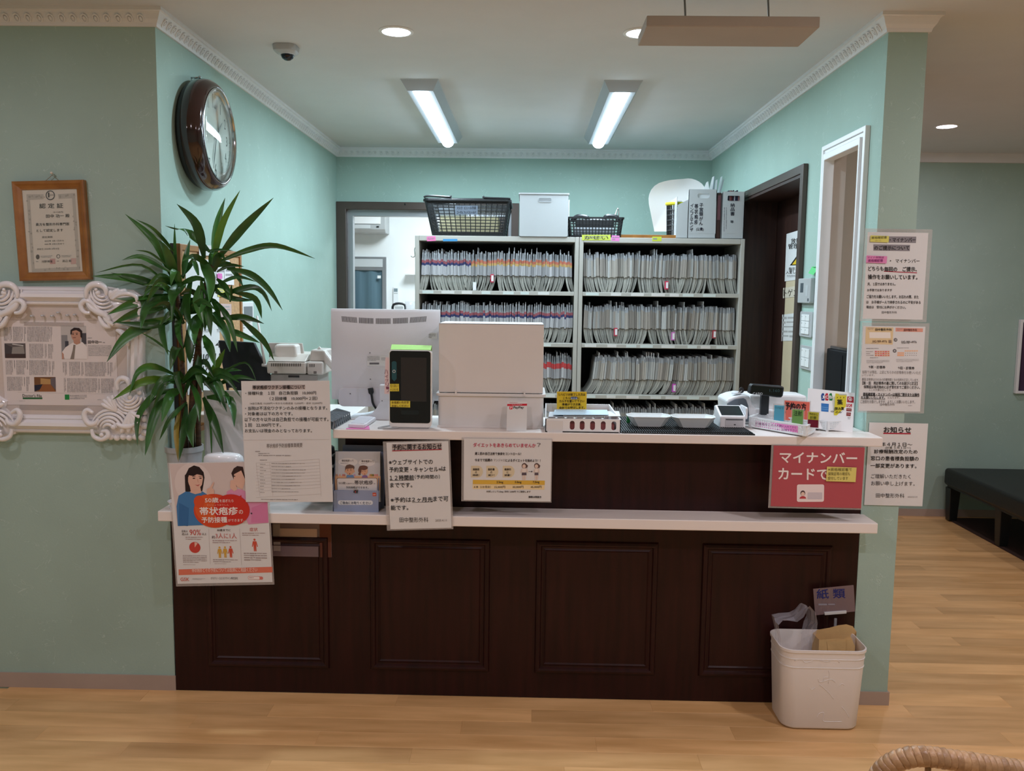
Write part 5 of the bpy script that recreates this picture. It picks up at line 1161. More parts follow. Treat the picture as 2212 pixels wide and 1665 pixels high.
# red number-card poster (its mascot is left out)
z = (1640, 480, .39639)
s = Sheet('red_poster', 'red poster with big white lettering and a card picture under the counter end', 'poster', ZQ(z, [(80, 1218), (570, 1225), (560, 1560), (62, 1545)]), YS-.004, zm=z, col=S(180, 82, 90), margin=(.008, .003, .003, .006))
Wt = S(246, 236, 232)
s.text('マイナンバー', 112, 1250, 528, 1308, Wt, .03, dy=-4); s.text('カードで', 104, 1338, 372, 1398, Wt, .03, dy=-3)
s.rr(204, 1426, 352, 1522, 10, S(238, 226, 226)); s.rr(262, 1470, 342, 1508, 4, S(206, 198, 206), 2); s.ell(236, 1474, 13, 15, S(80, 56, 60), 2); s.ell(236, 1478, 10, 11, S(232, 200, 184), 3); s.ell(236, 1504, 18, 14, S(190, 66, 74), 3, PI, 2*PI)
s2 = Sheet('sticky_note', 'pale yellow handwritten note covering part of the red poster', 'note', ZQ(z, [(368, 1332), (534, 1336), (522, 1416), (366, 1410)]), YS-.0085, zm=z, col=S(226, 212, 120), thick=.0004)
for i, a in enumerate(('※資格確認書で', '保険証等の確認も', '受付しています')): s2.text(a, 374, 1338+24*i, 506-12*i, 1356+24*i, S(110, 104, 60), 0)
# three notices on the pillar
z = (1840, 490, .24631); PYY = -.0035
s = Sheet('card_showing_notice', 'upper notice on the pillar with yellow and pink stickers in its heading', 'notice', ZQ(z, [(150, 45), (672, 52), (620, 815), (85, 805)]), PYY, zm=z, margin=(.010, .012, .014, .008))
s.poly([(328, 82), (567, 84), (564, 138), (326, 136)], S(140, 136, 140)); s.text('・マイナンバー', 338, 94, 560, 128, INK, .02); s.poly([(196, 150), (513, 154), (510, 208), (194, 204)], S(140, 136, 140)); s.text('のご提示について', 202, 162, 506, 198, INK, .02)
s.text('・', 336, 286, 346, 296, INK, .02); s.text('マイナンバー', 386, 276, 594, 308, INK, .01); s.text('どちらも', 146, 340, 278, 378, INK, .02); s.text('毎回の　ご提示、', 286, 344, 570, 384, INK, .025); s.line(282, 382, 572, 396, 7, CR)
s.text('操作をお願いしています。', 142, 410, 574, 452, INK, .02, dy=-4); s.text('月、１回ではありません。', 136, 482, 382, 508, INK, .015); s.text('お手数ではありますが', 132, 536, 350, 560, INK, .015)
s.text('ご協力をお願いいたします。お忘れの際、また', 126, 590, 584, 620, INK, .015, dy=-4); s.text('は　お子様が一人で持参されるのに不安がある', 122, 640, 602, 668, INK, .015, dy=-4); s.text('場合は　受付にお声がけください。', 120, 686, 470, 712, INK, .015, dy=-4); s.text('田中整形外科', 256, 736, 390, 758, INK, 0)
n = Sheet('sticker', 'yellow handwritten sticker in the heading of the upper pillar notice', 'note', ZQ(z, [(166, 74), (326, 80), (324, 136), (162, 130)]), PYY-.004, zm=z, col=S(222, 216, 110), thick=.0003); n.text('資格確認書', 172, 84, 306, 106, S(110, 108, 60), .01, dy=4); n.text('(カード)', 205, 114, 256, 128, S(150, 146, 90), 0)
n = Sheet('sticker', 'pink handwritten sticker beside a heading on the upper pillar notice', 'note', ZQ(z, [(128, 250), (309, 258), (307, 320), (126, 314)]), PYY-.004, zm=z, col=S(228, 140, 190), thick=.0003); n.text('マイナ保険証', 136, 258, 282, 276, S(150, 70, 130), 0); n.text('資格確認書', 144, 284, 274, 308, S(140, 50, 120), .015, dy=2)
s = Sheet('clinic_card_notice', 'middle notice on the pillar picturing two clinic cards, yellow and orange', 'notice', ZQ(z, [(110, 870), (655, 873), (590, 1622), (50, 1610)]), PYY, zm=z, margin=(.004, .012, .014, .006))
s.poly([(132, 880), (372, 882), (362, 1032), (122, 1026)], S(228, 204, 160)); s.rect(160, 924, 345, 976, S(240, 234, 226), 2); s.text('田中整形外科', 212, 890, 356, 912, INK, .02); s.greek(146, 884, 204, 906, 2, S(150, 110, 70)); s.text('042-989-4976', 186, 994, 312, 1014, S(120, 100, 80), .015); s.greek(172, 1016, 300, 1024, 1, S(150, 120, 90)); s.rect(326, 992, 352, 1018, S(150, 130, 110), 3)
s.poly([(392, 884), (632, 888), (630, 920), (390, 916)], S(226, 160, 140)); s.text('田中整形外科', 462, 892, 578, 914, S(90, 50, 50), .015); s.greek(402, 890, 452, 912, 2, S(150, 80, 70)); s.text('042-989-4976', 438, 998, 572, 1018, S(80, 76, 76), .015); s.greek(440, 1018, 574, 1026, 1); s.ell(388, 990, 16, 16, S(96, 92, 96)); s.ell(378, 1086, 16, 16, S(96, 92, 96)); s.text('旧', 380, 981, 396, 999, S(230, 228, 228), .01); s.text('新', 370, 1077, 386, 1095, S(230, 228, 228), .01)
s.greek(130, 1060, 340, 1074, 1, S(110, 104, 104), .7)
for i in range(6):
    for j in range(3): s.rect(204+22*i, 1086+17*j, 223+22*i, 1100+17*j, S(236, 170 if (i+j) % 4 else 140, 140)); s.rect(210+22*i, 1091+17*j, 216+22*i, 1096+17*j, S(180, 90, 80), 2)
for j in range(3): s.greek(128, 1088+17*j, 198, 1100+17*j, 1, S(130, 110, 104), seed=j)
s.greek(160, 1142, 300, 1154, 1); s.greek(130, 1166, 330, 1196, 3, S(160, 156, 156)); s.greek(398, 1056, 600, 1068, 1, S(140, 130, 130)); s.rect(402, 1098, 462, 1112, S(236, 184, 150)); s.rect(400, 1116, 460, 1132, S(236, 184, 150))
for i in range(6): s.rect(466+20*i, 1080, 482+20*i, 1092, S(238, 196, 160)); s.ell(474+19*i, 1106, 3, 3, S(90, 70, 70)); s.ell(472+19*i, 1125, 3, 3, S(90, 70, 70))
s.greek(390, 1156, 590, 1186, 3, S(180, 174, 172)); s.text('↑新・診察券', 146, 1214, 292, 1240, INK, .015, dy=-3); s.text('↑旧・診察券', 402, 1222, 548, 1248, INK, .015, dy=-3)
s.text('当院では現在、上記どちらかの診察券をお使いいただ', 90, 1256, 604, 1284, S(130, 124, 124), 0, dy=-8); s.text('いています。', 86, 1290, 196, 1308, S(130, 124, 124), 0); s.text('裏面 診察券は⑪のみの診療時間と⑪の住所を訂正しています。', 86, 1322, 586, 1348, S(120, 114, 114), 0, dy=-8)
s.text('【新・旧　両診察券の裏に関してのお詫びと訂正】', 90, 1352, 572, 1382, INK, .015, dy=-6); s.text('保険証は毎月始めに必ず受付までご提示ください。', 100, 1386, 592, 1414, INK, .015, dy=-8); s.text('↓この文章は正しくは', 144, 1416, 336, 1438, S(130, 124, 124), 0)
s.text('資格確認書・マイナンバーは毎回ご提示または操作', 92, 1450, 586, 1482, INK, .02, dy=-8); s.line(92, 1474, 586, 1488, 3, INK); s.text('をお願いいたします。', 74, 1482, 282, 1504, INK, .02, dy=-3); s.line(72, 1506, 284, 1510, 3, INK); s.text('となります。', 308, 1488, 412, 1506, S(130, 124, 124), 0)
s.text('ご迷惑をお掛けしますが、よろしくお願いいたします。', 68, 1514, 546, 1544, S(110, 104, 104), 0, dy=-6); s.text('田中整形外科', 238, 1546, 366, 1568, S(110, 104, 104), 0); s.greek(484, 1562, 556, 1574, 1, S(160, 156, 156))
z = (1640, 480, .39639)
s = Sheet('fee_notice', 'lowest notice on the pillar with a red-underlined heading beside the counter', 'notice', ZQ(z, [(600, 1090), (922, 1097), (888, 1547), (572, 1540)]), PYY, zm=z)
s.text('お知らせ', 678, 1114, 828, 1146, INK, .03, dy=-2); s.line(676, 1150, 826, 1152, 7, CR); s.text('6年４月１日～', 648, 1198, 834, 1220, INK, .01, dy=-3); s.text('(計算 ６月１日～)', 686, 1222, 824, 1238, S(70, 66, 66), 0); s.text('診療報酬改定のため', 626, 1238, 862, 1260, INK, .02, dy=-2); s.text('窓口の患者様負担額の', 608, 1274, 868, 1298, INK, .02, dy=-3); s.text('一部変更があります。', 606, 1314, 856, 1338, INK, .02, dy=-3)
s.text('ご理解いただきたく', 610, 1372, 824, 1396, S(70, 64, 64), 0, dy=-2); s.text('お願い申し上げます。', 610, 1410, 846, 1434, S(70, 64, 64), 0, dy=-3); s.text('田中整形外科', 636, 1476, 790, 1500, S(64, 60, 60), 0, dy=-2); s.text('2024.5.31', 808, 1492, 860, 1500, S(150, 144, 144), 0)
tape(s, 640, 1080, 850, 1110) if 0 else None
# vaccine poster hanging over the left end of the lower shelf
z = (340, 960, .19822)
s = Sheet('vaccine_poster', 'tall vaccine poster with a woman in blue and an orange-red cloud of lettering', 'poster', ZQ(z, [(155, 190), (1225, 196), (1208, 1484), (192, 1533)]), YS-.006, zm=z, margin=(.006, .002, .006, .0095))
s.poly([(158, 195), (1222, 200), (1212, 862), (222, 900)], S(214, 200, 196)); s.ell(420, 420, 210, 230, S(224, 212, 208), 2, n=32)
skin, hair = S(226, 184, 164), S(40, 28, 28)
# woman in blue
s.poly([(330, 520), (338, 330), (380, 250), (440, 220), (500, 240), (545, 300), (552, 360), (536, 440), (520, 510), (500, 520), (480, 400), (370, 380), (390, 515), (350, 518)], hair, 3)
s.poly([(225, 900), (220, 680), (250, 560), (330, 515), (400, 520), (470, 540), (520, 515), (600, 570), (620, 700), (600, 885)], S(70, 126, 180), 3)
s.poly([(390, 470), (500, 470), (508, 530), (440, 545), (384, 525)], skin, 4); s.poly([(365, 330), (360, 400), (385, 460), (440, 500), (480, 490), (520, 440), (535, 370), (525, 310), (440, 285), (380, 300)], skin, 5)
s.poly([(355, 345), (370, 285), (440, 250), (510, 275), (540, 340), (510, 330), (470, 320), (430, 340), (380, 330), (362, 370)], hair, 6); s.poly([(332, 330), (372, 290), (366, 400), (392, 512), (330, 510)], hair, 6)
for x in (434, 508): s.ell(x, 366, 15, 6, S(60, 40, 40), 7); s.line(x-20, 346, x+18, 342, 5, S(80, 56, 50), 7)
s.line(472, 375, 480, 412, 4, S(200, 150, 132), 7); s.poly([(440, 436), (470, 442), (500, 434), (475, 456)], S(190, 96, 96), 7)
s.poly([(570, 560), (572, 490), (606, 474), (650, 410), (660, 416), (632, 478), (654, 500), (650, 550), (620, 572)], skin, 7)
s.poly([(250, 640), (240, 890), (340, 900), (360, 700)], S(58, 110, 164), 4)
# second person calling out, cut by the sheet that overlaps
s.poly([(780, 580), (790, 520), (850, 490), (950, 500), (1215, 630), (1212, 862), (1000, 880), (930, 700)], S(222, 150, 186), 3); s.poly([(850, 320), (880, 265), (920, 240), (980, 250), (1000, 400), (960, 480), (900, 470), (870, 380)], S(54, 36, 34), 3); s.poly([(880, 330), (960, 290), (1000, 400), (960, 500), (905, 470), (870, 400)], skin, 4); s.poly([(828, 480), (836, 400), (870, 390), (892, 440), (905, 500), (870, 520)], skin, 5); s.ell(884, 352, 10, 5, S(50, 36, 36), 6); s.poly([(1030, 860), (1045, 700), (1215, 640), (1212, 862)], S(216, 130, 172), 4); s.ell(1040, 762, 9, 9, S(70, 60, 70), 5)
# cloud
for cx, cy, rx, ry, c in ((640, 730, 226, 186, (214, 76, 40)), (830, 720, 194, 170, (206, 52, 40)), (560, 700, 130, 150, (222, 96, 46)), (480, 630, 60, 70, (218, 84, 44))): s.ell(cx, cy, rx, ry, S(*c), 7+ (cx > 700), n=36)
s.poly([(900, 590), (945, 560), (950, 640)], S(206, 52, 40), 8)
s.text('50歳', 546, 584, 696, 640, Wt, .02, 10); s.text('を過ぎたら', 706, 604, 858, 638, Wt, .0, 10); s.text('たいじょうほうしん', 566, 656, 804, 676, S(246, 190, 170), 0, 10); s.text('帯状疱疹', 482, 690, 896, 776, Wt, .03, 10); s.text('の', 908, 722, 952, 766, Wt, .01, 10); s.text('予防接種', 498, 800, 776, 862, Wt, .025, 10, dy=4); s.text('ができます。', 786, 820, 960, 852, Wt, .0, 10, dy=3)
Rd = S(200, 70, 60)
s.text('日本人', 268, 944, 336, 970, S(90, 80, 80), .01); s.text('成人の', 268, 976, 338, 1002, S(90, 80, 80), .01); s.text('90%', 354, 938, 480, 1000, Rd, .0); s.text('以上', 492, 974, 540, 998, S(90, 80, 80), .01); s.greek(306, 1014, 498, 1058, 2, S(150, 110, 106)); s.ell(404, 1134, 62, 60, Rd, 2, n=32); s.ell(404, 1134, 58, 56, S(236, 190, 170), 3, -1.57, -.95)
s.text('80歳までに', 660, 930, 806, 956, S(90, 80, 80), .015); s.text('約', 598, 1004, 632, 1036, S(110, 90, 90), .01); s.text('3人に1人', 640, 974, 866, 1034, S(196, 90, 84), 0); s.greek(602, 1048, 866, 1092, 2, S(150, 110, 106))
def figure(x, y, c, k=1):
    s.ell(x, y+9*k, 10*k, 11*k, c, 2); s.poly([(x-17*k, y+24*k), (x+17*k, y+24*k), (x+28*k, y+76*k), (x+21*k, y+78*k), (x+13*k, y+46*k), (x+12*k, y+120*k), (x+2*k, y+120*k), (x, y+76*k), (x-2*k, y+120*k), (x-12*k, y+120*k), (x-13*k, y+46*k), (x-21*k, y+78*k), (x-28*k, y+76*k)], c, 2)
figure(674, 1122, S(214, 168, 70)); figure(733, 1119, S(214, 168, 70)); figure(793, 1116, S(208, 84, 62)); figure(1052, 1034, S(208, 84, 62), 1.1)
s.text('症状', 1008, 914, 1094, 954, S(196, 90, 84), .0); s.greek(926, 966, 1172, 1010, 2, S(150, 120, 116)); s.greek(930, 1180, 1170, 1272, 4, S(120, 84, 80)); s.greek(266, 1216, 530, 1306, 5, S(140, 116, 112)); s.greek(596, 1254, 862, 1296, 2, S(140, 116, 112)); s.greek(610, 1300, 860, 1312, 1, S(180, 160, 158)); s.greek(266, 1316, 528, 1330, 1, S(180, 160, 158))
for x in (568, 903): s.line(x, 925, x-3, 1310, 2.5, S(190, 180, 178))
s.poly([(212, 1376), (1218, 1326), (1216, 1384), (210, 1438)], S(222, 122, 98)); s.text('帯状疱疹とその予防については医師にご相談ください', 360, 1356, 1062, 1404, S(246, 214, 200), .01, dy=22)
s.text('GSK', 228, 1464, 326, 1500, S(212, 110, 90), .02, dy=3); s.text('グラクソ・スミスクライン株式会社', 562, 1450, 852, 1476, S(70, 60, 60), .0, dy=10); s.greek(362, 1466, 500, 1486, 2, S(150, 140, 138)); s.rr(958, 1430, 1114, 1462, 14, S(214, 120, 110), 1); s.rr(961, 1433, 1080, 1459, 12, S(240, 232, 228), 2); s.greek(970, 1438, 1066, 1452, 1, S(120, 70, 70))
# vaccine price notice, two sheets long, leaning from the white board to the poster
z = (0, 560, .33636)
s = Sheet('vaccine_price_notice', 'long creased white notice on vaccine prices, a faint table in its lower half', 'notice', [(521, 822), (714, 823), (717, 1083), (531, 1085)], YS-.012, zm=z)
s.poly([(1622, 808), (1966, 806), (1966, 836), (1622, 838)], S(184, 172, 168)); s.text('帯状疱疹ワクチン接種について', 1626, 809, 1964, 834, INK, .02); s.text('・接種料金　１回　自己負担額　10,000円', 1578, 848, 2036, 872, INK, .008); s.text('（２回接種　10,000円×２回）', 1736, 884, 2044, 908, INK, .008); s.text('（※自己負担 10,000円＋市からの助成金 12,000円・合計 22,000円）', 1606, 920, 2076, 934, S(90, 84, 80), 0)
s.text('・当院は不活化ワクチンのみの接種となります。', 1576, 946, 2106, 970, INK, .008); s.text('・対象者は以下の方々です。', 1576, 982, 1884, 1006, INK, .008); s.text('以下の方々以外は自己負担での接種が可能です。', 1572, 1018, 2112, 1044, INK, .008); s.text('１回　22,000円です。', 1574, 1056, 1808, 1080, INK, .008); s.text('お支払いは現金のみとなっております。', 1574, 1092, 2006, 1116, INK, .008)
G_ = S(130, 122, 118); s.text('帯状疱疹予防接種事業概要', 1714, 1188, 1944, 1216, G_, .005, dy=6); s.greek(1640, 1232, 1700, 1246, 1, G_); s.greek(1660, 1246, 1800, 1258, 1, G_)
s.greek(1660, 1258, 2030, 1272, 1, G_, seed=4); s.greek(1670, 1288, 1760, 1300, 1, G_)
for i in range(11):
    y = 1312+ (20 if i < 10 else 22)*i; s.line(1645, y, 2050+.6*i, y-26, 1.3, S(196, 188, 184))
    if i < 10: s.greek(1670, y+4, 1712, y+13, 1, G_, seed=i); s.greek(1744, y-2, 1980, y+8, 1, G_, seed=i+20)
for x0, x1 in ((1645, 1668), (1732, 1752), (2050, 2058)): s.line(x0, 1312-(26 if x0 > 2000 else 6 if x0 > 1700 else 0), x1, 1520, 1.3, S(196, 188, 184))
s.greek(1676, 1538, 2020, 1550, 1, G_, seed=9); s.line(1550, 1165, 2118, 1160, 2, S(214, 208, 204))
# ================================================================ lower shelf, left end
BYY = .112; b0, b1 = PY(439, 845, BYY), PY(712, 1090, BYY)
o = tag(MB().box(b0.x, b1.x, BYY, BYY+.006, ZL+.0005, b0.z+.004).build('white_board', 'cream_plastic', root_loc=((b0.x+b1.x)/2, BYY, ZL+.0005), bevel=.001), 'plain white plastic board standing on the lower shelf behind the price notice', 'board')
a, b = PY(440, 1000, -.088), PY(526, 1000, -.088); r = (b.x-a.x)/2; zt = PY(480, 977, -.088).z
t = thing('soap_dispenser', 'white glossy round-topped dispenser behind the vaccine poster', 'dispenser', ((a.x+b.x)/2, -.088, ZL+.0005))
mb = MB(); h = zt-ZL; cx, cy = (a.x+b.x)/2, -.088; ry = .034/r
mb.lathe([(r*.96, .0005), (r, .01), (r, h-.03), (r*.96, h-.014), (r*.8, h-.005), (r*.45, h-.001), (1e-6, h)], (cx, cy, ZL), 32, 'z', None, 1, ry); mb.build('body', 'white_gloss', t, smooth=True, auto=50)
mb = MB(); mb.lathe([(r*1.01, .012), (r*1.01, .024)], (cx, cy, ZL), 32, 'z', None, 1, ry); mb.build('base_band', 'light_grey_plastic', t)
# potted dracaena: each cane and leaf a part
PYC = .035; pc = PY(413, 962, PYC); pr = .067; pcx = PY(358, 962, PYC).x+pr
plant = thing('dracaena_plant', 'tall green dracaena with strap leaves in a white pot on the left shelf end', 'plant', (pcx, PYC, ZL+.0005))
zr_ = pc.z
MB().lathe([(pr*.78, .016), (pr*.93, zr_-ZL-.02), (pr, zr_-ZL-.019), (pr*1.0, zr_-ZL), (pr*.92, zr_-ZL), (pr*.88, zr_-ZL-.02)], (pcx, PYC, ZL), 36).build('pot', 'white_plastic', plant, smooth=True, auto=40)
MB().lathe([(1e-6, zr_-ZL-.018), (pr*.9, zr_-ZL-.02)], (pcx, PYC, ZL), 24).build('soil', 'soil', plant)
zs = (180, 400, .36036)
def PL(x, y, Y=PYC): return PY(zs[0]+x*zs[2], zs[1]+y*zs[2], Y)
soilz = zr_-.02
for pts, r in (([(610, 1530), (600, 1250), (590, 1000), (565, 640)], .010), ([(650, 1530), (655, 1250), (690, 950), (745, 560), (775, 480)], .011), ([(690, 1530), (690, 1380), (700, 1100), (690, 820)], .009)):
    P = smoothpath([PL(x, y, PYC-.005*i) for i, (x, y) in enumerate(pts)], 6); P[0].z = soilz
    MB().tube(P, [r*(1.1-.45*k/len(P)) for k in range(len(P))], 10).build('cane', 'cane', plant, smooth=True)
def leaf(P, w, mat, twist=0, seed=0):
    """strap leaf: keeled ribbon through the points, widest in the lower middle, pointed"""
    pts = smoothpath(P, 5); n = len(pts); vs = []; fs = []; L = [0]
    for i in range(1, n): L.append(L[-1]+(pts[i]-pts[i-1]).length)
    view = Vector((.08, -1, .10)).normalized()
    for i, p in enumerate(pts):
        u = L[i]/L[-1]; t = (pts[min(i+1, n-1)]-pts[max(i-1, 0)]).normalized()
        nv = view+Vector((math.sin(seed)*.5, 0, math.cos(seed*1.7)*.4))
        sd = t.cross(nv); sd = sd.normalized() if sd.length > 1e-4 else Vector((1, 0, 0)); nn = sd.cross(t)
        k = (.34+.66*min(1, u/.35)) if u < .35 else (1-((u-.35)/.65)**2.2)
        k = max(k, .02)*w/2; ke = -.22*k*2*(1 if nn.y < 0 else -1)
        vs += [p-sd*k+nn*ke*-.5, p+nn*ke*.5, p+sd*k+nn*ke*-.5]
    for i in range(n-1):
        a = 3*i; fs += [(a, a+1, a+4, a+3), (a+1, a+2, a+5, a+4)]
    MB().add(vs, fs).build('leaf', mat, plant, smooth=True) if 0 else None
    mb = MB(); mb.add(vs, fs); return mb.build('leaf', mat, plant, smooth=True)
LV = [ # points (zoomed px), width px, tip depth offset, kind
((770, 505), (830, 250), (940, 30), 46, -.02, 1), ((780, 480), (800, 250), (850, 75), 46, .05, 0), ((790, 460), (950, 260), (1140, 75), 52, .02, 0), ((725, 440), (680, 240), (560, 112), 56, -.05, 0), ((760, 400), (640, 290), (490, 243), 46, .06, 0),
((790, 470), (980, 392), (1160, 362), (1390, 440), 36, .06, 0), ((860, 500), (1000, 530), (1110, 620), (1195, 750), 42, -.03, 0), ((800, 600), (920, 550), (1040, 580), 24, .05, 0), ((820, 660), (1000, 612), (1080, 650), (1130, 755), 38, -.04, 0), ((900, 640), (1030, 680), (1070, 800), 38, .03, 0),
((820, 800), (960, 790), (1085, 830), 38, -.02, 0), ((830, 850), (980, 910), (1060, 945), 38, .03, 0), ((940, 800), (1080, 930), (1145, 1055), 40, .02, 0), ((790, 690), (870, 800), (925, 1000), 38, -.09, 0), ((780, 760), (850, 880), (880, 1000), 54, -.07, 0), ((700, 430), (760, 560), (755, 700), 64, -.10, 0), ((730, 392), (820, 386), (900, 392), 14, -.02, 0),
((800, 520), (880, 480), (965, 488), 24, .02, 0), ((790, 640), (900, 680), (1020, 690), 34, .04, 0), ((880, 700), (885, 640), (890, 595), 24, -.03, 0),
((555, 600), (440, 350), (250, 172), 48, -.03, 0), ((560, 590), (500, 400), (440, 320), 58, -.06, 0), ((560, 590), (550, 400), (547, 230), 22, -.02, 2), ((600, 560), (620, 420), (640, 325), 48, .05, 0), ((590, 550), (640, 480), (690, 410), 38, .04, 0), ((560, 420), (430, 270), (315, 205), 22, .0, 0), ((520, 520), (350, 430), (230, 450), 36, -.02, 0), ((540, 640), (350, 480), (75, 525), 16, -.06, 0), ((500, 480), (400, 405), (310, 390), 14, -.01, 0),
((540, 640), (300, 560), (50, 545), 52, -.10, 0), ((550, 640), (330, 570), (165, 525), 40, -.05, 0), ((550, 660), (320, 700), (145, 775), 58, -.10, 0), ((550, 710), (330, 760), (175, 830), 54, -.07, 0), ((560, 670), (390, 715), (345, 860), 54, -.13, 0), ((560, 790), (420, 840), (180, 820), 42, -.05, 0), ((530, 790), (350, 850), (240, 930), (140, 1060), 66, -.12, 0), ((545, 790), (475, 850), (510, 1020), 58, -.10, 0), ((540, 650), (330, 680), (185, 680), 32, -.08, 0), ((610, 590), (545, 640), (530, 730), 64, -.11, 0), ((520, 1000), (430, 930), (340, 880), 14, -.04, 0), ((560, 700), (480, 600), (360, 600), 36, -.03, 0),
((600, 1060), (560, 975), (520, 1110), 58, -.09, 0), ((580, 1150), (430, 1085), (330, 1120), (275, 1260), 42, -.10, 0), ((580, 1170), (380, 1170), (175, 1285), 48, -.10, 2), ((580, 1220), (430, 1260), (330, 1390), (325, 1565), 42, -.10, 0), ((580, 1230), (440, 1350), (370, 1620), 54, -.12, 0), ((580, 1230), (520, 1260), (470, 1420), 62, -.13, 2), ((620, 1300), (520, 1400), (455, 1530), 30, -.06, 0), ((580, 1330), (560, 1480), (570, 1660), 38, -.11, 3), ((620, 1310), (610, 1450), (575, 1650), 62, -.115, 0), ((640, 1180), (690, 1280), (695, 1420), 52, -.11, 0), ((680, 1310), (640, 1450), (660, 1575), 56, -.115, 0), ((530, 1140), (440, 1220), (400, 1290), 40, -.09, 0),
((730, 1200), (800, 1080), (850, 980), 46, .0, 2), ((740, 1180), (820, 1110), (940, 1185), 42, -.08, 0), ((760, 1190), (860, 1110), (950, 1110), 36, .02, 0), ((780, 1210), (920, 1150), (1040, 1170), 32, -.04, 0), ((800, 1140), (970, 1062), (1040, 1180), 14, -.03, 0), ((740, 1270), (880, 1290), (905, 1450), 52, -.11, 2), ((770, 1210), (860, 1260), (870, 1330), 32, -.09, 0), ((720, 1270), (790, 1430), (840, 1610), 56, -.12, 0), ((740, 1290), (765, 1450), (770, 1650), 22, -.115, 0), ((680, 1080), (735, 1060), (780, 1150), 36, -.06, 0),
((640, 830), (640, 1000), (640, 1070), 58, -.09, 0), ((720, 760), (660, 850), (665, 960), 70, -.11, 0), ((720, 900), (760, 980), (790, 1090), 52, -.09, 0), ((700, 600), (690, 700), (720, 830), 60, -.07, 0), ((650, 560), (620, 720), (650, 870), 60, -.05, 0), ((600, 700), (570, 860), (600, 980), 56, -.06, 0), ((700, 1000), (690, 1120), (720, 1240), 46, -.05, 0), ((740, 560), (720, 660), (700, 760), 40, -.03, 2), ((690, 540), (660, 450), (640, 480), 30, .02, 0), ((800, 560), (860, 620), (880, 700), 40, -.05, 0), ((780, 740), (740, 700), (700, 770), 60, -.10, 0), ((600, 980), (640, 900), (690, 960), 30, -.02, 0), ((620, 1180), (560, 1120), (600, 1290), 40, -.05, 0)]
# fill leaves that thicken the crowns
R9 = random.Random(11)
for (hx, hy, up, n) in ((575, 620, .3, 6), (770, 520, .3, 5), (720, 720, .15, 9), (600, 800, .1, 7), (590, 1180, .0, 5), (730, 1180, .05, 5)):
    for k in range(n):
        a = R9.uniform(0, 2*PI); Lh = R9.uniform(150, 270); dx, dz = math.cos(a), math.sin(a)*.6-up*.8
        p1 = (hx+dx*Lh*.5, hy+dz*Lh*.5-45); p2 = (hx+dx*Lh*.95, hy+dz*Lh+R9.uniform(10, 110))
        LV.append(((hx+R9.uniform(-15, 15), hy+R9.uniform(-30, 30)), p1, p2, R9.uniform(32, 50), R9.uniform(-.11, .045), 0))
for i, L in enumerate(LV):
    pts, w, dy, kd = L[:-3], L[-3], L[-2], L[-1]; n = len(pts); P = []
    for k, (x, y) in enumerate(pts):
        f = (k/(n-1))**.8; Y = PYC-.012+dy*f
        px = zs[0]+x*zs[2]
        if px < 372: Y = min(Y, -.028-.03*f)     # keep clear of the wall beside the recess
        P.append(PL(x, y, Y))
    leaf(P, w*1.02*zs[2]*MPP(PYC), ('leaf', 'leaf_bright', 'leaf', 'leaf_yellow')[kd] if kd != 2 else ('leaf_bright' if i % 2 else 'leaf'), seed=i)
# saucer on the shelf's tip
a = PY(384, 1079, -.075); t = thing('white_dish', 'small white dish on the left tip of the lower shelf beside the poster', 'dish', (a.x, -.075, ZL+.0005))
MB().lathe([(.022, .0005), (.024, .003), (.033, .022), (.035, .024), (.034, .0255), (.031, .024), (.022, .006), (1e-6, .005)], (a.x, -.075, ZL), 32).build('bowl', 'white_gloss', t, smooth=True); MB().lathe([(.030, 0), (.0305, .0012), (.02, .0015)], (a.x, -.075, ZL+.001), 24).build('foot_ring', 'white_gloss', t)
# brochure holder
z = (700, 890, .13817); Y = -.095
def BQ(x, y, Y=Y): return PY(z[0]+x*z[2], z[1]+y*z[2], Y)
t = thing('brochure_holder', 'pale blue cardboard brochure holder with a binder clip on the lower shelf', 'holder', (BQ(480, 1600).x, Y+.03, ZL+.0005))
x0, x1 = BQ(135, 1400).x, BQ(845, 1400).x; xb = BQ(930, 1000).x; zf, zt = BQ(400, 1222).z, BQ(560, 520, Y+.05).z
Bl = S(150, 162, 190)
MB(Bl).prism([(x0, ZL+.0006), (x1, ZL+.0006), (BQ(860, 1222).x, zf), (BQ(170, 1210).x, zf)], 'y', Y, Y+.003).build('front_panel', 'matte', t)
MB(S(112, 122, 142)).prism([(BQ(180, 1200).x, ZL+.0006), (BQ(895, 1200).x, ZL+.0006), (BQ(930, 520).x, zt), (BQ(240, 510).x, zt)], 'y', Y+.055, Y+.058).build('back_panel', 'matte', t)
MB(S(120, 130, 152)).prism([(Y, ZL+.0006), (Y+.056, ZL+.0006), (Y+.056, zt-.02), (Y, zf)], 'x', x1-.002, x1+.001).prism([(Y, ZL+.0006), (Y+.056, ZL+.0006), (Y+.056, zt-.02), (Y, zf)], 'x', x0, x0+.003).build('side_panel', 'matte', t)
s = Sheet('holder_front', '', '', [(z[0]+x*z[2], z[1]+y*z[2]) for x, y in ((172, 1224), (858, 1226), (840, 1592), (140, 1590))], Y-.0008, zm=z, col=Bl, thick=.0004)
s.rr(218, 1378, 764, 1446, 32, S(228, 232, 236)); s.text('ご自由にお取りください', 250, 1392, 730, 1434, S(70, 76, 96), .02, dy=-4); s.rr(768, 1258, 826, 1312, 8, S(206, 84, 60)); s.text('GSK', 776, 1278, 818, 1296, Wt, .02); s.greek(345, 1544, 620, 1562, 1, S(84, 90, 110))
adopt(s.obj, t)
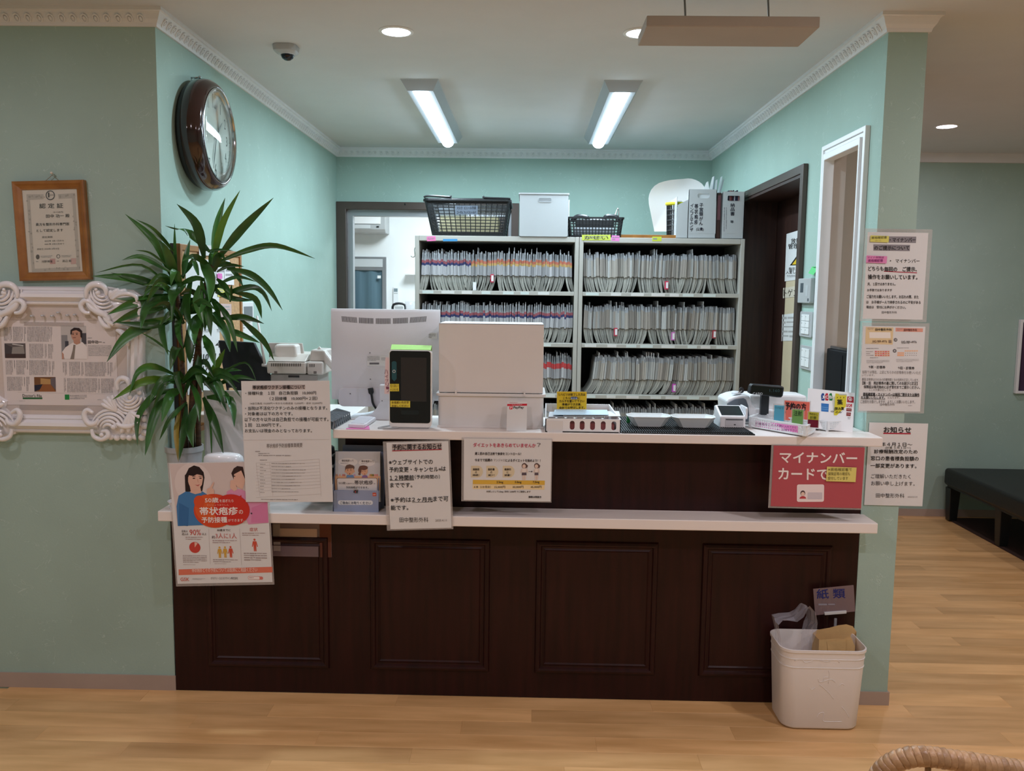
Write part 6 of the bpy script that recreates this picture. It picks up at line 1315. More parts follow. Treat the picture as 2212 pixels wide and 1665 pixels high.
for k in range(3):
    s = Sheet('brochure', 'illustrated brochure %s in the pale blue holder' % ('front most', 'second from the front', 'rearmost')[k] if k else 'illustrated brochure with a man and a woman, front one in the pale blue holder', 'brochure', [(z[0]+x*z[2], z[1]+y*z[2]) for x, y in ((190+6*k, 616-2*k), (888+6*k, 622-3*k), (862+4*k, 1400), (165+3*k, 1400))], [Y+.028+.006*k, Y+.028+.006*k, Y+.010+.006*k, Y+.010+.006*k], zm=z, thick=.002, group='brochures in the holder')
    if k: continue
    s.poly([(190, 618), (886, 624), (866, 1222), (168, 1222)], S(206, 206, 208)); s.poly([(172, 995), (884, 1000), (870, 1222), (168, 1222)], S(226, 178, 140), 2)
    for (cx, cy, rx, ry) in ((382, 780, 152, 66), (676, 790, 130, 56)): s.ell(cx, cy, rx, ry, S(228, 224, 220), 2, n=32)
    s.text('帯状疱疹って', 288, 742, 472, 776, S(100, 90, 90), .01); s.greek(264, 790, 500, 812, 1, S(130, 120, 120)); s.text('帯状疱疹って', 596, 752, 784, 786, S(100, 90, 90), .01); s.greek(590, 798, 784, 818, 1, S(130, 120, 120))
    sk = S(222, 172, 140)
    s.poly([(345, 1024), (360, 985), (410, 975), (460, 985), (478, 1024)], S(110, 146, 190), 3); s.ell(406, 910, 64, 74, sk, 4); s.ell(340, 925, 14, 20, sk, 4); s.ell(472, 925, 14, 20, sk, 4); s.poly([(335, 920), (338, 860), (360, 826), (410, 815), (460, 830), (482, 850), (484, 870), (470, 900), (462, 875), (400, 880), (352, 885)], S(110, 84, 72), 5)
    for x in (378, 426): s.ell(x, 910, 5, 7, S(60, 40, 36), 6); s.line(x-14, 892, x+12, 888, 5, S(90, 66, 58), 6)
    s.ell(406, 964, 9, 10, S(150, 70, 66), 6); s.ell(382, 1500, 1, 1, sk, 1)
    s.poly([(590, 1024), (604, 992), (640, 982), (676, 992), (688, 1024)], S(140, 110, 160), 3); s.ell(632, 918, 56, 66, sk, 4); s.ell(622, 868, 70, 36, S(112, 78, 66), 5); s.ell(566, 910, 26, 44, S(112, 78, 66), 5); s.ell(558, 966, 20, 18, S(112, 78, 66), 5)
    for x in (610, 646): s.ell(x, 924, 5, 6, S(60, 40, 36), 6)
    s.line(606, 900, 622, 905, 5, S(90, 66, 58), 6); s.line(636, 905, 654, 900, 5, S(90, 66, 58), 6); s.ell(640, 966, 7, 6, S(150, 70, 66), 6)
    for x, c in ((200, (206, 150, 130)), (250, (220, 170, 150)), (300, (206, 130, 120)), (322, (190, 130, 120)), (480, (200, 160, 190)), (720, (220, 160, 140)), (740, (170, 140, 60)), (768, (130, 120, 60)), (800, (222, 150, 140)), (832, (222, 150, 140))): s.ell(x, 985, 16, 18, S(*c), 3, n=12)
    s.rr(198, 1030, 832, 1260, 20, S(120, 96, 90), 3); s.rr(204, 1036, 826, 1260, 18, S(232, 226, 222), 4); K = S(84, 78, 80)
    s.text('50歳', 226, 1088, 338, 1128, K, .0, 6); s.text('を過ぎたら', 346, 1106, 470, 1126, K, 0, 6); s.text('帯状疱疹', 476, 1066, 766, 1132, K, .02, 6); s.text('の', 774, 1108, 800, 1126, K, 0, 6); s.text('予防接種ができます。', 340, 1160, 690, 1194, K, .01, 6)
p = BQ(498, 1222); t = thing('binder_clip', 'black binder clip on the front of the pale blue brochure holder', 'clip', (p.x, Y, zf))
MB().prism([(Y-.006, zf-.007), (Y+.009, zf-.007), (Y+.0035, zf+.0015), (Y-.0005, zf+.0015)], 'x', p.x-.0075, p.x+.0075).build('jaw', 'black_plastic', t); MB().tube(smoothpath([(p.x-.005, Y-.006, zf+.0), (p.x-.004, Y-.009, zf+.010), (p.x, Y-.009, zf+.013), (p.x+.004, Y-.009, zf+.010), (p.x+.005, Y-.006, zf)], 3), .0009, 5).build('wire_arm', 'chrome', t); MB(S(196, 60, 60)).box(p.x-.0015, p.x+.0005, Y-.0068, Y-.006, zf-.007, zf).build('stripe', 'plastic', t)
# clear pocket taped on the counter front below the shelf
a, b = PY(588, 1130, -.006), PY(717, 1203, -.006)
t = thing('clear_pocket', 'clear plastic pocket with a beige paper strip taped under the lower shelf', 'pocket', ((a.x+b.x)/2, -.006, b.z))
MB().box(a.x, b.x, -.0075, -.007, b.z, a.z).build('film', 'sign_film', t)
p, q = PY(603, 1141, -.009), PY(685, 1172, -.009); MB(S(196, 172, 160)).box(p.x, q.x, -.0086, -.008, q.z, p.z).build('paper_strip', 'matte', t)
p, q = PY(690, 1128, -.009), PY(716, 1204, -.009); MB(S(104, 62, 48)).box(p.x, q.x, -.0084, -.008, q.z, p.z).build('brown_tape', 'matte', t)
p, q = PY(590, 1131, -.009), PY(606, 1190, -.009); MB().box(p.x, q.x, -.0094, -.0088, q.z, p.z).build('tape', 'clear_tape', t)
# ================================================================ thin clear glass (reflects, lets the rest through)
def thinglass(name, tint, rough=.02, ior=1.5):
    m = bpy.data.materials.new(name); m.use_nodes = True; nt = m.node_tree; N = nt.nodes; L = nt.links; N.clear()
    o = N.new('ShaderNodeOutputMaterial'); mx = N.new('ShaderNodeMixShader'); tr = N.new('ShaderNodeBsdfTransparent'); gl = N.new('ShaderNodeBsdfGlossy'); fr = N.new('ShaderNodeMapRange'); lw = N.new('ShaderNodeLayerWeight'); pw = N.new('ShaderNodeMath'); pw.operation = 'POWER'; pw.inputs[1].default_value = 4
    tr.inputs[0].default_value = (*tint, 1); gl.inputs['Roughness'].default_value = rough; fr.inputs['To Min'].default_value = .05; fr.inputs['To Max'].default_value = .95; L.new(lw.outputs['Facing'], pw.inputs[0]); L.new(pw.outputs[0], fr.inputs['Value'])
    L.new(fr.outputs[0], mx.inputs[0]); L.new(tr.outputs[0], mx.inputs[1]); L.new(gl.outputs[0], mx.inputs[2]); L.new(mx.outputs[0], o.inputs[0]); MATS[name] = m
thinglass('thin_glass', (.97, .99, .98))
def PS(o, w, h, loc=None):
    s = Sheet.__new__(Sheet); s.obj = o; s.w, s.h, s.ink, s.level, s.o0 = w, h, MB(), 0, (0, 0, 1)
    s.loc = loc or (lambda x, y: ((x/100-.5)*w, (.5-y/100)*h)); PRINTS.append(s); return s
# ================================================================ left wall: certificate, ornate frame
z = (0, 370, .15614); YF = -.022
def CQ(x, y, Y=-.02): return PY(z[0]+x*z[2], z[1]+y*z[2], Y)
o4 = [CQ(*q) for q in ((175, 120), (1170, 135), (1235, 1520), (250, 1495))]; i4 = [CQ(*q) for q in ((290, 245), (1058, 245), (1108, 1400), (358, 1392))]
cx = sum(p.x for p in o4)/4; cz = sum(p.z for p in o4)/4; w = ((o4[1]-o4[0]).length+(o4[2]-o4[3]).length)/2; h = ((o4[3]-o4[0]).length+(o4[2]-o4[1]).length)/2
t = thing('certificate_frame', 'orange-brown wooden frame with a certificate hanging from a nail', 'picture frame', (cx, -.02, cz-h/2))
rot = Matrix.Rotation(math.radians(-1.9), 4, 'Y'); base = Matrix.Translation((cx, 0, cz)) @ rot
mb = MB(); mb.xf = base; fw = .030
prof = [(0, .0), (0, -.020), (.004, -.0235), (.010, -.0225), (.016, -.0175), (.024, -.0135), (.0295, -.0125), (.0295, 0)]
for k in range(len(prof)-1):
    (a, ya), (b, yb_) = prof[k], prof[k+1]; A = rect(-w/2+a, w/2-a, -h/2+a, h/2-a); B = rect(-w/2+b, w/2-b, -h/2+b, h/2-b)
    mb.add([(u, ya, v) for u, v in A]+[(u, yb_, v) for u, v in B], [(i, (i+1) % 4, 4+(i+1) % 4, 4+i) for i in range(4)])
mb.build('frame_moulding', 'orange_oak', t)
s = Sheet('certificate', '', '', ZQ(z, [(290, 240), (1060, 240), (1110, 1402), (355, 1395)]), -.011, zm=z, col=S(226, 212, 200), thick=.0006)
s.obj.matrix_basis = base @ Matrix.Translation((0, -.0105, 0)); s.w, s.h = w-.058, h-.058
me = s.obj.data; bw = max(v.co.x for v in me.vertices)*2; bh = max(v.co.z for v in me.vertices)*2
for v in me.vertices: v.co.x *= s.w/bw; v.co.z *= s.h/bh
G = S(176, 164, 154); G2 = S(196, 184, 174)
for a, b, c, d in (((350, 300), (590, 305), (590, 375), (360, 385)), ((350, 300), (395, 300), (440, 1350), (400, 1385)), ((985, 300), (1030, 300), (1075, 1360), (1030, 1370)), ((400, 1345), (1070, 1335), (1075, 1385), (405, 1388)), ((790, 310), (1030, 300), (1030, 370), (800, 378))): s.poly([a, b, c, d], G2)
R = random.Random(5)
for k in range(90):
    f = R.random(); e = R.randrange(5); x, y = ((370+50*f, 320+1040*f) if e == 0 else (1000+45*f, 320+1030*f) if e == 1 else (420+640*f, 1362-8*f) if e == 2 else (370+220*f, 340) if e == 3 else (800+220*f, 338)); s.ell(x+R.uniform(-18, 18), y+R.uniform(-18, 18), R.uniform(8, 18), R.uniform(8, 18), G if k % 2 else G2, 2, n=8)
s.oval(685, 323, 64, 68, 12, S(70, 62, 66), 3); s.poly([(655, 285), (672, 282), (672, 350), (655, 355)], S(60, 52, 56), 4); s.text('JOA', 680, 310, 735, 335, S(110, 100, 104), 0)
T_ = S(66, 56, 54); s.text('認 定 証', 528, 436, 860, 504, T_, .012, dy=-2); s.text('10-114172', 722, 552, 858, 574, T_, 0); s.text('田中 功一 殿', 618, 592, 946, 640, T_, .01); s.text('貴方を整形外科専門医', 472, 710, 940, 750, T_, .01, dy=-2); s.text('として認定します', 482, 796, 850, 836, T_, .01)
s.text('認定期間', 556, 896, 700, 922, T_, 0); s.text('2020年 4月 1日から', 588, 952, 858, 976, T_, 0); s.text('2031年 3月31日まで', 588, 996, 862, 1020, T_, 0); s.text('認定日 2020年 3月10日', 482, 1062, 786, 1086, T_, 0)
s.ell(487, 1182, 26, 34, S(96, 84, 80)); s.oval(773, 1182, 26, 28, 7, S(90, 80, 80)); s.greek(528, 1166, 690, 1200, 2, S(110, 98, 94)); s.greek(818, 1168, 958, 1200, 2, S(110, 98, 94)); s.text('河野博隆', 540, 1232, 692, 1266, T_, 0); s.text('渡辺 毅', 828, 1232, 955, 1266, T_, 0); s.greek(462, 1238, 522, 1256, 1, T_); s.greek(750, 1240, 812, 1256, 1, T_); s.rect(656, 1212, 730, 1286, S(206, 156, 150)); s.rect(945, 1214, 1020, 1296, S(212, 172, 164))
adopt(s.obj, t)
mb = MB(); mb.xf = base; mb.box(-w/2+.028, w/2-.028, -.0131, -.0127, -h/2+.028, h/2-.028); mb.build('glass', 'thin_glass', t)
n = CQ(708, 45); n.y = -.012
mb = MB(S(150, 140, 120)); a, b = CQ(590, 122), CQ(835, 130); mb.tube([(a.x, -.012, a.z-.006), (n.x, -.012, n.z), (b.x, -.012, b.z-.006)], .0012, 5); mb.build('cord', 'plastic', t)
o = MB(S(222, 214, 200)).tube([(n.x, .0, n.z+.003), (n.x, -.016, n.z+.006)], .0016, 6).ball((n.x, -.018, n.z+.006), .0045, n=10).build('push_pin', 'plastic', root_loc=(n.x, -.008, n.z+.006), smooth=True); tag(o, 'pale push pin holding the cord of the certificate frame', 'pin')
# ornate white frame
z = (0, 600, .21628)
def OQ(x, y, Y=-.03): return PY(z[0]+x*z[2], z[1]+y*z[2], Y)
KM = z[2]*MPP(0); MIR = 555
c_ = OQ(MIR, 830, 0)
t = thing('ornate_frame', 'ornate white carved frame with scroll corners around a magazine article', 'picture frame', (c_.x, 0, OQ(MIR, 1590, 0).z))
mb = MB(); a, b = OQ(1290, 170, -.004), OQ(1290, 1520, -.004); xl = 2*c_.x-a.x
MB(S(214, 202, 192)).box(xl, a.x, -.012, 0, b.z, a.z).build('backing_panel', 'matte', t)
def rail(p, q, wid, name):
    d = Vector((q[0]-p[0], 0, q[1]-p[1])); L_ = d.length; d.normalize(); nn = Vector((-d.z, 0, d.x)); f = KM
    pr = [(-.5, 0), (-.5, -.014), (-.42, -.024), (-.34, -.026), (-.28, -.022), (-.22, -.030), (-.05, -.042), (.12, -.040), (.22, -.030), (.27, -.024), (.33, -.028), (.42, -.024), (.5, -.012), (.5, 0)]
    vs = []; 
    for e in (Vector((p[0], 0, p[1])), Vector((q[0], 0, q[1]))): vs += [e+nn*(u*wid)+Vector((0, y, 0)) for u, y in pr]
    n = len(pr); MB().add(vs, [(i, (i+1) % n, n+(i+1) % n, n+i) for i in range(n)]+[tuple(range(n)), tuple(range(n, 2*n))]).build(name, 'white_gloss', t, smooth=True, auto=35)
def oz(x, y): p = OQ(x, y, -.02); return (p.x, p.z)
L = lambda x: 2*MIR-x
rail(oz(L(1000), 178), oz(1000, 188), 190*KM, 'top_rail'); rail(oz(L(1000), 1456), oz(1000, 1470), 190*KM, 'bottom_rail')
rail(oz(1345, 420), oz(1345, 1120), 170*KM, 'side_rail'); rail(oz(L(1345), 1120), oz(L(1345), 420), 170*KM, 'side_rail')
def arc(cx, cy, r, a0, a1, w0, w1, yo=-.04, k=12, ry=None): 
    ry = ry or r; return [((cx+r*math.cos(math.radians(a0+(a1-a0)*i/k)), cy+ry*math.sin(math.radians(a0+(a1-a0)*i/k))), w0+(w1-w0)*math.sin(PI*(i+.6)/(k+1.2)), yo) for i in range(k+1)]
def orn(name, strokes, balls, plates, mirror):
    f = (lambda x: L(x)) if mirror else (lambda x: x)
    mb = MB()
    for pl, y in plates:
        P = [oz(f(x), yy) for x, yy in pl]; cxp = sum(p[0] for p in P)/len(P); czp = sum(p[1] for p in P)/len(P)
        mb.prism(P, 'y', 0, y*.6, None, None, (1, 0)); mb.prism(P, 'y', y*.6, y, None, [(cxp+(p[0]-cxp)*.86, czp+(p[1]-czp)*.86) for p in P])
    for st in strokes:
        P = []; Rr = []
        for (x, yy), w_, yo in st: q = OQ(f(x), yy, -.02); P.append(Vector((q.x, yo, q.z))); Rr.append(max(.4, w_)*KM)
        mb.tube(P, Rr, 10)
    for (x, yy, r, yo) in balls: q = OQ(f(x), yy, -.02); mb.ball((q.x, yo, q.z), r*KM, n=14, sy=.9)
    mb.build(name, 'white_gloss', t, smooth=True, auto=60)
def sw(pts, w0, w1, yo=-.042, n=5):
    P = smoothpath([(x, y, 0) for x, y in pts], n); m = len(P); return [((p.x, p.y), w0+(w1-w0)*math.sin(PI*min(1, (i+.5)/m))**.8, yo) for i, p in enumerate(P)]
TRs = [sw([(1095, 175), (1090, 110), (1040, 70), (960, 70), (905, 120), (895, 200)], 10, 34, -.046), sw([(895, 190), (920, 270), (990, 330), (1090, 380), (1120, 480)], 14, 34, -.038)]
TRs += [arc(1060, 130, r, 185, 55, 5, 15, -.050+.004*i, ry=r*1.1) for i, r in enumerate((55, 88, 121, 154, 187))]
TRs += [sw([(930, 350), (880, 345), (845, 310), (840, 262), (880, 228), (940, 245), (1000, 310), (1050, 380)], 14, 26, -.040)]
TRs += [sw([(1130, 200), (1130+d[0]*.55, 200+d[1]*.55-10), (1130+d[0], 200+d[1])], 10, 30, -.040) for d in ((20, -75), (90, -85), (160, -75), (215, -45), (262, 0), (270, 60))]
TRs += [sw([(1170, 210), (1240, 165), (1330, 160), (1395, 190), (1400, 240)], 8, 24, -.048), sw([(1010, 380), (1040, 440), (1075, 480), (1130, 490)], 10, 26, -.036), sw([(1060, 370), (1100, 430), (1160, 470)], 10, 26, -.038), sw([(1180, 520), (1230, 540), (1280, 600), (1300, 680)], 10, 30, -.034), sw([(1400, 230), (1420, 330), (1400, 430)], 12, 30, -.036)]
TRb = [(1020, 150, 26, -.05), (1010, 118, 16, -.056)]
TRp = [([(900, 120), (980, 70), (1090, 90), (1200, 110), (1330, 120), (1410, 180), (1420, 420), (1350, 520), (1180, 500), (1060, 480), (990, 340), (880, 340), (845, 280), (900, 235)], -.030)]
BRs = [arc(1120, 1500, r, 200, 350, 6, 17, -.052+.004*i) for i, r in enumerate((50, 84, 118, 152, 186))]
BRs += [arc(1325, 1165, r, 168, 8, 6, 16, -.052+.004*i) for i, r in enumerate((60, 92, 124, 156, 188))]
BRs += [sw([(960, 1340), (905, 1310), (875, 1345), (885, 1405), (930, 1450), (985, 1440), (1010, 1400)], 14, 28, -.042), sw([(1210, 1110), (1200, 1040), (1240, 995), (1300, 1010), (1325, 1070), (1300, 1120)], 12, 28, -.044)]
BRs += [sw([(1190, 1320), (1190+d[0]*.6, 1320+d[1]*.6), (1190+d[0], 1320+d[1])], 8, 24, -.040) for d in ((-150, -70), (-130, -110), (-90, -140), (-40, -155))]
BRs += [sw([(1330, 1330), (1330+d[0]*.6, 1330+d[1]*.6), (1330+d[0], 1330+d[1])], 10, 28, -.042) for d in ((110, 60), (95, 140), (50, 190), (-20, 200), (-90, 205))]
BRs += [sw([(950, 1500), (970, 1570), (1040, 1600), (1110, 1570), (1100, 1520), (1050, 1525)], 14, 26, -.044), sw([(1200, 1440), (1260, 1470), (1340, 1470), (1420, 1430)], 10, 26, -.048)]
BRb = [(1180, 1475, 26, -.056), (1055, 1555, 22, -.05), (1335, 1180, 26, -.05)]+[(1120+62*i, 1582+(8 if i % 2 else 0), 34, -.030) for i in range(6)]+[(1455, 1545-70*i, 34, -.030) for i in range(4)]+[(1420, 1210, 30, -.034), (1410, 1140, 28, -.034)]
BRp = [([(960, 1400), (1060, 1300), (1040, 1230), (1120, 1180), (1200, 1160), (1200, 1040), (1300, 1010), (1420, 1100), (1460, 1260), (1470, 1560), (1380, 1600), (1100, 1600), (960, 1560), (930, 1480)], -.030)]
for mir in (0, 1): orn('upper_scroll', TRs, TRb, TRp, mir); orn('lower_scroll', BRs, BRb, BRp, mir)
s = Sheet('magazine_article', '', '', ZQ(z, [(18, 425), (1158, 432), (1178, 1278), (36, 1266)]), -.0135, zm=z, col=S(228, 220, 216), thick=.0004)
K = S(96, 90, 90)
for i, (x0, y0, x1, y1) in enumerate(((48, 495, 98, 628), (104, 490, 132, 628), (138, 488, 240, 632), (248, 490, 272, 632), (280, 488, 508, 636), (512, 490, 534, 632), (298, 655, 440, 800), (450, 660, 472, 800), (484, 660, 538, 804), (56, 820, 130, 962), (138, 820, 154, 930), (162, 820, 256, 962), (266, 825, 282, 950), (290, 820, 476, 968), (484, 830, 508, 970), (518, 830, 544, 970), (64, 985, 222, 1125), (232, 990, 246, 1120), (256, 985, 290, 1128), (626, 838, 640, 970), (644, 838, 668, 975), (690, 835, 800, 975), (810, 840, 834, 975), (845, 838, 1064, 980), (1072, 842, 1092, 970), (1098, 842, 1124, 980), (632, 995, 654, 1138), (664, 1000, 968, 1142), (975, 1005, 998, 1144), (1006, 1003, 1134, 1148))):
    s.greek(x0, y0, x1, y1, max(1, round((x1-x0)/13)), K, vert=True, seed=i)
for x0, y0, x1, y1, c in ((52, 652, 260, 798, (104, 98, 96)), (336, 988, 550, 1134, (122, 84, 54)), (616, 478, 868, 808, (196, 192, 188))): s.rect(x0, y0, x1, y1, S(*c))
s.poly([(52, 655), (130, 690), (130, 760), (52, 790)], S(76, 72, 74), 2); s.poly([(130, 690), (240, 680), (250, 760), (120, 756)], S(150, 146, 140), 2); s.rect(60, 756, 258, 798, S(74, 60, 58), 3); s.line(130, 660, 240, 675, 10, S(206, 204, 200), 3)
s.poly([(336, 1070), (420, 1060), (420, 1100), (336, 1134)], S(44, 44, 60), 2); s.poly([(420, 1060), (500, 1060), (550, 1134), (380, 1134)], S(150, 96, 58), 2); s.poly([(400, 1000), (500, 1010), (500, 1060), (400, 1060)], S(190, 150, 96), 2); s.poly([(500, 1000), (550, 990), (550, 1120), (500, 1060)], S(110, 100, 104), 2)
s.rect(620, 570, 680, 780, S(140, 140, 142), 2); s.rect(655, 630, 690, 700, S(70, 72, 80), 3); s.rect(820, 550, 868, 660, S(80, 78, 84), 2)
s.poly([(622, 740), (660, 690), (740, 640), (830, 640), (874, 690), (874, 808), (650, 808)], S(236, 230, 226), 3); s.poly([(622, 735), (640, 760), (640, 808), (622, 808)], S(196, 150, 130), 4); s.ell(770, 570, 52, 66, S(196, 150, 128), 4); s.poly([(740, 620), (800, 610), (810, 650), (770, 665), (742, 650)], S(190, 144, 122), 4); s.poly([(712, 560), (714, 520), (750, 496), (800, 500), (830, 530), (826, 600), (812, 590), (808, 540), (770, 520), (730, 530), (722, 570)], S(48, 38, 38), 5); s.poly([(740, 664), (760, 668), (742, 808), (704, 808), (730, 720)], S(140, 130, 120), 5)
for x in (738, 776): s.ell(x, 562, 7, 4, S(40, 30, 30), 6); s.line(x-12, 552, x+10, 550, 4, S(50, 40, 40), 6)
s.line(735, 596, 765, 594, 5, S(140, 84, 76), 6)
s.greek(880, 594, 968, 606, 1, K); s.text('田中功一', 884, 622, 1022, 654, S(60, 54, 54), .02); s.greek(1032, 638, 1072, 652, 1, K); s.greek(884, 670, 1116, 782, 8, S(140, 134, 132))
s.text("Doctor's File", 216, 1158, 408, 1188, S(40, 44, 40), .0, dy=-3); s.rect(216, 1193, 412, 1210, S(52, 108, 66)); s.rect(638, 1164, 684, 1216, S(40, 140, 70)); s.greek(690, 1166, 860, 1214, 3, S(110, 104, 104)); s.line(165, 1140, 1130, 1160, 1.5, S(190, 184, 182)); s.greek(965, 1212, 1040, 1222, 1, S(160, 154, 150)); s.greek(180, 1224, 300, 1232, 1, S(170, 164, 160))
adopt(s.obj, t)
a, b = OQ(238, 440, -.0145), OQ(838, 486, -.0145); MB().box(a.x, b.x, -.0150, -.0146, b.z, a.z).build('tape', 'clear_tape', t)
a, b = OQ(190, 1272, -.0145), OQ(870, 1330, -.0145); MB().box(a.x, b.x, -.0129, -.0124, b.z, a.z).build('lower_tape', 'clear_tape', t)
for i, (x, y) in enumerate(((333, 378), (440, 375), (536, 378), (596, 345), (688, 372), (760, 368))):
    p = OQ(x, y, -.016); o = MB().tube([(p.x, -.012, p.z-.004), (p.x, -.028, p.z)], .0018, 6).lathe([(.0032, 0), (.0045, -.003), (.003, -.008), (.0042, -.013), (1e-6, -.014)], (p.x, -.018, p.z-.001), 10, 'y').build('push_pin', 'light_grey_plastic', root_loc=(p.x, -.02, p.z), smooth=True)
    tag(o, '%s of the clear push pins over the magazine article' % ('first from the left', 'second from the left', 'third from the left', 'highest', 'second from the right', 'last on the right')[i], 'pin', 'push pins above the article')
# ================================================================ clock
cy, cz, r = .325, 2.055, .205
t = thing('wall_clock', 'round clock with a glossy dark brown case on the reception side of the left wall', 'clock', (XL, cy, cz))
MB(S(22, 20, 20)).lathe([(r*.90, .001), (r*.95, .012), (r*.95, .03)], (XL, cy, cz), 56, 'x').build('back_case', 'plastic', t, smooth=True, auto=40)
MB().lathe([(r*.95, .022), (r*1.0, .03), (r*1.01, .055), (r*.99, .075), (r*.93, .093), (r*.88, .099), (r*.845, .098), (r*.83, .092)], (XL, cy, cz), 64, 'x', caps=False).build('case', 'clock_brown', t, smooth=True, auto=60)
MB().lathe([(r*.845, .094), (r*.845, .1005), (r*.825, .101), (r*.815, .095), (r*.81, .076)], (XL, cy, cz), 64, 'x', caps=False).build('bezel', 'chrome', t, smooth=True, auto=50)
rd = r*.82; o = MB(S(226, 230, 224)).lathe([(rd, 0), (rd, .002), (1e-6, .0021)], (0, 0, 0), 56, 'y').build('dial', 'matte')
o.matrix_basis = Matrix(((0, -1, 0, XL+.078), (1, 0, 0, cy), (0, 0, 1, cz), (0, 0, 0, 1)))
adopt(o, t); s = PS(o, 2*rd, 2*rd)
for i in range(12):
    a = 2*PI*(i+1)/12; big = (i+1) in (12, 6); x, y = 50+38*math.sin(a), 50-38*math.cos(a); hh = 7.6 if big else 5.6; ww = hh*{1: .22, 11: .5, 10: .8, 12: .8}.get(i+1, .52)
    s.text(str(i+1), x-ww*.8, y-hh, x+ww*.8, y+hh, S(84, 92, 88), .01, 1)
for i in range(60):
    a = 2*PI*i/60; s.line(50+46*math.sin(a), 50-46*math.cos(a), 50+47.6*math.sin(a), 50-47.6*math.cos(a), .4 if i % 5 else .9, S(90, 96, 92), 1)
def hand(name, ang, L_, w0):
    mb = MB(S(40, 44, 46)); d = Vector((0, math.sin(ang), math.cos(ang))); n = Vector((0, d.z, -d.y)); c = Vector((XL+.084, cy, cz)); mb.prism([(0, 0)], 'x', 0, 0) if 0 else None
    vs = [c-d*.02+n*w0*.5, c-d*.02-n*w0*.5, c+d*L_*.6-n*w0, c+d*L_, c+d*L_*.6+n*w0]; mb.add(vs+[v+Vector((.0015, 0, 0)) for v in vs], [(4, 3, 2, 1, 0), (5, 6, 7, 8, 9)]+[(i, (i+1) % 5, 5+(i+1) % 5, 5+i) for i in range(5)]); mb.build(name, 'plastic', t)
hand('hour_hand', math.radians(46), rd*.52, .004); hand('minute_hand', math.radians(198), rd*.80, .0028)
MB(S(150, 150, 150)).lathe([(.006, .0), (.006, .004), (1e-6, .005)], (XL+.084, cy, cz), 14, 'x').build('hub', 'plastic', t)
MB().lathe([(rd*1.0, .0), (rd*.8, .0025), (1e-6, .004)], (XL+.094, cy, cz), 56, 'x').build('glass', 'thin_glass', t, smooth=True)
MB(S(226, 230, 228)).box(XL+.0785+.0035, XL+.0785+.0045, cy+.065, cy+.093, cz-.135, cz-.10).build('maker_plate', 'plastic', t)
o = MB().tube([(XL, cy-.02, cz+r*1.0+.004), (XL+.03, cy-.02, cz+r+.006)], .003, 6).ball((XL+.032, cy-.02, cz+r+.006), .006, n=8).build('hook', 'chrome', root_loc=(XL+.01, cy-.02, cz+r+.004), smooth=True); tag(o, 'small metal hook above the brown wall clock', 'hook')
# ================================================================ bulletin board on the inner left wall, behind the plant
y0, y1, z0, z1 = .075, .735, .93, 1.635
t = thing('bulletin_board', 'wood-framed cork board behind the plant on the inner left wall', 'board', (XL, (y0+y1)/2, z0))
MB().box(XL+.001, XL+.028, y0+.012, y1-.012, z0+.012, z1-.012).build('cork_panel', 'cork', t)
MB().ring(rect(y0, y1, z0, z1), rect(y0+.022, y1-.022, z0+.022, z1-.022), 'x', XL+.001, XL+.034).build('frame', 'orange_oak', t, bevel=.002)
MB().box(XL+.001, XL+.014, y0-.008, y0, z0, z1).build('dark_edge', 'dark_walnut', t)
XB = XL+.0305
s = Sheet('calendar', 'white wall calendar with big black dates half hidden by the plant', 'calendar', [(402, 556), (462, 560), (486, 838), (404, 850)], XB, ax=0, thick=.0006, size=None)
for i, ln in enumerate(('SUN MON TUE', '2 3 4', '9 10 11', '16 17 18', '23 24 25')):
    w = ln.split(); y = (690, 722, 752, 782, 812)[i]
    for j, a in enumerate(w): s.text(a, 412+27*j, y-(4 if i == 0 else 9), 424+27*j, y+(3 if i == 0 else 6), INK if i else S(130, 130, 130), .02 if i else 0)
for i, (q, c, lb, nm) in enumerate((([(466, 560), (497, 563), (497, 610), (468, 612)], (226, 224, 226), 'white slip high on the cork board behind the plant', 'paper_note'), ([(470, 618), (486, 619), (486, 640), (471, 641)], (222, 214, 110), 'yellow slip on the cork board behind the plant', 'paper_note'), ([(484, 575), (505, 578), (506, 616), (486, 614)], (232, 230, 232), 'white handwritten slip over the right edge of the cork board', 'paper_note'), ([(476, 655), (500, 657), (500, 684), (477, 685)], (206, 180, 176), 'rose-beige slip low on the cork board behind the plant', 'paper_note'), ([(430, 530), (470, 530), (470, 552), (430, 552)], (208, 208, 206), 'grey curled sheet at the top of the cork board', 'paper_note'), ([(470, 590), (480, 591), (480, 602), (470, 602)], (226, 120, 190), 'tiny pink slip on the cork board behind the plant', 'paper_note'))):
    s = Sheet(nm, lb, 'note', q, XB+.0015+.0008*i, ax=0, col=S(*c), thick=.0005, group='slips on the cork board'); s.greek(q[0][0]+3, q[0][1]+5, q[1][0]-3, q[3][1]-5, 3, S(120, 116, 120)) if i != 4 else None
p = PX(519, 662, XL); q = PX(538, 684, XL)
t = thing('wall_remote', 'small grey-screened wall unit over a white paper right of the cork board', 'remote control', (XL, (p.y+q.y)/2, q.z))
MB(S(225, 226, 226)).box(XL+.0005, XL+.016, p.y-.02, q.y+.02, q.z-.012, p.z+.02).build('case', 'plastic', t, bevel=.003); MB(S(88, 96, 104)).box(XL+.016, XL+.0168, p.y, q.y, q.z, p.z).build('screen', 'gloss', t)
s = Sheet('paper_note', 'white sheet taped under the grey-screened wall unit', 'note', [(515, 692), (545, 690), (546, 725), (517, 728)], XL+.001, ax=0, thick=.0005); s.greek(519, 700, 540, 712, 2)
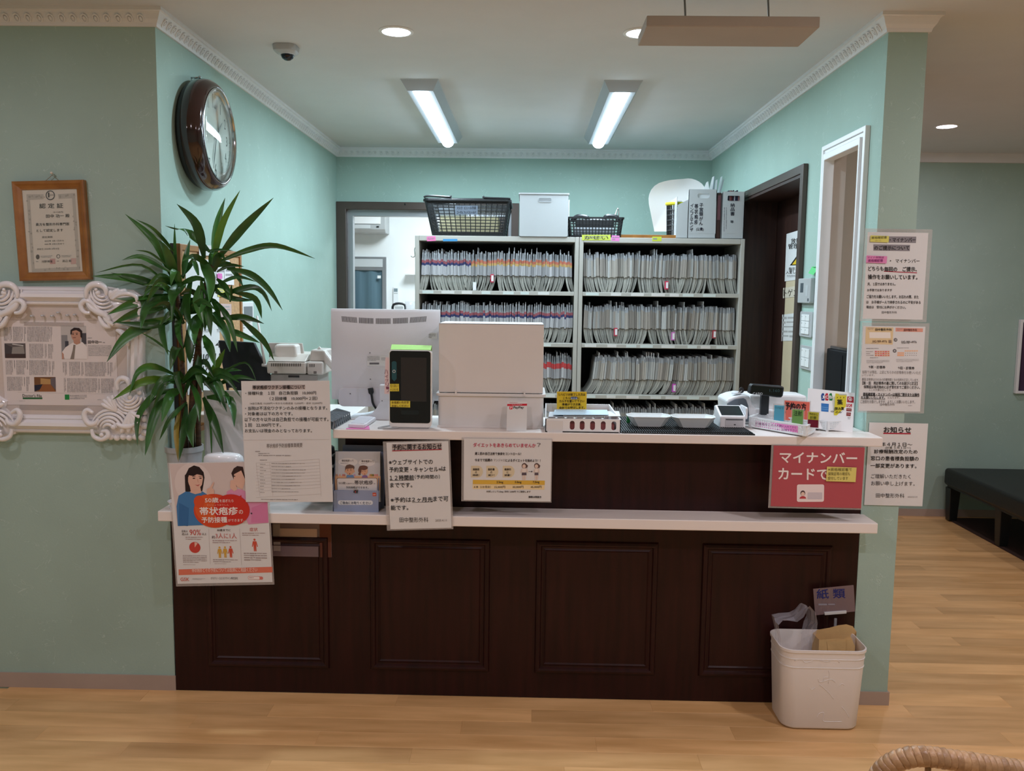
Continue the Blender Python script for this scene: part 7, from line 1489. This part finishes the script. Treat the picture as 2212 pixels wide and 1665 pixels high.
# ================================================================ ceiling things
a, b = PZ(588, 96, ZC), PZ(648, 112, ZC); c = PZ(618, 100, ZC)
t = thing('dome_camera', 'white ceiling dome camera with a dark lens bubble', 'camera', (c.x, c.y, ZC))
MB().prism(rrect(c.x-.046, c.x+.046, c.y-.05, c.y+.05, .028, 5), 'z', ZC, ZC-.022, None, rrect(c.x-.044, c.x+.044, c.y-.048, c.y+.048, .03, 5)).prism(rrect(c.x-.044, c.x+.044, c.y-.048, c.y+.048, .03, 5), 'z', ZC-.022, ZC-.032, None, rrect(c.x-.028, c.x+.036, c.y-.034, c.y+.034, .028, 5)).build('housing', 'white_plastic', t, bevel=.002)
q = Vector((c.x+.006, c.y-.004, ZC-.030)); MB(S(8, 12, 26)).lathe([(.026, .002), (.0255, -.006), (.021, -.016), (.012, -.023), (1e-6, -.026)], q, 28).build('dome', 'gloss', t, smooth=True)
MB(S(200, 204, 210)).lathe([(.0285, .003), (.0285, -.003), (.026, -.004)], q, 28, caps=False).build('ring', 'plastic', t, smooth=True); MB(S(40, 40, 44)).lathe([(.002, 0), (.002, -.002)], (c.x-.036, c.y-.03, ZC-.021), 8).build('screw', 'plastic', t)
# suspended beige panel
p1, p2, p3 = PZ(1398, 53, 2.25), PZ(1767, 63, 2.25), PZ(1735, 102, 2.25)
hx0, hx1, hy0, hy1 = p1.x, p2.x, (p1.y+p2.y)/2, p3.y
t = thing('hanging_panel', 'beige slab-shaped panel hanging from the ceiling on two cords', 'hanging sign', ((hx0+hx1)/2, (hy0+hy1)/2, 2.25))
MB(S(176, 166, 156)).box(hx0, hx1, hy0, hy1, 2.25, 2.281).build('slab', 'matte', t, bevel=.003)
for px in (1481, 1661):
    k = PY(px, 36, (hy0+hy1)/2); P = smoothpath([(k.x+.002, k.y, 2.281), (k.x, k.y, 2.30), (k.x-.004, k.y, 2.35), (k.x-.010, k.y, ZC)], 5); MB(S(128, 128, 124)).tube(P, .0032, 8).build('cord', 'plastic', t, smooth=True); MB(S(190, 188, 184)).lathe([(.012, 0), (.012, -.006), (.006, -.01)], (k.x-.010, k.y, ZC), 16).build('ceiling_cap', 'plastic', t)
# ================================================================ right wall fittings
def wallplate(name, label, cat, px0, py0, px1, py1, group=None):
    a, b = PX(px0, py0, XR), PX(px1, py1, XR); y0, y1, z0, z1 = min(a.y, b.y), max(a.y, b.y), min(a.z, b.z), max(a.z, b.z)
    return thing(name, label, cat, (XR, (y0+y1)/2, z0), group), y0, y1, z0, z1
t, y0, y1, z0, z1 = wallplate('intercom', 'white wall control with a narrow grey display, above the switch plates', 'wall control', 1733, 602, 1759, 655)
MB().prism(rrect(y0, y1, z0, z1, .008), 'x', XR-.0005, XR-.020).build('case', 'white_plastic', t, bevel=.003); MB(S(74, 84, 92)).box(XR-.0208, XR-.0195, y0+(y1-y0)*.52, y0+(y1-y0)*.74, z0+.045, z1-.02).build('display', 'gloss', t); MB(S(190, 194, 196)).box(XR-.0205, XR-.0198, y0+.03, y0+.06, z0+.03, z1-.03).build('key_panel', 'plastic', t); MB(S(90, 96, 100)).box(XR-.0206, XR-.0198, y0+.012, y0+.03, z0+.008, z0+.02).build('emblem', 'plastic', t)
MB().prism(rrect(y0-.012, y1+.016, z0-.014, z1-.06, .004), 'x', XR-.0012, XR-.0004).build('clear_cover', 'clear_plastic', t)
for k, (py0, py1, lb, rows) in enumerate(((672, 730, 'white switch plate just under the wall control', 3), (744, 802, 'lower white switch plate on the mint wall by the doorway', 2))):
    t, y0, y1, z0, z1 = wallplate('switch_plate', lb, 'light switch', 1733, py0, 1757, py1, 'pair of switch plates')
    MB().prism(rrect(y0, y1, z0, z1, .010), 'x', XR-.0005, XR-.009).build('plate', 'white_plastic', t, bevel=.002); my, mz = .030, .012
    for c in range(2):
        ya, yb_ = y0+my+(y1-y0-2*my)*c/2, y0+my+(y1-y0-2*my)*(c+1)/2
        for rr_ in range(rows):
            za, zb = z0+mz+(z1-z0-2*mz)*rr_/rows, z0+mz+(z1-z0-2*mz)*(rr_+1)/rows
            w = MB(S(236, 238, 238)).box(XR-.0125, XR-.009, ya+.0015, yb_-.0015, za+.001, zb-.001).build('rocker', 'plastic', t, bevel=.0008); MB(S(110, 130, 120)).box(XR-.013, XR-.0124, yb_-.012, yb_-.008, zb-.012, zb-.008).build('indicator', 'plastic', w)
q = [PX(*p_, XR-.022) for p_ in ((1744, 577), (1757, 580), (1757, 594), (1746, 590))]
mb = MB(S(96, 196, 120)); mb.add([(XR-.004, v.y, v.z) if i < 2 else (XR-.022, v.y, v.z) for i, v in enumerate(q)]+[(XR-.0035, v.y, v.z) if i < 2 else (XR-.0215, v.y, v.z) for i, v in enumerate(q)], [(0, 1, 2, 3), (7, 6, 5, 4)]); mb.box(XR-.004, XR-.0002, q[1].y, q[0].y, q[0].z-.001, q[0].z+.002)
tag(mb.build('sticky_note', 'matte', root_loc=(XR-.01, q[0].y, q[0].z)), 'crumpled green sticky note above the wall control', 'note')
# notices behind the glass of the dark door
s = Sheet('warning_notice', 'white warning notice with a yellow triangle on the dark door panel', 'notice', [(1699, 506), (1756, 487), (1752, 601), (1695, 607)], 1.3635, ax=0, thick=.0005)
s.text('放射線', 1709, 515, 1740, 527, INK, .01, dy=3); s.text('管理区域', 1703, 527, 1746, 538, INK, .01, dy=3); s.poly([(1729, 541), (1752, 572), (1706, 573)], S(40, 36, 30)); s.poly([(1729, 547), (1747, 570), (1711, 571)], S(226, 190, 50), 2); s.poly([(1728, 553), (1731, 553), (1730.5, 563), (1728.5, 563)], INK, 3)
s.text('指示あるまで', 1704, 577, 1746, 584, INK, .01, dy=1); s.text('入室しないこと', 1698, 584, 1746, 591, INK, .01, dy=1); s.greek(1700, 593, 1745, 599, 2, INK)
s = Sheet('door_lettering', 'grey room lettering on the glass of the dark door', 'lettering', [(1692, 622), (1730, 616), (1729, 640), (1691, 644)], 1.3640, ax=0, col=S(214, 204, 186), thick=.0004); s.text('トゲン室', 1693, 624, 1736, 640, S(84, 76, 66), 0)
s = Sheet('small_notice', 'small white notice of faint lines low on the dark door panel', 'notice', [(1690, 679), (1732, 675), (1730, 735), (1688, 737)], 1.3640, ax=0, thick=.0004); s.greek(1690, 682, 1728, 732, 5, S(150, 144, 140))
# ================================================================ back room fittings
a, b = PY(833, 503, BY-.2), PY(750, 460, BY-.2)
t = thing('air_conditioner', 'white wall air conditioner in the room beyond the brown frame', 'air conditioner', (b.x-.2, BY-.1, a.z))
x0, x1, zb = b.x-.45, a.x, a.z
MB().prism([(BY-.21, zb+.03), (BY-.185, zb), (BY-.001, zb), (BY-.001, zb+.28), (BY-.19, zb+.28), (BY-.215, zb+.26)], 'x', x0, x1).build('body', 'white_plastic', t, bevel=.006)
MB(S(246, 246, 246)).prism([(BY-.219, zb+.075), (BY-.217, zb+.26), (BY-.19, zb+.275)], 'x', x0+.02, x1-.04).build('front_cover', 'plastic', t); MB(S(214, 218, 220)).prism([(BY-.214, zb+.035), (BY-.218, zb+.066), (BY-.2, zb+.066)], 'x', x0+.02, x1-.13).build('louvre', 'plastic', t); MB(S(40, 44, 48)).box(x1-.075, x1-.055, BY-.217, BY-.212, zb+.045, zb+.056).build('sensor', 'plastic', t)
p, q = PY(850, 620, BY), PY(861, 655, BY); t = thing('remote_control', 'slim white remote control on the back room wall', 'remote control', ((p.x+q.x)/2, BY-.01, q.z)); MB(S(232, 234, 236)).box(p.x, q.x, BY-.022, BY-.0005, q.z, p.z).build('case', 'plastic', t, bevel=.003); MB(S(128, 142, 148)).box(p.x+.006, q.x-.006, BY-.0228, BY-.0218, p.z-.042, p.z-.012).build('display', 'gloss', t); MB(S(190, 194, 196)).box(p.x+.006, q.x-.006, BY-.0226, BY-.0218, p.z-.06, p.z-.05).build('buttons', 'plastic', t)
p, q = PY(876, 590, BY-.03), PY(900, 594, BY-.03); t = thing('wall_ledge', 'short white ledge on the back room wall beside the filing unit', 'ledge', ((p.x+q.x)/2, BY, q.z)); MB().box(p.x, q.x+.25, BY-.1, BY-.0005, q.z, p.z).build('board', 'white_trim', t, bevel=.002)
cy_ = BY-.5; tz = PY(870, 682, cy_).z
t = thing('backroom_cabinet', 'low white cabinet in the room beyond the brown frame, behind the monitor', 'cabinet', (-.9, cy_+.2, 0)); MB().box(-1.3, -.55, cy_-.1, BY-.12, .0, tz-.02).build('body', 'white_trim', t); MB().box(-1.32, -.53, cy_-.12, BY-.11, tz-.02, tz).build('top', 'white_laminate', t, bevel=.003)
for k in range(2): d = MB().box(-1.29+.375*k, -.935+.375*k, cy_-.115, cy_-.10, .05, tz-.03).build('door', 'white_plastic', t, bevel=.002); MB().tube([(-.96+.07*k, cy_-.125, tz-.2), (-.96+.07*k, cy_-.125, tz-.3)], .005, 6).build('handle', 'chrome', d)
a, b = PY(849, 658, cy_), PY(875, 658, cy_); t = thing('tape_stand', 'blue-handled white holder on the back room cabinet', 'holder', ((a.x+b.x)/2, cy_, tz)); MB().tube(smoothpath([(a.x, cy_, tz), (a.x+.004, cy_, a.z), (b.x-.004, cy_, a.z), (b.x, cy_, tz)], 4), .010, 8).build('handle', 'navy_black', t, smooth=True); MB().box(a.x+.02, b.x-.02, cy_-.02, cy_+.02, tz, a.z-.012).build('body', 'white_plastic', t, bevel=.004)
a, b = PY(875, 652, cy_-.06), PY(897, 652, cy_-.06); r_ = (b.x-a.x)/2; t = thing('clear_cup', 'clear plastic cup on the back room cabinet by the filing unit', 'cup', ((a.x+b.x)/2, cy_-.06, tz)); MB().lathe([(r_*.8, .001), (r_, a.z-tz), (r_*.96, a.z-tz), (r_*.76, .004)], ((a.x+b.x)/2, cy_-.06, tz), 24).build('wall', 'clear_plastic', t, smooth=True); MB().lathe([(r_*1.0, 0), (r_*1.04, .003), (r_*1.0, .006)], ((a.x+b.x)/2, cy_-.06, a.z), 24).build('rim', 'clear_plastic', t, smooth=True)
p = PY(893, 545, FY+.03); t = thing('side_hook', 'thin wire hook on the left side of the banded filing unit', 'hook', (FX[0], FY+.03, p.z)); MB().tube(smoothpath([(FX[0]+.0005, FY+.03, p.z+.03), (FX[0]-.006, FY+.03, p.z+.015), (FX[0]-.004, FY+.03, p.z-.02), (FX[0]-.018, FY+.03, p.z-.026), (FX[0]-.026, FY+.03, p.z-.018)], 4), .002, 6).build('wire', 'chrome', t, smooth=True)
# ================================================================ waste bin, bags, sign
x0, x1, yf, yb = .878, 1.168, -.205, -.020; zr_ = .287
t = thing('waste_bin', 'white embossed plastic waste bin before the right end of the counter', 'bin', ((x0+x1)/2, (yf+yb)/2, .0005))
def bl(f, g=0): 
    k = .905+.095*f; c0, c1 = (x0+x1)/2, (yf+yb)/2; hx, hy = (x1-x0)/2*k-g, (yb-yf)/2*k-g; return rrect(c0-hx, c0+hx, c1-hy, c1+hy, .045, 6)
mb = MB(); lv = [(0, .0005, .012), (.02, .004, .003), (.04, .010, 0), (.80, .222, 0), (.805, .2225, -.0013), (.82, .2255, -.0013), (.825, .226, 0), (.89, .252, 0), (.895, .2525, -.0013), (.91, .2555, -.0013), (.915, .256, 0), (.98, .276, 0), (.985, .277, -.003), (1, .286, -.003), (1, .287, .001), (.98, .280, .003), (.03, .008, .003)]
n = len(bl(0)); vs = []
for f, zz_, g_ in lv: vs += [(a, b, zz_) for a, b in bl(f, g_)]
mb.add(vs, [(i*n+k, i*n+(k+1) % n, (i+1)*n+(k+1) % n, (i+1)*n+k) for i in range(len(lv)-1) for k in range(n)]+[tuple(range(n)), tuple((len(lv)-1)*n+k for k in range(n))]); mb.build('body', 'cream_plastic', t, smooth=True, auto=50)
mb = MB(); zb_ = (1640, 1240, .21622)
def TQ(x, y, Y=yf+.003): return PY(zb_[0]+x*zb_[2], zb_[1]+y*zb_[2], Y)
for st in ([(690, 960), (700, 1000), (690, 1090)], [(590, 1040), (600, 1075), (660, 1065), (720, 1050), (760, 1080)], [(600, 1100), (660, 1150), (710, 1200), (745, 1250)], [(800, 1115), (830, 1095), (850, 1110)], [(510, 1140), (530, 1155), (560, 1130)], [(580, 1440), (600, 1400), (650, 1390), (640, 1470), (720, 1480), (830, 1480)], [(830, 1330), (870, 1380), (900, 1440)], [(350, 860), (420, 850), (460, 880), (540, 860)], [(600, 860), (680, 870), (760, 850), (800, 880)], [(640, 1060), (650, 1030), (690, 1030)]):
    P = smoothpath([TQ(*q) for q in st], 4); 
    for p in P: fz = p.z/.28; hy = (yb-yf)/2*(.905+.095*min(1, max(0, (p.z-.01)/.277))); p.y = (yf+yb)/2-hy-.0006
    mb.tube(P, .0010, 5)
stuff(mb.build('relief', 'cream_plastic', t, smooth=True))
# crumpled clear bag, left in the bin
def crumple(name, pts, Y0, Y1, mat, label, cat, seed):
    R = random.Random(seed); mb = MB()
    A = [TQ(x, y, Y0) for x, y in pts]; n = len(A); cx_ = sum(p.x for p in A)/n; cz_ = sum(p.z for p in A)/n; K = 5; vs = []
    for k in range(K+1):
        f = k/K; y = Y0+(Y1-Y0)*f
        for i, p in enumerate(A): s_ = 1-.12*f+R.uniform(-.05, .05); vs.append((cx_+(p.x-cx_)*s_, y+R.uniform(-.008, .008), cz_+(p.z-cz_)*s_*(1-.05*f)+R.uniform(-.004, .004)))
    fs = [(k*n+i, k*n+(i+1) % n, (k+1)*n+(i+1) % n, (k+1)*n+i) for k in range(K) for i in range(n)]
    mb.add(vs, fs); o = mb.build(name, mat, root_loc=(cx_, (Y0+Y1)/2, cz_-.05), smooth=False); return tag(o, label, cat)
crumple('clear_bag', [(205, 640), (180, 495), (250, 470), (380, 470), (440, 410), (505, 340), (555, 380), (585, 500), (560, 580), (520, 720), (500, 980), (230, 980)], -.155, -.065, 'bag_film', 'crumpled clear plastic bag sticking out of the left of the waste bin', 'bag', 4)
k0, k1 = TQ(530, 560, -.10), TQ(965, 520, -.10)
t = thing('paper_bag', 'open brown paper bag standing in the waste bin', 'bag', ((k0.x+k1.x)/2, -.10, .012))
def TZ(x, y, Y): p = TQ(x, y, Y); return (p.x, Y, p.z)
bk = [TZ(x, y, -.052) for x, y in ((535, 590), (580, 555), (700, 535), (790, 510), (870, 500), (935, 520), (972, 575))]
ft = [TZ(x, y, -.15) for x, y in ((600, 655), (680, 650), (735, 645), (860, 640), (910, 620), (925, 640), (955, 720))]
mb = MB(); m = 7
vs = bk+[(x, y, .012) for x, y, _ in bk]+ft+[(x, y, .012) for x, y, _ in ft]; o0 = 0
fs = [(i, i+1, m+i+1, m+i) for i in range(m-1)]+[(2*m+i, 2*m+i+1, 3*m+i+1, 3*m+i) for i in range(m-1)]+[(0, 2*m, 3*m, m), (m-1, 3*m-1, 4*m-1, 2*m-1)]
mb.add(vs, fs); mb.build('sheet', 'kraft', t); a, b, c = ft[2], ft[3], ft[1]
mb = MB(); mb.add([(a[0]-.02, -.151, a[2]-.01), (b[0], -.156, b[2]), (b[0]+.004, -.155, .20), (a[0]-.005, -.153, .20)], [(0, 1, 2, 3)]); mb.build('folded_flap', 'kraft', t)
p = TQ(760, 500, -.030); q = TQ(760, 440, -.030)
t = thing('clip_stand', 'clear sign clip standing at the back of the waste bin', 'clip', (p.x, -.030, .05))
MB().tube([(p.x, -.030, .05), (p.x, -.030, q.z)], .005, 8).build('stem', 'clear_plastic', t, smooth=True)
a, b = TQ(650, 380, -.034), TQ(870, 380, -.034); MB().prism([(a.x, a.z), (b.x, b.z+.006), (b.x, b.z-.004), (a.x+.002, a.z-.010)], 'y', -.037, -.026).build('jaw', 'light_grey_plastic', t, bevel=.001)
s = Sheet('bin_sign', 'smoky film sign with blue brush lettering clipped above the waste bin', 'sign', ZQ(zb_, [(548, 145), (952, 108), (952, 372), (550, 412)]), -.0315, zm=zb_, thick=.0008, mat='sign_film')
s.text('紙 類', 580, 150, 862, 246, S(36, 44, 110), .02, 2, dy=8); s.greek(590, 285, 880, 330, 1, S(70, 66, 100), seed=3)
# ================================================================ right waiting area
bx0, bx1, by0, by1 = 2.80, 3.42, 1.05, 2.69; zb0, zt = .238, .352
t = thing('waiting_bench', 'black padded bench along the far corridor wall', 'bench', ((bx0+bx1)/2, (by0+by1)/2, 0))
MB().box(bx0, bx1, by0, by1, zb0, zt).build('seat', 'black_leather', t, bevel=.022, segs=4)
MB().box(bx0+.02, bx1-.02, by0+.02, by1-.02, zb0-.012, zb0+.01).build('frame', 'black_plastic', t)
for (x, y) in ((bx0+.045, by1-.05), (bx1-.045, by1-.05), (bx0+.06, 2.06), (bx0+.045, by0+.05), (bx1-.045, by0+.05)): MB().prism(rect(x-.035, x+.035, y-.035, y+.035), 'z', zb0-.012, 0.0125 if 0 else .0066, None, rect(x-.026, x+.026, y-.026, y+.026)).build('leg', 'black_plastic', t, bevel=.003)
c4 = [Vector(v) for v in ((2.838, 2.70), (2.828, 1.0), (3.6, 1.0), (3.6, 2.70))]
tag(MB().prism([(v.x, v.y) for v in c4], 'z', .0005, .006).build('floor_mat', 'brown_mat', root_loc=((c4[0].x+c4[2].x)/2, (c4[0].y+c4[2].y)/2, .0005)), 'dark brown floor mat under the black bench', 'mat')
a, b = PY(2204, 690, YB-.02), PY(2204, 850, YB-.02)
t = thing('wall_picture', 'white-framed dark purple picture cut by the right border of the view', 'picture frame', (a.x+.2, YB-.015, b.z)); MB().ring(rect(a.x, a.x+.42, b.z, a.z), rect(a.x+.018, a.x+.402, b.z+.018, a.z-.018), 'y', YB-.03, YB-.001).build('frame', 'white_trim', t, bevel=.003); MB(S(70, 50, 74)).box(a.x+.018, a.x+.402, YB-.012, YB-.002, b.z+.018, a.z-.018).build('picture', 'matte', t)
# rattan chair, its wrapped back rail rising into view
RYY = -1.5
rp = [PY(x, y, RYY-.05*(1-((i-5)/5)**2)) for i, (x, y) in enumerate(((1868, 1760), (1885, 1700), (1912, 1660), (1950, 1639), (1995, 1633), (2070, 1643), (2150, 1655), (2240, 1670), (2330, 1690), (2400, 1720), (2430, 1780)))]
mid = rp[5]; t = thing('rattan_chair', 'rattan chair with a cane-wrapped curved back rail', 'chair', (mid.x, RYY-.2, .0))
P = smoothpath(rp, 10); MB().tube(P, .0165, 10).build('back_rail', 'rattan', t, smooth=True)
Lc = [0]
for i in range(1, len(P)): Lc.append(Lc[-1]+(P[i]-P[i-1]).length)
def along(s_):
    for i in range(1, len(P)):
        if Lc[i] >= s_: f = (s_-Lc[i-1])/max(Lc[i]-Lc[i-1], 1e-6); return P[i-1].lerp(P[i], f), (P[i]-P[i-1]).normalized()
    return P[-1], (P[-1]-P[-2]).normalized()
s_ = .01
while s_ < Lc[-1]-.01:
    w = rnd.uniform(.0105, .0135); p, tg = along(s_); ax = (tg+Vector((rnd.uniform(-.1, .1), 0, .22+rnd.uniform(-.08, .08)))).normalized()
    MB().tube([p-ax*w*.52, p-ax*w*.3, p+ax*w*.3, p+ax*w*.52], [.0176, .0185, .0185, .0176], 12).build('wrap', 'rattan', t, smooth=True); s_ += w*.96
sz_ = .40; cx_ = mid.x
for i in range(9):
    f = .12+.76*i/8; p, _ = along(Lc[-1]*f); q = Vector((cx_+(p.x-cx_)*.86, RYY-.06, sz_)); MB().tube([p, p.lerp(q, .5)+Vector((0, .012, 0)), q], .0055, 8).build('spindle', 'rattan', t, smooth=True)
hw = .20; MB().lathe([(1e-6, .0), (.19, .0), (.215, .008), (.22, .02), (.21, .034), (.19, .038), (1e-6, .034)], (cx_, RYY-.24, sz_-.03), 36).build('seat', 'rattan', t, smooth=True)
for sx_ in (-1, 1):
    for yy in (RYY-.09, RYY-.40): MB().tube([(cx_+sx_*.15, yy, sz_-.02), (cx_+sx_*.18, yy+(.03 if yy > RYY-.2 else -.03), .0008)], [.014, .012], 10).build('leg', 'rattan', t, smooth=True)
    MB().tube(smoothpath([P[0] if sx_ < 0 else P[-1], (cx_+sx_*.21, RYY-.02, sz_+.03), (cx_+sx_*.17, RYY-.08, sz_-.01)], 5), .014, 10).build('back_post', 'rattan', t, smooth=True)
finish_prints()
